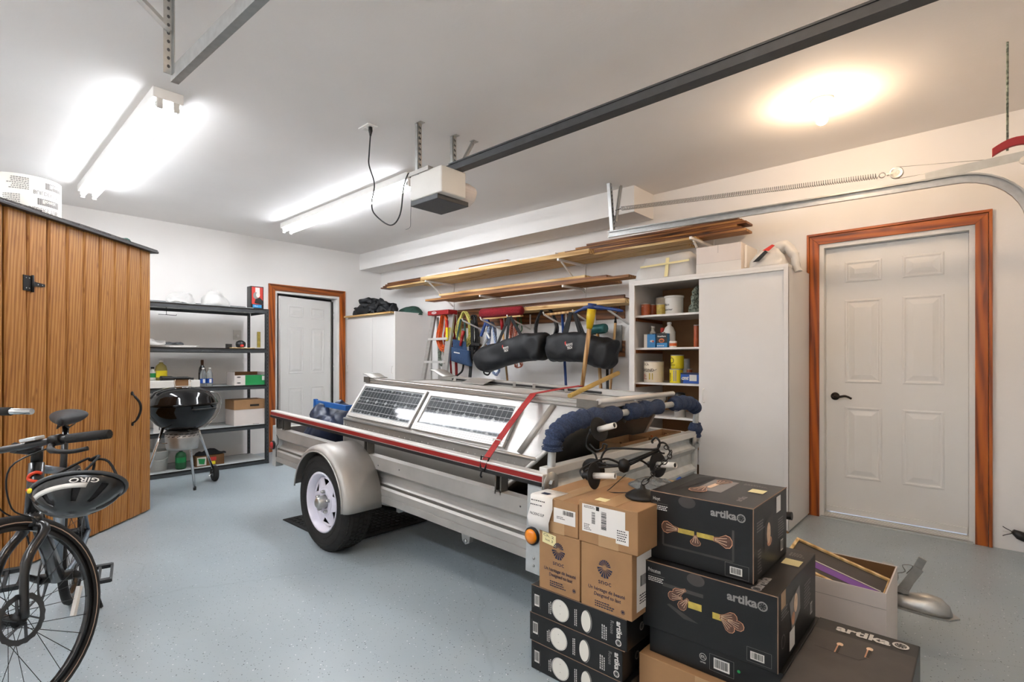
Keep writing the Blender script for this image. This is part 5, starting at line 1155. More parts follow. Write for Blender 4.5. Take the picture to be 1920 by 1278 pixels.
# rubber mat on the floor under the trailer
mc = [at(u, v, z=0) for u, v in ((640, 985), (705, 945), (780, 975), (682, 1008))]
ctr = sum(mc, Vector())/4
mt_ = thing('rubber_mat', 'black ribbed rubber mat on the floor behind the tire', 'mat')
mx0, mx1, my0, my1 = min(p.x for p in mc)-.15, max(p.x for p in mc)+.02, 1.72, 2.45
B(mx0, mx1, my0, my1, 0, .008).build('mat', 'rubber_mat', mt_, bevel=.002)
m = MB()
for i in range(14):
    for j in range(16): m.box(mx0+.03+i*(mx1-mx0-.06)/14, mx0+.03+(i+.55)*(mx1-mx0-.06)/14, my0+.03+j*(my1-my0-.06)/16, my0+.03+(j+.55)*(my1-my0-.06)/16, .008, .0115)
m.build('studs', 'rubber_mat', mt_)['kind'] = 'stuff'
# ------------------------------------------------------------------ stacks of cartons in the foreground
def carton(name, label, x0, x1, y0, y1, z0, z1, mname, group=None, rz=0, edge='carton_black_edge'):
    t = thing(name, label, 'box', group)
    t['_b'] = 1
    bx_ = B(x0, x1, y0, y1, z0, z1).build('carton', mname, t, bevel=.0025)
    del t['_b']
    F = {'front': Face((x0, y0, z1), (1,0,0), (0,0,-1)), 'right': Face((x1, y0, z1), (0,1,0), (0,0,-1)), 'top': Face((x0, y1, z1), (1,0,0), (0,-1,0))}
    return t, F, x1-x0, y1-y0, z1-z0
def seam(t, a, b, wd=.0025, mname='carton_black_edge'): MB().bar(a, b, wd, wd).build('worn_edge', mname, t)
# three flat black cartons on the floor
for k in range(3):
    z0 = .1095*k; dx = (0, -.008, .0)[k]
    t, F, W_, D_, H_ = carton('ceiling_light_carton', ['bottom black ceiling light carton of the floor stack', 'middle black ceiling light carton of the floor stack', 'top black ceiling light carton under the brown cartons'][k], -1.312+dx, -.888+dx-(.01 if k == 1 else 0), 1.557, 2.02, z0+.0005, z0+.109, 'carton_black', 'black ceiling light cartons')
    f = F['front']
    f.barcode(.018, .032, .024, .045, seed=k+2); f.rect('print_grey', .012, .025, .0006, .06).rect('print_grey', .046, .025, .0006, .06)
    f.smallprint('print_white', .088, .085, .05, 2, .008, seed=4, rot=-PI/2)
    f.ell('print_cream', .143, .058, .037, .038, n=36); f.ring('print_white', .143, .058, .0385, .0405)
    for a in (.04, .07): f.ell('print_black', .143, a, .0013, .0013, .002, 8)
    f.smallprint('print_white', .208, .09, .065, 2, .007, seed=6, rot=-PI/2)
    f.ell('print_grey', .262, .058, .022, .041, .0012, 32).ell('print_black', .2605, .058, .0205, .0395, .0015, 32).ell('print_cream', .2585, .058, .0205, .038, .0018, 32)
    f.smallprint('print_white', .325, .095, .07, 3, .008, seed=8, rot=-PI/2)
    f.text('print_grey', 'Rouse', .36, .02, .014, .045, 0, rot=PI/2)
    f.text('print_white', 'artika', .385, .015, .02, .058, .03, rot=PI/2); f.logo('print_white', 'print_black', .392, .087, .0115)
    r = F['right']; r.logo('print_grey', 'print_black', .1, .055, .015); r.text('print_grey', 'artika', .125, .062, .014, .05, .02)
    f.build(t); r.build(t)
    seam(t, (-1.312+dx, 1.557, z0+.109), (-.888+dx, 1.557, z0+.109), .0015)
# brown cartons
def snoc(f, cx, y0, k):
    # emblem: two fanned blocks of rays
    for i in range(9):
        a = -PI/2 + (i-4)*.34; r0, r1 = .006, .024
        f.poly('print_navy', [(cx + r0*math.cos(a-.05), y0+.022 + r0*math.sin(a-.05)), (cx + r1*math.cos(a-.12), y0+.022 + r1*math.sin(a-.12)), (cx + r1*math.cos(a+.12), y0+.022 + r1*math.sin(a+.12)), (cx + r0*math.cos(a+.05), y0+.022 + r0*math.sin(a+.05))])
    for i in range(9):
        a = PI/2 + (i-4)*.34; r0 = .008; L = .036 if 2 < i < 6 else .031
        f.poly('print_navy', [(cx + r0*math.cos(a-.05), y0+.026 + r0*math.sin(a-.05)), (cx + L*math.cos(a-.12), y0+.026 + L*math.sin(a-.12)), (cx + L*math.cos(a+.12), y0+.026 + L*math.sin(a+.12)), (cx + r0*math.cos(a+.05), y0+.026 + r0*math.sin(a+.05))])
    f.text('print_navy', 'snoc', cx, y0+.085, .018, .052, 0, align='c')
    f.text('print_navy', 'Un héritage de beauté', cx+.006, y0+.112, .0125, .148, .01, .15, align='c'); f.text('print_navy', 'Designed to last', cx+.01, y0+.131, .0125, .108, .01, .15, align='c')
    f.smallprint('print_navy', cx-.04, y0+.148, .08, 3, .008, seed=k); f.ring('print_navy', cx+.072, y0+.158, .006, .0075).ell('print_navy', cx+.072, y0+.158, .004, .004)
t, F, W_, D_, H_ = carton('brown_carton', 'brown carton with navy emblem and yellow note, left of pair', -1.271, -1.081, 1.557, 2.0, .3295, .5545, 'cardboard')
snoc(F['front'], .093, .035, 3); F['front'].build(t); nt_ = thing('sticky_note', 'yellow handwritten sticky note on the left brown carton', 'note')
f = Face((-1.255, 1.5565, .552), (1,0,-.12), (0,0,-1)); f.rect('note_yellow', 0, 0, .066, .042, .0006).text('print_black', 'Ch. 2', .006, .015, .009, .05).text('print_black', 'lot 3', .016, .031, .009, .036); f.build(nt_)
t, F, W_, D_, H_ = carton('brown_carton', 'brown carton with navy emblem and side label, right of pair', -1.074, -.868, 1.555, 2.0, .3295, .5545, 'cardboard')
snoc(F['front'], .1, .045, 4); r = F['right']; r.rect('paper', .03, .015, .2, .19); r.barcode(.05, .08, .06, .05, 'paper', 'print_black', 5); r.smallprint('print_black', .05, .15, .14, 4, .009); F['front'].build(t); r.build(t)
t, F, W_, D_, H_ = carton('brown_carton', 'brown carton with hanging packing slip atop the left stack', -1.305, -1.089, 1.557, 2.06, .556, .683, 'cardboard')
f = F['front']; f.rect('paper', .105, .03, .1, .055).barcode(.145, .032, .058, .022, 'paper', 'print_black', 7); f.smallprint('print_black', .12, .06, .04, 2, .006); f.rect('cardboard_tape', .085, .085, .07, .042); f.build(t)
tp = F['top']; tp.rect('cardboard_tape', .085, .0, .06, .503); tp.build(t)
sl = thing('packing_slip', 'white packing slip draped over the left brown carton corner', 'paper')
ps = [(0, .10, .001), (0, .05, .0015), (0, .004, .002), (0, -.004, -.003), (.002, -.006, -.04), (-.002, -.018, -.085), (.004, -.016, -.12)]
vs = []
for i, (dx, dy, dz) in enumerate(ps): vs += [(-1.309+dx - .004*i*.3, 1.557+dy, .684+dz), (-1.309+.105+dx - (.0 if i < 5 else .006*(i-4)), 1.557+dy, .684+dz - (.008 if i > 4 else 0))]
MB().add(vs, [(2*i, 2*i+1, 2*i+3, 2*i+2) for i in range(len(ps)-1)], True).build('sheet', 'paper', sl, solid=.0008)
f = Face((-1.31, 1.552, .68), (1,0,0), (0,-.12,-1)); f.smallprint('print_black', .008, .012, .07, 1, .008, 2, .006).smallprint('print_black', .008, .028, .07, 1, .008, 3, .008); f.text('print_black', 'PACKING SLIP', .012, .068, .010, .07, .01, l=.012); f.build(sl)
f = Face((-1.309, 1.62, .685), (1,0,0), (0,-1,0)); f.rect('print_navy', .03, .02, .035, .025, .003); f.build(sl)
t, F, W_, D_, H_ = carton('brown_carton', 'brown carton with large shipping label under the iron chandelier', -1.083, -.845, 1.553, 2.06, .556, .704, 'cardboard')
f = F['front']; f.rect('paper', .016, .01, .175, .098).rect('print_black', .075, .012, .013, .014, .0018).barcode(.094, .02, .026, .075, 'paper', 'print_black', 11, True).barcode(.055, .03, .018, .05, 'paper', 'print_black', 13, True)
f.smallprint('print_black', .024, .08, .03, 4, .006, 3); f.smallprint('print_black', .024, .015, .045, 2, .005, 5); f.rect('paper', .155, .07, .05, .052, .0017).smallprint('print_black', .16, .075, .04, 5, .008, 8, .0022); f.rect('cardboard_tape', .085, .108, .08, .04); f.build(t)
tp = F['top']; tp.rect('cardboard_tape', .08, 0, .07, .507); tp.build(t)
# right stack
def bulb(f, cx, cy, L, r, rot):
    c, q = math.cos(rot), math.sin(rot); P = lambda a, b: (cx + a*c - b*q, cy + a*q + b*c)
    out = [(-L/2, -r*.3), (-L*.2, -r*.45), (L*.15, -r), (L*.38, -r*.85), (L/2, -r*.3), (L/2, r*.3), (L*.38, r*.85), (L*.15, r), (-L*.2, r*.45), (-L/2, r*.3)]
    f.poly('print_copper', [P(a, b) for a, b in out], .0017); f.poly('print_bulb', [P(a*.93, b*.9) for a, b in out], .002)
    for k in (-.4, 0, .4): f.line('print_glow', [P(-L*.42, k*r*.3), P(L*.22, k*r*1.3)], r*.07, .0024)
def fixture(f, x, y, s, single=False):
    """wall light picture: brass bar with glowing filament bulbs and a dark frame"""
    f.line('print_shade', [(x-.16*s, y-.02*s), (x-.16*s, y+.09*s), (x+.17*s, y+.09*s), (x+.17*s, y-.05*s)], .01*s, .0013)
    f.poly('print_brass', [(x-.085*s, y-.006*s), (x+.085*s, y-.006*s), (x+.085*s, y+.016*s), (x-.085*s, y+.016*s)], .0015)
    f.rect('print_black', x-.035*s, y-.06*s, .07*s, .045*s, .0014); f.rect('print_black', x-.006*s, y-.04*s, .012*s, .05*s, .0022)
    bulb(f, x-.125*s, y+.002*s, .085*s, .03*s, PI); bulb(f, x+.125*s, y+.008*s, .085*s, .03*s, 0); bulb(f, x, y+.035*s, .05*s, .026*s, PI/2)
t, F, W_, D_, H_ = carton('wall_light_carton', 'black wall light carton with glowing bulbs, top of right stack', -.871, -.523, 1.69, 2.06, .5135, .748, 'carton_black', 'black wall light cartons')
f = F['front']; f.text('print_white', 'Hoyt', .012, .03, .012, .026); f.rect('print_grey', .012, .04, .055, .0007).smallprint('print_white', .012, .047, .07, 3, .006)
f.text('print_grey', 'artika', .215, .045, .024, .083, .035); f.logo('print_grey', 'print_black', .312, .036, .0135); fixture(f, .165, .115, .72)
f.barcode(.277, .195, .038, .024, seed=21); f.line('print_grey', [(.262,.185),(.335,.185),(.335,.228),(.262,.228),(.262,.185)], .0006); f.ell('print_shade', .135, .018, .03, .02, .001); f.build(t)
r = F['right']; r.smallprint('print_grey', .03, .05, .08, 4, .009, 3); r.poly('print_shade', [(.11,.07),(.2,.05),(.2,.16),(.11,.17)]); r.ell('print_glow', .15, .11, .02, .035, .002).ell('print_copper', .16, .14, .025, .015, .0018); r.rect('paper', .24, .01, .05, .055).barcode(.29, .17, .03, .04, seed=9); r.smallprint('print_grey', .26, .09, .07, 8, .009, 5); r.smallprint('print_grey', .04, .14, .04, 8, .01, 7); r.build(t)
tp = F['top']; tp.poly('print_black', [(.05,.06),(.09,.02),(.105,.03),(.07,.3),(.05,.32)]); tp.poly('print_grey', [(.11,.05),(.2,.05),(.2,.24),(.11,.24)], .0008); bulb(tp, .15, .085, .09, .028, -1.5); bulb(tp, .125, .235, .1, .032, 1.6); tp.poly('print_glow', [(.135,.12),(.155,.12),(.15,.2),(.13,.2)], .0018)
tp.text('print_grey', 'artika', .29, .31, .022, .07, .03, rot=-PI/2); tp.rect('note_yellow', .265, .11, .05, .055, .0015); tp.smallprint('print_grey', .22, .05, .08, 3, .008); tp.rect('carton_black', 0, 0, 0.001, .001); tp.build(t)
seam(t, (-.871, 1.69, .748), (-.523, 1.69, .748)); seam(t, (-.523, 1.69, .515), (-.523, 1.69, .748)); seam(t, (-.523, 1.69, .748), (-.523, 2.06, .748))
t, F, W_, D_, H_ = carton('wall_light_carton', 'wide black wall light carton below the topmost in right stack', -.879, -.442, 1.65, 2.115, .2855, .513, 'carton_black', 'black wall light cartons')
f = F['front']; f.text('print_white', 'Princeton', .022, .035, .014, .045); f.rect('print_grey', .022, .043, .06, .0007).smallprint('print_white', .022, .05, .075, 3, .006)
f.text('print_grey', 'artika', .29, .05, .026, .09, .035); f.logo('print_grey', 'print_black', .395, .04, .0145)
f.rect('print_shade', .075, .06, .14, .012, .0009).poly('print_shade', [(.09,.13),(.15,.16),(.2,.16),(.1,.125)], .0009); f.rect('print_brass', .165, .095, .045, .022, .0016).rect('print_brass', .245, .105, .035, .02, .0016)
for dx, dy, ro in ((.135,.075,2.6),(.12,.095,3.1),(.15,.11,2.2)): bulb(f, dx, dy, .05, .016, ro)
for dx, dy, ro in ((.295,.105,-.2),(.315,.12,.2),(.29,.13,.7)): bulb(f, dx, dy, .055, .016, ro)
f.barcode(.36, .185, .04, .024, seed=31); f.line('print_grey', [(.35,.175),(.42,.175),(.42,.217),(.35,.217),(.35,.175)], .0006); f.ell('print_shade', .19, .02, .03, .02, .001); f.build(t)
r = F['right']; r.smallprint('print_grey', .03, .05, .08, 4, .009, 3); r.poly('print_grey', [(.12,.06),(.24,.04),(.25,.12),(.15,.16)], .001); r.ell('print_glow', .19, .08, .022, .03, .002).ell('print_copper', .16, .12, .02, .02, .002); r.rect('paper', .12, .15, .06, .06); r.smallprint('print_grey', .3, .06, .09, 8, .011, 5); r.ring('print_grey', .05, .15, .018, .021); r.barcode(.38, .15, .03, .04, seed=9); r.rect('cardboard_tape', .03, .0, .05, .05, .0006); r.build(t)
tp = F['top']; tp.text('print_grey', 'artika', .385, .44, .03, .1, .04, rot=-PI/2); tp.logo('print_grey', 'print_black', .373, .45, .015); tp.rect('note_yellow', .37, .12, .055, .06); tp.smallprint('print_grey', .37, .05, .05, 4, .01); tp.build(t)
seam(t, (-.879, 1.65, .513), (-.442, 1.65, .513)); seam(t, (-.442, 1.65, .2875), (-.442, 1.65, .513))
t, F, W_, D_, H_ = carton('wall_light_carton', 'black carton with certification mark at the base of right stack', -.862, -.43, 1.668, 2.12, .191, .2845, 'carton_black', 'black wall light cartons')
f = F['front']; f.ring('print_white', .19, .042, .010, .0115).text('print_white', 'ETL', .19, .046, .008, .014, .02, align='c').text('print_white', 'LISTED', .19, .062, .004, .018, .02, align='c'); f.barcode(.225, .03, .05, .035, seed=41); f.line('print_grey', [(.212,.022),(.288,.022),(.288,.074),(.212,.074),(.212,.022)], .0007); f.ell('print_green', .303, .045, .005, .005); f.build(t)
t, F, W_, D_, H_ = carton('brown_carton', 'plain brown carton on the floor under the right stack', -.885, -.43, 1.635, 2.11, 0, .190, 'cardboard')
F['front'].rect('cardboard_tape', .2, 0, .05, .19).build(t)
t, F, W_, D_, H_ = carton('lamp_carton', 'low black lamp carton with brand lettering beside right stack', -.424, -.143, 1.55, 2.092, 0, .2995, 'carton_black')
tp = F['top']; tp.rect('print_shade', .004, .09, .273, .44, .0006); tp.text('print_white', 'artika', .06, .065, .042, .15, .035); tp.logo('print_white', 'print_black', .235, .043, .022)
for x, y in ((.09, .15), (.165, .12)): tp.rect('print_copper', x-.006, y+.02, .012, .055, .0014).rect('print_black', x-.002, y+.02, .008, .055, .0018).ell('print_glow', x, y+.012, .009, .012, .0016)
tp.line('print_black', [(.03,.22),(.09,.225),(.15,.225),(.165,.2)], .003).line('print_brass', [(.09,.21),(.09,.225)], .002); tp.build(t)
F['right'].text('print_grey', 'artika', .2, .08, .03, .12, .03).build(t)
# white open carton with a framed picture
wx0, wx1, wy0, wy1, wh = -.66, -.262, 2.37, 2.72, .336
t = thing('open_carton', 'open white carton holding a framed print near the tow coupler', 'box'); th = .005
for nm, a, mm in (('front_wall', (wx0, wx1, wy0, wy0+th, 0, wh), 'carton_white'), ('back_wall', (wx0, wx1, wy1-th, wy1, 0, wh), 'carton_white'), ('end_wall', (wx0, wx0+th, wy0+th, wy1-th, 0, wh), 'carton_white'), ('end_wall', (wx1-th, wx1, wy0+th, wy1-th, 0, wh), 'carton_white'), ('bottom', (wx0+th, wx1-th, wy0+th, wy1-th, 0, th), 'cardboard_dark')): B(*a).build(nm, mm, t)
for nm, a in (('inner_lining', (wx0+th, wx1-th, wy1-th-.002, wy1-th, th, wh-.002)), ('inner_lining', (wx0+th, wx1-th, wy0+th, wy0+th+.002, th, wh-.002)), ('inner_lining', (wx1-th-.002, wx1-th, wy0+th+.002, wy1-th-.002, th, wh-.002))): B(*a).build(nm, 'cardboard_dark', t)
f = Face((wx0, wy0, wh), (1,0,0), (0,0,-1)); f.line('print_grey', [(0,.06),(.398,.06)], .0015); f.line('print_grey', [(.05,.035),(.12,.035),(.12,.052),(.05,.052)], .0012); f.build(t)
pf = thing('framed_print', 'framed print with purple stripe tilted inside the open carton', 'picture frame')
fm = Matrix.Translation((wx0+.03, wy0+.03, .352)) @ Matrix.Rotation(math.radians(15), 4, 'Y') @ Matrix.Rotation(math.radians(12), 4, 'X')
B(0, .36, 0, .2, 0, .012, fm).build('board', 'print_shade', pf)
for a in ((0, .36, 0, .012), (0, .36, .188, .2), (0, .012, .012, .188), (.348, .36, .012, .188)): B(a[0], a[1], a[2], a[3], .012, .02, fm).build('moulding', 'pine_raw', pf)
B(.02, .34, .05, .09, .012, .0132, fm).build('purple_stripe', 'print_purple', pf); B(.02, .34, .095, .1, .012, .0132, fm).build('white_line', 'print_white', pf)

# ------------------------------------------------------------------ iron chandelier lying on the brown cartons
ch = thing('iron_chandelier', 'black iron chandelier with white candle tubes lying on brown cartons', 'chandelier')
ZT = .706
def A(u, v, y): return at(u, v, y=y)
def arm(pts, r=.0045): return MB().tube(smooth_path(pts, 6), r, 8).build('arm', 'iron', ch)
# hub lying left, rods towards the hook on the right
hubp = Vector((-1.075, 1.86, ZT+.075)); hook = A(1243, 845, 1.97)
for dz, dy in ((.012, 0), (-.008, .012), (.0, -.014)): MB().tube([hubp + Vector((0, dy, dz)), hook + Vector((-.02, dy*.3, dz*.3))], .004, 8).build('rod', 'iron', ch)
MB().lathe([(0,-.03),(.018,-.022),(.026,0),(.018,.022),(0,.03)], 16, Matrix.Translation(hubp)).build('hub', 'iron', ch)
def candle(base, d, name='candle'):
    d = Vector(d).normalized(); ex = d.orthogonal().normalized(); fm = frame(base, ex, d.cross(ex), d)
    pn = MB().lathe([(.008,-.012),(.02,-.006),(.048,.001),(.052,.005),(.05,.006),(.03,.002),(.012,.004),(0,.004)], 28, fm).build('drip_pan', 'iron', ch)
    MB().lathe([(.006,-.05),(.014,-.042),(.01,-.034),(.018,-.026),(.012,-.016),(.012,-.01)], 16, fm).build('cup', 'iron', ch)
    MB().lathe([(.0125,.004),(.0125,.095),(.010,.095),(.010,.07),(0,.07)], 16, fm).build('candle_tube', 'candle_white', ch); MB().lathe([(.0095,.07),(.0095,.09),(.006,.09)], 12, fm).build('socket', 'black_plastic', ch)
    return base - d*.05
def vu(a, b, s=1): return (Vector(b) - Vector(a)).normalized()*s
c1 = A(1122, 805, 1.86); k1 = candle(c1, vu(A(1122,805,1.86), A(1160,795,1.84)))
arm([k1, A(1101, 822, 1.865), A(1101, 838, 1.865), A(1115, 850, 1.865), A(1126, 868, 1.865), hubp])
arm([A(1135, 842, 1.866), A(1138, 834, 1.866), A(1131, 832, 1.866), A(1129, 840, 1.866), A(1118, 843, 1.866), A(1106, 832, 1.866)], .0035)
arm([A(1133, 866, 1.87), A(1136, 871, 1.87), A(1131, 872, 1.87), A(1127, 860, 1.87), A(1137, 843, 1.87), A(1160, 840, 1.88), A(1210, 842, 1.92), A(1232, 841, 1.94), A(1237, 829, 1.94), A(1230, 820, 1.94), A(1223, 826, 1.94), A(1224, 831, 1.94)])
c2 = A(1112, 905, 1.70); c2.z = max(c2.z, ZT+.054); k2 = candle(c2, (1, .10, .12)); arm([k2, k2 + Vector((-.02, .03, .02)), hubp + Vector((-.05, -.06, .03)), hubp])
c3 = Vector((-.995, 1.99, ZT+.07)); k3 = candle(c3, (1, -.25, .15)); arm([k3, k3 + Vector((-.03, -.03, .02)), hubp])
c4 = A(1112, 880, 1.92); k4 = candle(c4, (-.25, .9, .25)); arm([k4, k4 + Vector((.01, -.03, .03)), hubp])
# canopy disc, hook and chain
cn = Vector((-.905, 1.70, ZT)); cn = at(1205, 922, z=ZT+.02); cn.z = ZT+.001
MB().lathe([(.062,0),(.064,.003),(.058,.012),(.04,.022),(.018,.028),(.01,.034),(.008,.044),(0,.045)], 32, Matrix.Translation(cn)).build('canopy', 'iron', ch)
hk = MB().tube([hook + Vector((.0 + .022*math.cos(a), .0, .022*math.sin(a)+.012)) for a in [2*PI*k/20 for k in range(17)]], .004, 8).build('hook', 'iron', ch)
cp_ = [cn + Vector((0,0,.05)), cn + Vector((.02,.03,.075)), A(1228, 880, 1.80), A(1250, 862, 1.88), A(1257, 848, 1.93), hook + Vector((.01,0,.02))]
cs = smooth_path(cp_, 10); Ls = [0]
for a, b in zip(cs, cs[1:]): Ls.append(Ls[-1] + (b-a).length)
nl = int(Ls[-1]/.024)
for k in range(nl):
    s_ = (k+.5)*Ls[-1]/nl; i = max(j for j in range(len(Ls)) if Ls[j] <= s_); i = min(i, len(cs)-2); c = cs[i] + (cs[i+1]-cs[i])*((s_-Ls[i])/max(Ls[i+1]-Ls[i], 1e-6)); d = (cs[i+1]-cs[i]).normalized(); s1 = d.orthogonal().normalized(); s1 = s1 if k % 2 else d.cross(s1)
    MB().tube([c + d*.0165*math.cos(a) + s1*.0085*math.sin(a) for a in [2*PI*q/12 for q in range(12)]], .0022, 5, True).build('chain_link', 'iron', ch)
MB().tube(smooth_path([cn + Vector((-.05,.0,.008)), A(1140, 922, 1.72), A(1147, 913, 1.76), hubp + Vector((.02,-.02,-.03))], 6), .0018, 5).build('wire', 'black_plastic', ch)
pb = thing('zip_bag', 'clear zip bag with blue seal lying under the chandelier', 'bag')
m = heap(-.985, 1.93, ZT+.0005, .09, .11, .018, .008, 20, 5); m.build('pouch', 'plastic_clear', pb)
MB().add([(-.935, 2.04, ZT+.012), (-.86, 1.93, ZT+.02), (-.85, 1.945, ZT+.03), (-.925, 2.055, ZT+.022)], [(0,1,2,3)]).build('seal', 'print_blue', pb, solid=.002)
tag(B(-1.035, -.99, 1.585, 1.62, ZT-.001, ZT+.0005).build('paper_scrap', 'note_yellow'), 'small yellow paper tag on the carton beneath chandelier', 'note')
# ------------------------------------------------------------------ white sliding door cabinet by the right wall
WCX0, WCX1, WCY0, WCY1, WCH = -2.235, -.993, 3.955, 4.56, 1.86
cb = thing('white_cabinet', 'tall white storage cabinet with sliding door beside the right door', 'cabinet')
pn = lambda nm, *a, mm='white_board', **k: B(*a).build(nm, mm, cb, bevel=.0015)
pn('side_panel', WCX0, WCX0+.018, WCY0+.02, WCY1, .0, WCH); pn('side_panel', WCX1-.018, WCX1, WCY0, WCY1, .012, WCH)
pn('top_panel', WCX0, WCX1, WCY0, WCY1, WCH, WCH+.022); pn('bottom_panel', WCX0+.018, WCX1-.018, WCY0+.03, WCY1-.01, .06, .078); B(WCX0+.018, WCX1-.018, WCY1-.012, WCY1-.006, .06, WCH).build('back_panel', 'cardboard', cb)
pn('plinth', WCX0+.018, WCX1-.018, WCY0+.05, WCY0+.066, 0, .06); pn('front_stile', WCX0-.0, WCX0+.05, WCY0+.0, WCY0+.018, 0, WCH)
pn('front_stile', WCX1-.03, WCX1, WCY0-.002, WCY0+.016, .02, WCH); pn('valance', WCX0+.05, WCX1-.03, WCY0, WCY0+.016, WCH-.02, WCH)
B(WCX1-.02, WCX1-.002, WCY0+.0, WCY0+.03, 0, .02).build('worn_foot', 'cardboard', cb)
dr = B(-1.634, -1.005, WCY0+.018, WCY0+.034, .05, WCH-.005).build('sliding_door', 'white_board', cb, bevel=.0015)
MB().tube(smooth_path([(-1.592, WCY0+.02, .985), (-1.592, WCY0-.012, .98), (-1.592, WCY0-.014, .93), (-1.592, WCY0-.012, .885), (-1.592, WCY0+.02, .88)], 4), .005, 8).build('pull_handle', 'plastic_white', dr)
SHZ = [1.588, 1.312, 1.018, .74, .40]
for z in SHZ:
    s = B(WCX0+.019, WCX1-.02, WCY0+.045, WCY1-.013, z-.016, z).build('shelf', 'white_board', cb); B(WCX0+.019, WCX0+.036, WCY0+.08, WCY1-.05, z-.045, z-.0165).build('cleat', 'stain_orange_y', s)
def can(name, label, u, y, z, r, h, mname, cap=None, lab=None, labm='print_white', txt=None, txm='print_black', cat='can', grp=None, rim='alu_dull'):
    x = at(u, 600, y=y).x; t = thing(name, label, cat, grp); mtx = Matrix.Translation((x, y, z))
    MB().lathe([(r*.97,0),(r,.004),(r,h-.004),(r*.97,h),(r*.93,h-.003),(0,h-.003)], 28, mtx).build('body', mname, t)
    if rim: MB().lathe([(r*1.01,h-.006),(r*1.03,h-.002),(r*.98,h+.002),(r*.9,h-.001)], 28, mtx, cap=False).build('rim', rim, t)
    def bend(px, py, l): a = -PI/2 - YAW*.55 + px/r; return Vector((x + (r+l)*math.cos(a), y + (r+l)*math.sin(a), z + h - py))
    f = Face((0,0,0), (1,0,0), (0,1,0), bend=bend)
    if lab:
        a, b = lab; n = 18
        for i in range(n): w_ = 2*PI*r/n; f.rect(labm, -PI*r + i*w_, h*a, w_, h*(b-a), .0006)
    for q in (txt or []): f.text(q[4] if len(q) > 4 else txm, q[0], q[1], q[2]*h, q[3]*h, None, .01, align='c')
    f.build(t); return t, f, x
Z1 = SHZ[0] + .001; Z2 = SHZ[1] + .001; Z3 = SHZ[2] + .001
FY = WCY0 + .12
can('stain_can', 'small orange stain can at left of top cabinet shelf', 1211, FY+.03, Z1, .04, .105, 'tin_orange', txt=[('CIN', 0, .25, .1, 'print_white')]); can('stain_can', 'second orange stain can on top cabinet shelf', 1223, FY+.12, Z1, .04, .105, 'tin_orange')
can('varnish_can', 'small yellow-brown varnish can on top cabinet shelf', 1239, FY+.02, Z1, .036, .092, 'print_brass', lab=(.1,.9), labm='print_brass'); can('paint_tub', 'pale paint tub behind the white pail on top shelf', 1246, FY+.26, Z1, .075, .175, 'tin_cream', lab=(.2,.7), labm='tin_cream')
t, f, x = can('white_pail', 'white plastic pail with handwritten marks on top cabinet shelf', 1264, FY+.07, Z1, .074, .15, 'plastic_white', txt=[('Surface', -.02, .5, .13), ('de plancher', -.01, .78, .12)], cat='pail', rim=None); MB().lathe([(.074,.14),(.08,.142),(.08,.157),(.06,.158),(0,.156)], 28, Matrix.Translation((x, FY+.07, Z1))).build('lid', 'plastic_white', t)
o = heap(at(1303, 600, y=FY+.12).x + .02, FY+.12, Z1, .05, .09, .22, .03, 14, 3).build('printed_bag', 'multi_cord'); tag(o, 'grey patterned bag partly hidden by the sliding door', 'bag')
def rectcan(name, label, u, y, z, w_, d_, h, mname, topm, fn, capm='alu_dull'):
    x = at(u, 600, y=y).x; t = thing(name, label, 'can'); B(x-w_/2, x+w_/2, y, y+d_, z, z+h).build('body', mname, t, bevel=.003); MB().lathe([(.012,0),(.012,.012),(0,.013)], 14, Matrix.Translation((x, y+d_/2, z+h))).build('cap', capm, t)
    f = Face((x-w_/2, y, z+h), (1,0,0), (0,0,-1)); fn(f); f.build(t); return t
rectcan('solvent_can', 'blue rectangular solvent can on second cabinet shelf', 1218, FY-.02, Z2, .105, .06, .115, 'tin_blue', None, lambda f: f.rect('print_white', 0, 0, .03, .115, .0008).ell('print_white', .075, .06, .02, .009).ell('print_red', .085, .062, .008, .008, .002))
rectcan('solvent_can', 'black and blue solvent can with white script on second shelf', 1241, FY-.03, Z2, .095, .06, .118, 'tin_blue', None, lambda f: f.rect('print_black', 0, 0, .095, .08, .0008).text('print_white', 'Varathane', .008, .03, .013, .075, .02, .3).ell('print_orange', .045, .06, .025, .018).ell('print_brown', .045, .062, .017, .01, .002).smallprint('print_white', .005, .1, .08, 1, .014))
xb = lambda u, y: at(u, 600, y=y).x
bottle('glue_bottle', 'white bottle with blue label behind the blue can', xb(1224, FY+.1), FY+.1, Z2, [(.036,0),(.038,.01),(.038,.11),(.02,.145),(.014,.15),(.014,.175)], 'plastic_white', [(.016,.172),(.016,.19),(0,.191)], 'plastic_white', (.0385,.02,.125), 'print_navy')
bottle('spray_bottle', 'clear bottle with red cap behind the black can', xb(1242, FY+.09), FY+.09, Z2, [(.03,0),(.032,.01),(.032,.11),(.016,.135)], 'plastic_clear', [(.018,.13),(.016,.17),(.012,.172),(0,.173)], 'print_red')
bottle('white_flask', 'tall translucent white flask on second cabinet shelf', xb(1254, FY+.05), FY+.06, Z2, [(.048,0),(.05,.01),(.05,.13),(.034,.17),(.017,.185),(.016,.2)], 'plastic_white', [(.018,.197),(.018,.215),(0,.216)], 'plastic_white')
can('small_tub', 'small white tub with orange label on second shelf', 1262, FY-.02, Z2, .03, .052, 'plastic_white', lab=(.35,.8), labm='print_orange', rim=None, cat='tub'); can('spray_can', 'thin orange spray can beside the sliding door edge', 1306, FY+.05, Z2, .022, .18, 'tin_orange')
t, f, x = can('paint_can', 'large cream ceiling paint can on third cabinet shelf', 1226, FY+.02, Z3, .083, .178, 'tin_cream', txt=[('SICA', 0, .2, .11, 'print_brown'), ('PLAFOND', 0, .48, .13)])
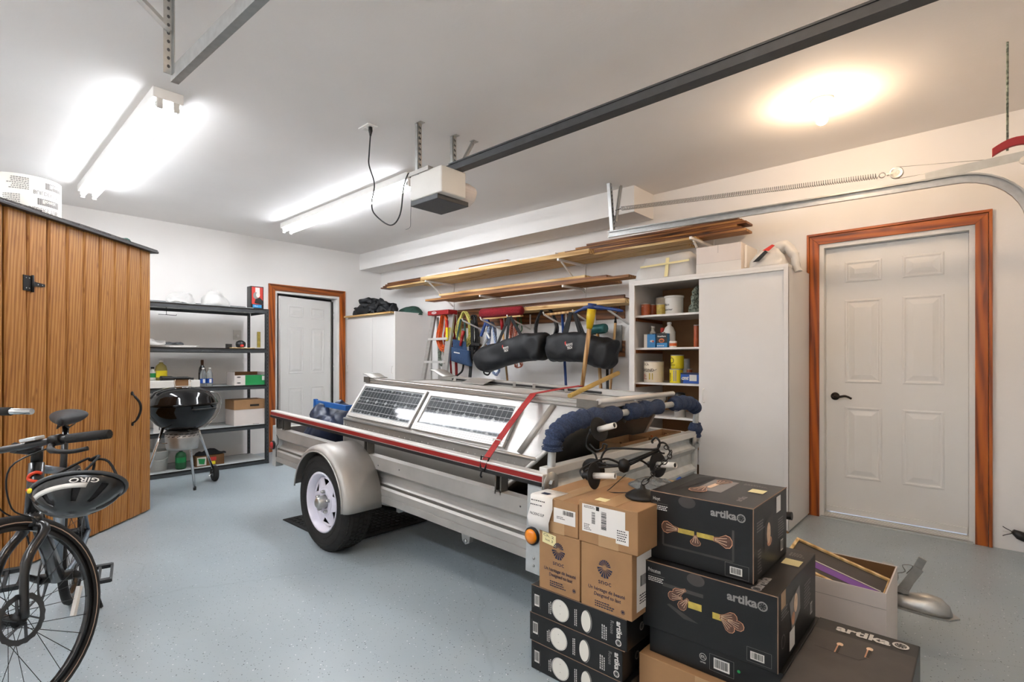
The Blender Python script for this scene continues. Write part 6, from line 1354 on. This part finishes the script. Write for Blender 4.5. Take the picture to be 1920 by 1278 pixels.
f2 = Face((0,0,0), (1,0,0), (0,1,0), bend=f.bend); f2.rect('print_brass', .03, .10, .035, .055).smallprint('print_red', -.06, .11, .07, 4, .012); f2.build(t)
MB().tube(smooth_path([(x-.084, FY+.02, Z3+.14), (x-.05, FY-.07, Z3+.10), (x+.03, FY-.075, Z3+.095), (x+.084, FY+.02, Z3+.14)], 6), .0018, 5).build('bail', 'steel_rod', t)
can('yellow_can', 'upper yellow can with black ring stacked on third shelf', 1270, FY+.02, Z3+.117, .052, .113, 'print_yellow')[0]
ty, fy, xy = can('yellow_can', 'lower yellow can of the pair on third shelf', 1268, FY+.015, Z3, .053, .114, 'print_yellow', txt=None); f3 = Face((0,0,0), (1,0,0), (0,1,0), bend=fy.bend); f3.text('print_black', 'CASSIS', -.004, .1, .016, .07, .03, rot=-PI/2).rect('print_grey', .02, .01, .025, .09); f3.build(ty)
tu, fu, xu = None, None, None
for o in list(bpy.data.objects):
    if o.get('label') == 'upper yellow can with black ring stacked on third shelf':
        xx = xb(1270, FY+.02); r_ = .052
        fz = Face((0,0,0), (1,0,0), (0,1,0), bend=lambda px, py, l: Vector((xx + (r_+l)*math.cos(-PI/2-YAW*.55+px/r_), FY+.02 + (r_+l)*math.sin(-PI/2-YAW*.55+px/r_), Z3+.117+.113-py)))
        fz.ring('print_black', -.01, .045, .02, .025).text('print_black', 'Epoxy', 0, .085, .012, .05, .01, align='c').rect('print_white', -.02, .09, .045, .012, .0008); fz.build(o)
B_ = can('grey_can', 'grey can behind the yellow cans on third shelf', 1283, FY+.11, Z3, .045, .2, 'galv_paint')
t = thing('blue_carton', 'blue printed carton lying beside the yellow cans', 'box'); x = xb(1277, FY-.02); B(x, x+.2, FY-.03, FY+.06, Z3, Z3+.085).build('carton', 'print_blue', t, bevel=.002); f = Face((x, FY-.03, Z3+.085), (1,0,0), (0,0,-1)); f.text('print_white', 'cmt', .01, .055, .03, .06, .04, .3).rect('print_white', .075, .015, .06, .05).rect('print_navy', 0, 0, .2, .012, .0008).poly('print_navy', [(0,.06),(.03,.03),(.02,.085),(0,.085)], .001); f.build(t)
can('rust_tin', 'small red and brass tin behind the blue carton', 1291, FY+.11, Z3, .03, .115, 'tin_orange')
Z4 = SHZ[3] + .001
bottle('oil_bottle', 'black capped grey bottle on the lower cabinet shelf', xb(1275, FY+.0), FY+.0, Z4, [(.045,0),(.047,.01),(.047,.1),(.042,.11),(.042,.12)], 'alu_dull', [(.043,.112),(.043,.19),(.03,.2),(0,.201)], 'black_plastic')
# cabinet top: wrapped parcel, white carton, shopping bag
ZTOP = WCH + .023
o = MB().box(-2.22, -1.66, 4.02, 4.42, ZTOP, ZTOP+.20); 
def softbox(x0, x1, y0, y1, z0, z1, n=10, amp=.02, freq=6, seed=1, top=.8):
    vs = []; 
    for i in range(n+1):
        t_ = i/n; z = z0 + (z1-z0)*t_; k = 1 - (1-top)*t_**2
        for j in range(40):
            a = 2*PI*j/40; ca, sa = math.cos(a), math.sin(a); e = .35; x = math.copysign(abs(ca)**e, ca); y = math.copysign(abs(sa)**e, sa)
            vs.append(Vector(((x0+x1)/2 + x*(x1-x0)/2*k, (y0+y1)/2 + y*(y1-y0)/2*k, z)))
    fs = [(i*40+j, i*40+(j+1)%40, i*40+40+(j+1)%40, i*40+40+j) for i in range(n) for j in range(40)] + [tuple(reversed(range(40))), tuple(n*40+j for j in range(40))]
    return MB().add(vs, fs, True).jitter(amp, freq, seed, z0)
t = thing('wrapped_parcel', 'slumped white plastic wrapped parcel with tape on the cabinet top', 'parcel')
softbox(-2.24, -1.67, 4.0, 4.4, ZTOP, ZTOP+.2, amp=.025, freq=5, seed=3, top=.72).build('wrapping', 'poly_bag', t)
for a in ((-1.93, -1.9), ): MB().add([(a[0], 3.985, ZTOP+.01), (a[1], 3.985, ZTOP+.01), (a[1], 4.02, ZTOP+.17), (a[0], 4.02, ZTOP+.17)], [(0,1,2,3)]).build('tape', 'note_yellow', t, solid=.002)
MB().add([(-2.15, 3.995, ZTOP+.105), (-1.72, 3.995, ZTOP+.115), (-1.72, 3.993, ZTOP+.13), (-2.15, 3.993, ZTOP+.12)], [(0,1,2,3)]).build('tape', 'note_yellow', t, solid=.002)
t = thing('white_carton', 'white cardboard carton standing on the cabinet top', 'box')
B(-1.66, -1.32, 3.985, 4.34, ZTOP, ZTOP+.205).build('carton', 'carton_white', t, bevel=.003); f = Face((-1.66, 3.985, ZTOP+.205), (1,0,0), (0,0,-1)); f.line('print_grey', [(.17,0),(.17,.06)], .0025).line('print_grey', [(0,.13),(.34,.13)], .0012).rect('print_white', 0, .132, .34, .073, .0008); f.build(t)
for s, z in ((0, .205),): B(-1.318, -1.30, 4.05, 4.3, ZTOP+.02, ZTOP+.19).jitter(.006, 9).build('side_flap', 'paper', t)
t = thing('shopping_bag', 'white plastic shopping bag with red logo at cabinet top end', 'bag')
softbox(-1.27, -1.03, 3.99, 4.3, ZTOP, ZTOP+.15, amp=.03, freq=8, seed=9, top=.55).build('bag_body', 'poly_bag', t)
MB().tube(smooth_path([(-1.13, 4.12, ZTOP+.13), (-1.03, 4.1, ZTOP+.14), (-.985, 4.08, ZTOP+.06), (-.965, 4.07, ZTOP-.02), (-.955, 4.07, ZTOP-.05)], 6), [.05]*6+[.035]*6+[.028]*6+[.024]*7, 12).jitter(.012, 14, 2).build('bag_tail', 'poly_bag', t)
MB().add([(-1.235, 3.975, ZTOP+.04), (-1.15, 3.972, ZTOP+.115), (-1.13, 3.972, ZTOP+.1), (-1.19, 3.968, ZTOP+.04)], [(0,1,2,3)]).build('dark_print', 'print_black', t, solid=.002); MB().add([(-1.175, 4.0, ZTOP+.12), (-1.11, 4.0, ZTOP+.155), (-1.09, 3.995, ZTOP+.145), (-1.13, 3.992, ZTOP+.11)], [(0,1,2,3)]).build('red_print', 'print_red', t, solid=.002)

# ------------------------------------------------------------------ corner wardrobe
cw = thing('white_wardrobe', 'white two door wardrobe in the far corner of the garage', 'wardrobe')
VX0, VX1, VY0, VY1, VH = -6.84, -5.645, 3.95, 4.56, 1.80
B(VX0, VX0+.018, VY0+.02, VY1, 0, VH).build('side_panel', 'white_board', cw); B(VX1-.018, VX1, VY0+.0, VY1, 0, VH+.04).build('side_panel', 'white_board', cw); B(VX0, VX1-.018, VY0+.02, VY1, VH, VH+.018).build('top_panel', 'white_board', cw); B(VX0, VX1, VY1-.01, VY1-.004, 0, VH).build('back_panel', 'white_board', cw); B(VX0+.018, VX1-.018, VY0+.02, VY1-.01, .05, .068).build('bottom_panel', 'white_board', cw)
xm = at(698, 600, y=VY0).x
for a, b, hx_ in ((VX0+.002, xm-.004, None), (xm+.004, VX1-.02, None)):
    d = B(a, b, VY0, VY0+.018, .05, VH-.004).build('door', 'white_board', cw, bevel=.0015)
    hx_ = a + .03 if a < -6.5 else b - .03
    MB().tube(smooth_path([(hx_, VY0+.002, 1.12), (hx_, VY0-.02, 1.115), (hx_, VY0-.02, 1.04), (hx_, VY0+.002, 1.035)], 4), .004, 6).build('pull_handle', 'plastic_white', d)
for k, (y0, y1, m_) in enumerate(((VY0-.05, VY0+.09, 'pine_x'), (VY0+.11, VY0+.25, 'pine_x'))):
    tag(B(VX0+.0, VX1-.03, y0, y1, VH+.0185, VH+.038).build('pine_board', m_), ['pale pine board along the front of the wardrobe top', 'pale pine board further back on the wardrobe top'][k], 'board', 'boards on the wardrobe')
ZW = VH + .039
tag(heap(-6.32, 4.08, ZW, .44, .14, .19, .085, 9, 21, n=70, pw=.6).build('dark_jacket', 'black_fabric'), 'crumpled dark jacket heaped on the wardrobe top', 'jacket'); tag(heap(-5.86, 4.36, VH+.019, .22, .15, .13, .02, 6, 25).build('green_tarp', 'green_fabric'), 'folded dark green tarp behind jacket on the wardrobe', 'tarp')
# ------------------------------------------------------------------ timber racks on the right wall
XB1, XB2, XB3 = -5.19, -3.10, -1.55
def bracket(x, zs, name, label):
    t = thing('shelf_bracket', label, 'bracket', 'timber rack brackets')
    B(x-.012, x+.012, WY-.015, WY, zs[-1]-.35, zs[0]+.06).build('upright', 'white_steel', t)
    for z in zs:
        MB().bar((x, WY-.014, z-.013), (x, WY-.48, z-.013), .02, .022).build('arm', 'white_steel', t); MB().bar((x, WY-.014, z-.30), (x, WY-.42, z-.026), .012, .016).build('brace', 'white_steel', t)
bracket(XB1, [2.215], 'b', 'white steel bracket holding the left end of upper timber'); bracket(XB2, [2.215], 'b', 'white steel bracket holding the middle of upper timber')
bracket(-1.75, [2.215], 'b', 'white steel bracket behind the parcel under upper timber')
nplank = 0
def plank(label, x0, x1, y0, y1, z0, z1, mname, tilt=0, grp='stored timber'):
    o = B(x0, x1, y0, y1, z0, z1).build('timber_board', mname, None, bevel=.002); tag(o, label, 'board', grp)
    return o
BZ = 2.2165
plank('long pale pine board under the whole upper timber pile', -6.2, -1.76, 4.20, 4.36, BZ, BZ+.02, 'pine_x')
plank('second long pine board against the wall in upper pile', -5.6, -1.9, 4.38, 4.54, BZ, BZ+.02, 'pine_x')
z = BZ + .021
plank('thick pale pine board at the front of upper timber pile', -5.30, -2.74, 4.095, 4.19, BZ, BZ+.045, 'pine_x'); plank('white primed strip lying on the thick pine board', -5.2, -3.15, 4.11, 4.16, BZ+.046, BZ+.066, 'white_board')
for k in range(4): plank(['lowest', 'second', 'third', 'topmost'][k] + ' dark siding board at the left end of upper pile', -6.46 + .05*k, -4.2 + .07*k, 4.27+.004*k, 4.43+.003*k, z+.0185*k, z+.0185*k+.017, 'dark_x')
for k in range(6): plank(['lowest', 'second', 'third', 'fourth', 'fifth', 'topmost'][k] + ' brown siding board at the right end of upper pile', -3.55 + .13*k, -1.38 - .035*(k % 3), 4.27+.004*k, 4.43+.004*k, z+.0205*k, z+.0205*k+.0185, 'dark_x' if k % 2 else 'brown_x')
plank('reddish brown offcut on the left of upper pile', -5.02, -4.06, 4.29, 4.40, z+.076, z+.094, 'brown_x'); plank('shorter red-brown offcut stacked on the upper pile', -4.8, -3.98, 4.30, 4.38, z+.095, z+.111, 'brown_x')
plank('narrow pine batten on top of the upper pile', -4.0, -2.4, 4.47, 4.53, z+.0, z+.13, 'pine_x')
# middle rack: two boards carried on pegs of the same uprights
t = thing('shelf_bracket', 'white steel arm under the left end of middle timber', 'bracket', 'middle rack arms'); MB().bar((XB1+.9, WY, 1.948), (XB1+.9, WY-.4, 1.948), .02, .022).build('arm', 'white_steel', t)
t = thing('shelf_bracket', 'white steel arm under the right end of middle timber', 'bracket', 'middle rack arms'); MB().bar((XB2, WY-.016, 1.948), (XB2, WY-.4, 1.948), .02, .022).build('arm', 'white_steel', t)
plank('wide brown board at the bottom of middle timber rack', -5.3, -2.36, 4.17, 4.32, 1.96, 1.985, 'brown_x'); plank('second brown board at the back of middle timber rack', -5.1, -2.62, 4.34, 4.5, 1.96, 1.985, 'brown_x')
plank('brown moulded board above the wide middle board', -5.0, -2.6, 4.18, 4.31, 1.986, 2.008, 'dark_x'); plank('pale pine board on the middle timber rack', -5.05, -2.85, 4.19, 4.34, 2.009, 2.034, 'pine_x'); plank('thin red-brown strip on the middle pine board', -4.75, -3.75, 4.25, 4.3, 2.035, 2.05, 'brown_x')
# hanging board with hooks
plank('dark wall mounted plank behind the pine hook shelf', -5.10, -2.62, WY-.021, WY-.001, 1.62, 1.86, 'dark_x'); plank('brown wall plank behind the black duffel bags', -4.75, -2.62, WY-.021, WY-.001, 1.24, 1.40, 'dark_x')
plank('thick pine shelf board above the hanging tools', -4.42, -2.46, 4.28, 4.53, 1.745, 1.785, 'pine_x'); plank('thin brown board lying on the pine hook shelf', -4.3, -2.52, 4.36, 4.53, 1.7855, 1.81, 'dark_x')
hooksx = {}
for k, u in enumerate((868, 902, 952, 1020, 1075, 1140)):
    p = at(u, 585, y=4.16); x = p.x
    t = thing('utility_hook', 'white steel hook arm under the pine shelf, number %s from the ladder' % ['one', 'two', 'three', 'four', 'five', 'six'][k], 'hook', 'hooks under the pine shelf')
    B(x-.01, x+.01, WY-.024, WY-.0195, 1.58, 1.73).build('plate', 'white_steel', t); MB().bar((x, WY-.024, 1.56), (x, 4.16, 1.675), .012, .016).build('arm', 'white_steel', t); MB().tube([(x, 4.16, 1.675), (x, 4.145, 1.70)], .007, 8).build('tip', 'white_steel', t); hooksx[u] = x
# ------------------------------------------------------------------ hanging tools and cords
def coil(name, label, u, v, y, rx, rz, n, r, mname, cat='cord', seed=1, amp=.35, grp=None, top=None):
    """loops of cord hanging from the top"""
    c = at(u, v, y=y); rr = random.Random(seed); t = thing(name, label, cat, grp)
    for k in range(n):
        a, b = rx*rr.uniform(1-amp, 1), rz*rr.uniform(1-amp*.5, 1); oy = rr.uniform(-.02, .02)*min(1, n/6); ph = rr.uniform(-.12, .12)
        pts = []
        for i in range(28):
            w_ = 2*PI*i/28; x = a*math.sin(w_)*(1 - .35*math.cos(w_)); zz = b*math.cos(w_) - b + rz
            pts.append(c + Vector((x*math.cos(ph) + zz*math.sin(ph)*.3, oy + .012*math.sin(3*w_+k), zz)))
        MB().tube(pts, r, 6, True).build('loop', mname, t)
    return t
Y4 = 4.38
coil('electric_cable', 'orange extension cord coil hanging beside the ladder', 833, 625, Y4, .12, .25, 20, .007, 'orange_cord', seed=1); coil('electric_cable', 'red cord coil hanging behind the orange coil', 843, 625, Y4+.06, .09, .2, 7, .006, 'red_cord', seed=2)
coil('rope_bundle', 'dark braided rope bundle hanging below the orange coil', 829, 668, Y4+.02, .07, .13, 9, .006, 'multi_cord', 'rope', 3)
coil('rope_bundle', 'yellow rope bundle hanging behind the blue pouch', 871, 618, Y4+.04, .14, .23, 18, .006, 'yellow_rope', 'rope', 4); coil('cable_coil', 'black cable coil hanging right of the yellow rope', 888, 628, Y4+.08, .07, .25, 8, .008, 'black_hose', 'cable', 5)
coil('rope_bundle', 'blue and white rope bundle left of the first duffel', 922, 635, Y4+.03, .07, .2, 9, .007, 'blue_rope', 'rope', 6); coil('rope_bundle', 'lower blue rope loops under the first duffel', 930, 690, Y4+.09, .06, .09, 6, .006, 'blue_rope', 'rope', 7)
coil('rope_bundle', 'orange-red rope hanging behind the first duffel', 963, 625, Y4+.08, .05, .2, 7, .007, 'red_rope', 'rope', 8); coil('rope_bundle', 'small red rope loops showing below the first duffel', 972, 682, Y4+.08, .055, .05, 4, .006, 'red_rope', 'rope', 9); coil('green_lanyard', 'thin green cord loop beside the red rope', 974, 605, Y4+.07, .04, .13, 1, .006, 'green_cord', 'cord', 10)
coil('rubber_hose', 'black rubber hose coil hanging between the duffel bags', 1024, 608, Y4, .15, .19, 5, .011, 'black_hose', 'hose', 12, .12)
# two long red bars leaning
t = thing('red_bow_saw', 'long red painted steel bar hanging beside the ladder', 'bar'); MB().tube([at(838, 600, y=Y4-.03), at(843, 650, y=Y4-.03), at(847, 715, y=Y4-.03)], .013, 8).build('bar', 'red_paint', t); MB().tube([at(836, 600, y=Y4), at(838, 715, y=Y4)], .008, 8).build('rod', 'red_cord', t)
# blue bag
t = thing('blue_pouch', 'navy fabric tool pouch hanging from the hook shelf', 'bag')
p0, p1, p2, p3 = at(846, 650, y=Y4-.06), at(878, 657, y=Y4-.06), at(881, 687, y=Y4-.06), at(845, 676, y=Y4-.06)
vs = []; N = 10
for j in range(N+1):
    for i in range(N+1):
        s_, q_ = i/N, j/N; p = (p0*(1-s_) + p1*s_)*(1-q_) + (p3*(1-s_) + p2*s_)*q_; vs.append(p + Vector((0, -.035*math.sin(PI*s_)*math.sin(PI*min(1, q_*.8+.15)), 0)))
MB().add(vs, [(j*(N+1)+i, j*(N+1)+i+1, (j+1)*(N+1)+i+1, (j+1)*(N+1)+i) for j in range(N) for i in range(N)], True).build('pouch', 'navy_fabric', t, solid=-.05)
p = at(850, 640, y=Y4-.04); q = at(876, 645, y=Y4-.04); MB().add([p + Vector((0,0,.03)), q + Vector((-.02,0,.03)), q + Vector((0,0,-.09)), p + Vector((0,0,-.09))], [(0,1,2,3)]).build('flap', 'navy_fabric', t, solid=.01)
for a, b in (((855, 645), (864, 598)), ((873, 648), (871, 598))): MB().bar(at(*a, y=Y4-.045), at(*b, y=Y4-.05), .03, .005, (0,1,0)).build('strap', 'green_fabric', t)
MB().add([at(u, v, y=Y4-.1) for u, v in ((851, 659), (862, 661), (862, 663), (851, 661))], [(0,1,2,3)]).build('label', 'print_white', t, solid=.001)
MB().tube(smooth_path([at(u, v, y=Y4) for u, v in ((869, 683), (866, 696), (855, 705), (849, 708))], 5), .012, 8).build('handle_loop', 'strap_black', t)
t = thing('red_hand_tool', 'short red handled tool tucked in the navy pouch', 'tool'); MB().tube([at(866, 634, y=Y4-.07), at(863, 648, y=Y4-.07)], [.018, .014], 10).build('grip', 'red_paint', t); MB().tube([at(869, 620, y=Y4-.07), at(866, 634, y=Y4-.07)], .02, 8).build('head', 'red_cord', t)
t = thing('webbing_strap', 'long black webbing strap hanging right of the navy pouch', 'strap'); MB().bar(at(885, 600, y=Y4), at(886, 650, y=Y4), .05, .012, (0,1,0)).build('strap', 'strap_black', t); MB().bar(at(886, 648, y=Y4), at(881, 708, y=Y4), .045, .012, (0,1,0)).build('tail', 'strap_black', t); MB().bar(at(884, 644, y=Y4-.02), at(900, 646, y=Y4-.02), .03, .02, (0,1,0)).build('buckle', 'black_plastic', t)
# clamp
t = thing('bar_clamp', 'blue and steel bar clamp hanging left of the first duffel', 'clamp'); MB().bar(at(896, 663, y=Y4), at(914, 636, y=Y4), .022, .02, (0,1,0)).build('jaw', 'galv', t); MB().bar(at(906, 612, y=Y4), at(918, 634, y=Y4), .02, .012, (0,1,0)).build('bar', 'white_steel', t)
MB().prism([(0,0),(.08,-.02),(.13,-.16),(.09,-.18),(.0,-.05)], -.012, .012, lambda p_, q_, t_: at(904, 584, y=Y4-.03) + Vector((p_, t_, q_))).build('grip', 'blue_tool', t); MB().bar(at(912, 600, y=Y4-.03), at(902, 630, y=Y4-.03), .03, .02, (0,1,0)).build('handle', 'blue_tool', t)
# push broom
t = thing('push_broom', 'wide push broom with red bristles under the pine shelf', 'broom')
a = at(901, 590, y=4.215); b = at(980, 579, y=4.215); b.z = a.z = (a.z + b.z)/2
vs = []; n = 14
MB().tube([a, a + (b-a)*.03, a + (b-a)*.3, a + (b-a)*.6, a + (b-a)*.97, b], [.03, .05, .053, .053, .05, .03], n).jitter(.006, 40, 4).build('bristles', 'bristle_red', t)
MB().bar(a + Vector((.05, .02, -.058)), b + Vector((-.03, .02, -.058)), .05, .018).build('head_block', 'pine_x', t)
h0 = at(940, 595, y=4.27); MB().tube([h0, Vector((h0.x, h0.y+.02, h0.z-.14))], .02, 10).build('socket', 'red_paint', t); MB().tube([Vector((h0.x, h0.y+.02, h0.z-.12)), Vector((h0.x+.0, h0.y+.23, .02))], .012, 10).build('handle', 'handle_wood', t)
# duffel bags
def duffel(name, label, us, y, rad, seed, grp, logo, straps):
    t = thing(name, label, 'bag', grp)
    P = [at(u, v, y=y) for u, v in us]; path = smooth_path(P, 5); n = 26; N = len(path); vs = []
    for i, c in enumerate(path):
        t_ = i/(N-1); d = (path[min(i+1, N-1)] - path[max(i-1, 0)]).normalized(); up = Vector((-d.z, 0, d.x)); k = rad[0]*(1-t_) + rad[1]*t_
        k *= .35 + .65*min(1, (t_*(1-t_)*14)**.5) if 0 < t_ < 1 else .3
        for j in range(n):
            a_ = 2*PI*j/n; ca, sa = math.cos(a_), math.sin(a_); e = .75; vs.append(c + Vector((0, math.copysign(abs(ca)**e, ca)*k*.85, 0)) + up*math.copysign(abs(sa)**e, sa)*k)
    fs = [(i*n+j, i*n+(j+1)%n, i*n+n+(j+1)%n, i*n+n+j) for i in range(N-1) for j in range(n)] + [tuple(range(n)), tuple((N-1)*n+j for j in range(n))]
    MB().add(vs, fs, True).jitter(.026, 7, seed).jitter(.009, 22, seed+1).build('bag_body', 'black_fabric', t, sub=1)
    for (ua, va), (ub, vb) in straps: MB().bar(at(ua, va, y=y-rad[0]*.45), at(ub, vb, y=4.15), .035, .006, (0,1,0)).build('carry_strap', 'strap_black', t)
    lu, lv = logo; c = at(lu, lv, y=y-rad[0]*.85-.03); f = Face(c, (1,0,.12), (0,0,-1)); f.text('print_white', 'ROOTS', 0, .02, .022, .075, .04, l=.004).text('print_white', 'TECH', .01, .05, .022, .06, .04, l=.004).poly('print_red', [(-.02,-.02),(-.005,-.03),(.0,.0),(-.012,.01)], .004); f.build(t, {'print_white': 'logo_lettering', 'print_red': 'logo_mark'}); return t
duffel('duffel_bag', 'long black duffel bag hanging left, drooping at its end', [(902, 688), (914, 674), (945, 663), (985, 652), (1008, 648), (1026, 650)], 4.13, (.14, .145), 3, 'duffel bags', (944, 651), (((930, 652), (954, 594)), ((978, 630), (957, 594)), ((950, 640), (955, 594))))
t = duffel('duffel_bag', 'long black duffel bag hanging right behind the yellow axe', [(1030, 652), (1050, 650), (1080, 650), (1110, 655), (1135, 662), (1153, 668)], 4.14, (.14, .15), 8, 'duffel bags', (1062, 645), (((1052, 640), (1070, 585)), ((1100, 640), (1077, 585)), ((1060, 635), (1071, 585)), ((1090, 635), (1076, 585))))
MB().tube(smooth_path([at(u, v, y=4.2) for u, v in ((907, 690), (908, 700), (916, 702), (921, 692))], 4), .01, 6).build('end_loop', 'strap_black', t)
# long handled tools
def tool(name, label, top, bot, y, r, mname, grp='long handled tools'):
    t = thing(name, label, 'tool', grp); a = at(*top, y=y); b = at(*bot, y=y); d = b - a; b2 = b + d.normalized()*.0
    e = a + d*((a.z - .02)/max(a.z - b.z, .01)); MB().tube([a, (a+e)*.5, e], r, 10).build('handle', mname, t); return t, a, e, d.normalized()
def pickaxe():
    t = thing('pickaxe', 'blue headed pickaxe with yellow grip leaning behind the trailer', 'pickaxe'); y = 3.96
    a = at(1110, 575, y=y); b = at(1092, 720, y=y); d = (b-a).normalized(); L = a.z/-d.z - .02
    e = a + d*L; MB().tube([a + d*.16, a + d*(L*.45)], [.021, .019], 12).build('handle', 'handle_wood', t); MB().tube([a + d*.02, a + d*.1, a + d*.2], [.042, .04, .026], 12).build('yellow_grip', 'yellow_tool', t); MB().tube([a + d*(L*.44), e], [.021, .02], 12).build('yellow_tail', 'yellow_tool', t)
    MB().tube([a - d*.03, a + d*.03], .04, 12).build('eye', 'blue_tool', t)
    l = [at(u, v, y=y) for u, v in ((1078, 586), (1092, 579), (1103, 576), (1117, 576), (1140, 578), (1168, 583))]
    MB().tube(smooth_path(l, 4), [.006]+[.014]*4+[.02]*10+[.014]*5+[.008], 8).build('head', 'blue_tool', t)
pickaxe()
t, a, e, d = tool('sledge_hammer', 'teal headed sledgehammer with wooden handle behind right duffel', (1120, 618), (1126, 720), 4.40, .017, 'handle_wood')
MB().tube([a + Vector((-.09,0,0)), a + Vector((-.06,0,.0)), a + Vector((.07,0,.01)), a + Vector((.1,0,.01))], [.045,.05,.05,.045], 8).build('head', 'teal_tool', t)
t, a, e, d = tool('garden_fork', 'wooden handled two-pronged weeder leaning beside the cabinet', (1154, 605), (1145, 720), 4.40, .013, 'handle_wood')
MB().tube([a, a + Vector((0,0,.05))], [.015,.008], 8).build('ferrule', 'bronze', t)
for s in (-1, 1): MB().tube(smooth_path([a + Vector((0,0,.05)), a + Vector((s*.01,0,.09)), a + Vector((s*.045,0,.12)), a + Vector((s*.045,0,.16))], 4), .005, 6).build('prong', 'bronze', t)
t, a, e, d = tool('steel_bar', 'dark blue steel pry bar hanging left of the right duffel', (1054, 586), (1061, 720), 4.42, .014, 'blue_tool'); t, a, e, d = tool('shovel_shaft', 'black shaft tool standing below the right duffel', (1138, 640), (1139, 722), 4.44, .014, 'black_plastic')
t = thing('rolled_blind', 'long bamboo coloured rod lying across hooks under pine shelf', 'rod'); MB().tube([at(1022, 590, y=4.24), at(1084, 583, y=4.24)], .014, 10).build('rod', 'handle_wood', t)
t = thing('square_shovel', 'rusty shovel blade hanging on the wall beside weeder', 'shovel'); p = at(1156, 632, y=WY-.03); B(p.x-.02, p.x+.06, WY-.035, WY-.022, p.z-.14, p.z+.12).build('blade', 'alu_dark', t)
plank('narrow dark board leaning behind the cabinet corner', -2.42, -2.36, WY-.06, WY-.03, 0, 1.0, 'dark_x', grp='stored timber')
# ------------------------------------------------------------------ stepladder
ld = thing('stepladder', 'aluminium stepladder with red top folded against the wall', 'ladder')
LX0, LX1, LYt, LYb = -5.42, -5.02, 4.30, 3.72
zt_ = 1.80
def lr(x, sp): return lambda z: Vector((x + (x-(LX0+LX1)/2)*sp*(1.8-z)/1.8, 4.40 - (4.40-4.06)*(1.8-z)/1.8, z))
Lf, Rf = lr(LX0+.02, .35), lr(LX1-.02, .35)
for F_ in (Lf, Rf): MB().bar(F_(1.79), F_(.01), .1 if F_ is Rf else .07, .03, (0,1,0)).build('side_rail', 'alu', ld)
rail_o = Rf
B(LX0-.0, LX1+.02, 4.30, 4.46, 1.79, 1.85).build('top_cap', 'red_paint', ld, bevel=.01)
f = Face((LX0, 4.30, 1.85), (1,0,0), (0,0,-1)); f.ell('print_white', .14, .03, .05, .017).text('print_red', 'LITE', .14, .037, .016, .06, .03, align='c', l=.002); f.build(ld)
for z in (.28, .58, .88, 1.18, 1.48): MB().bar(Lf(z), Rf(z), .075, .028).build('step', 'alu_white', ld)
for x in (LX0+.03, LX1-.03): MB().bar((x, 4.45, 1.78), (x, 4.53, .01), .025, .025).build('rear_rail', 'red_paint' if x > -5.2 else 'alu', ld)
p = Rf(1.55); B(p.x+.016, p.x+.018, p.y-.03, p.y+.02, 1.47, 1.62).build('warning_label', 'print_yellow', ld); B(p.x-.03, p.x+.01, p.y-.042, p.y-.0385, 1.45, 1.62).build('warning_label', 'print_yellow', ld)

# wire connector by the right edge
t = thing('wire_connector', 'black wiring connector hanging low on the wall right of door', 'connector'); c = at(1911, 1003, y=WY-.04)
MB().tube([c + Vector((-.03,0,.02)), c, c + Vector((.06,0,-.02))], [.014, .028, .03], 10).build('housing', 'black_plastic', t)
for k in range(3): MB().tube(smooth_path([c + Vector((-.02,0,.01)), c + Vector((-.06,.0,.03-.02*k)), c + Vector((-.075,.0,.04-.03*k))], 4), .0025, 5).build('wire', ('black_plastic', 'plastic_white', 'black_plastic')[k], t)
MB().tube([c + Vector((.06,0,-.02)), c + Vector((.2,.02,-.08)), c + Vector((.3,.02,.3))], .008, 6).build('cable', 'black_plastic', t)
# ------------------------------------------------------------------ put every origin at the base of its thing
def _rebase():
    bpy.context.view_layer.update()
    kids = {}
    for o in bpy.data.objects:
        if o.parent: kids.setdefault(o.parent, []).append(o)
    def desc(o):
        out = [o]
        for k in kids.get(o, []): out += desc(k)
        return out
    for o in [x for x in bpy.data.objects if x.parent is None and x.type in ('MESH', 'EMPTY')]:
        if o.location.length > 1e-6: continue
        pts = []
        for d in desc(o):
            if d.type == 'MESH': pts += [d.matrix_world @ v.co for v in d.data.vertices]
        if not pts: continue
        lo = Vector([min(p[i] for p in pts) for i in range(3)]); hi = Vector([max(p[i] for p in pts) for i in range(3)])
        c = Vector(((lo.x+hi.x)/2, (lo.y+hi.y)/2, lo.z))
        if o.type == 'MESH':
            if o.data.users > 1: continue
            o.data.transform(Matrix.Translation(-c)); o.location = c
            for k in kids.get(o, []): k.location = k.location - c
        else:
            o.location = c
            for k in kids.get(o, []): k.location = k.location - c
_rebase()
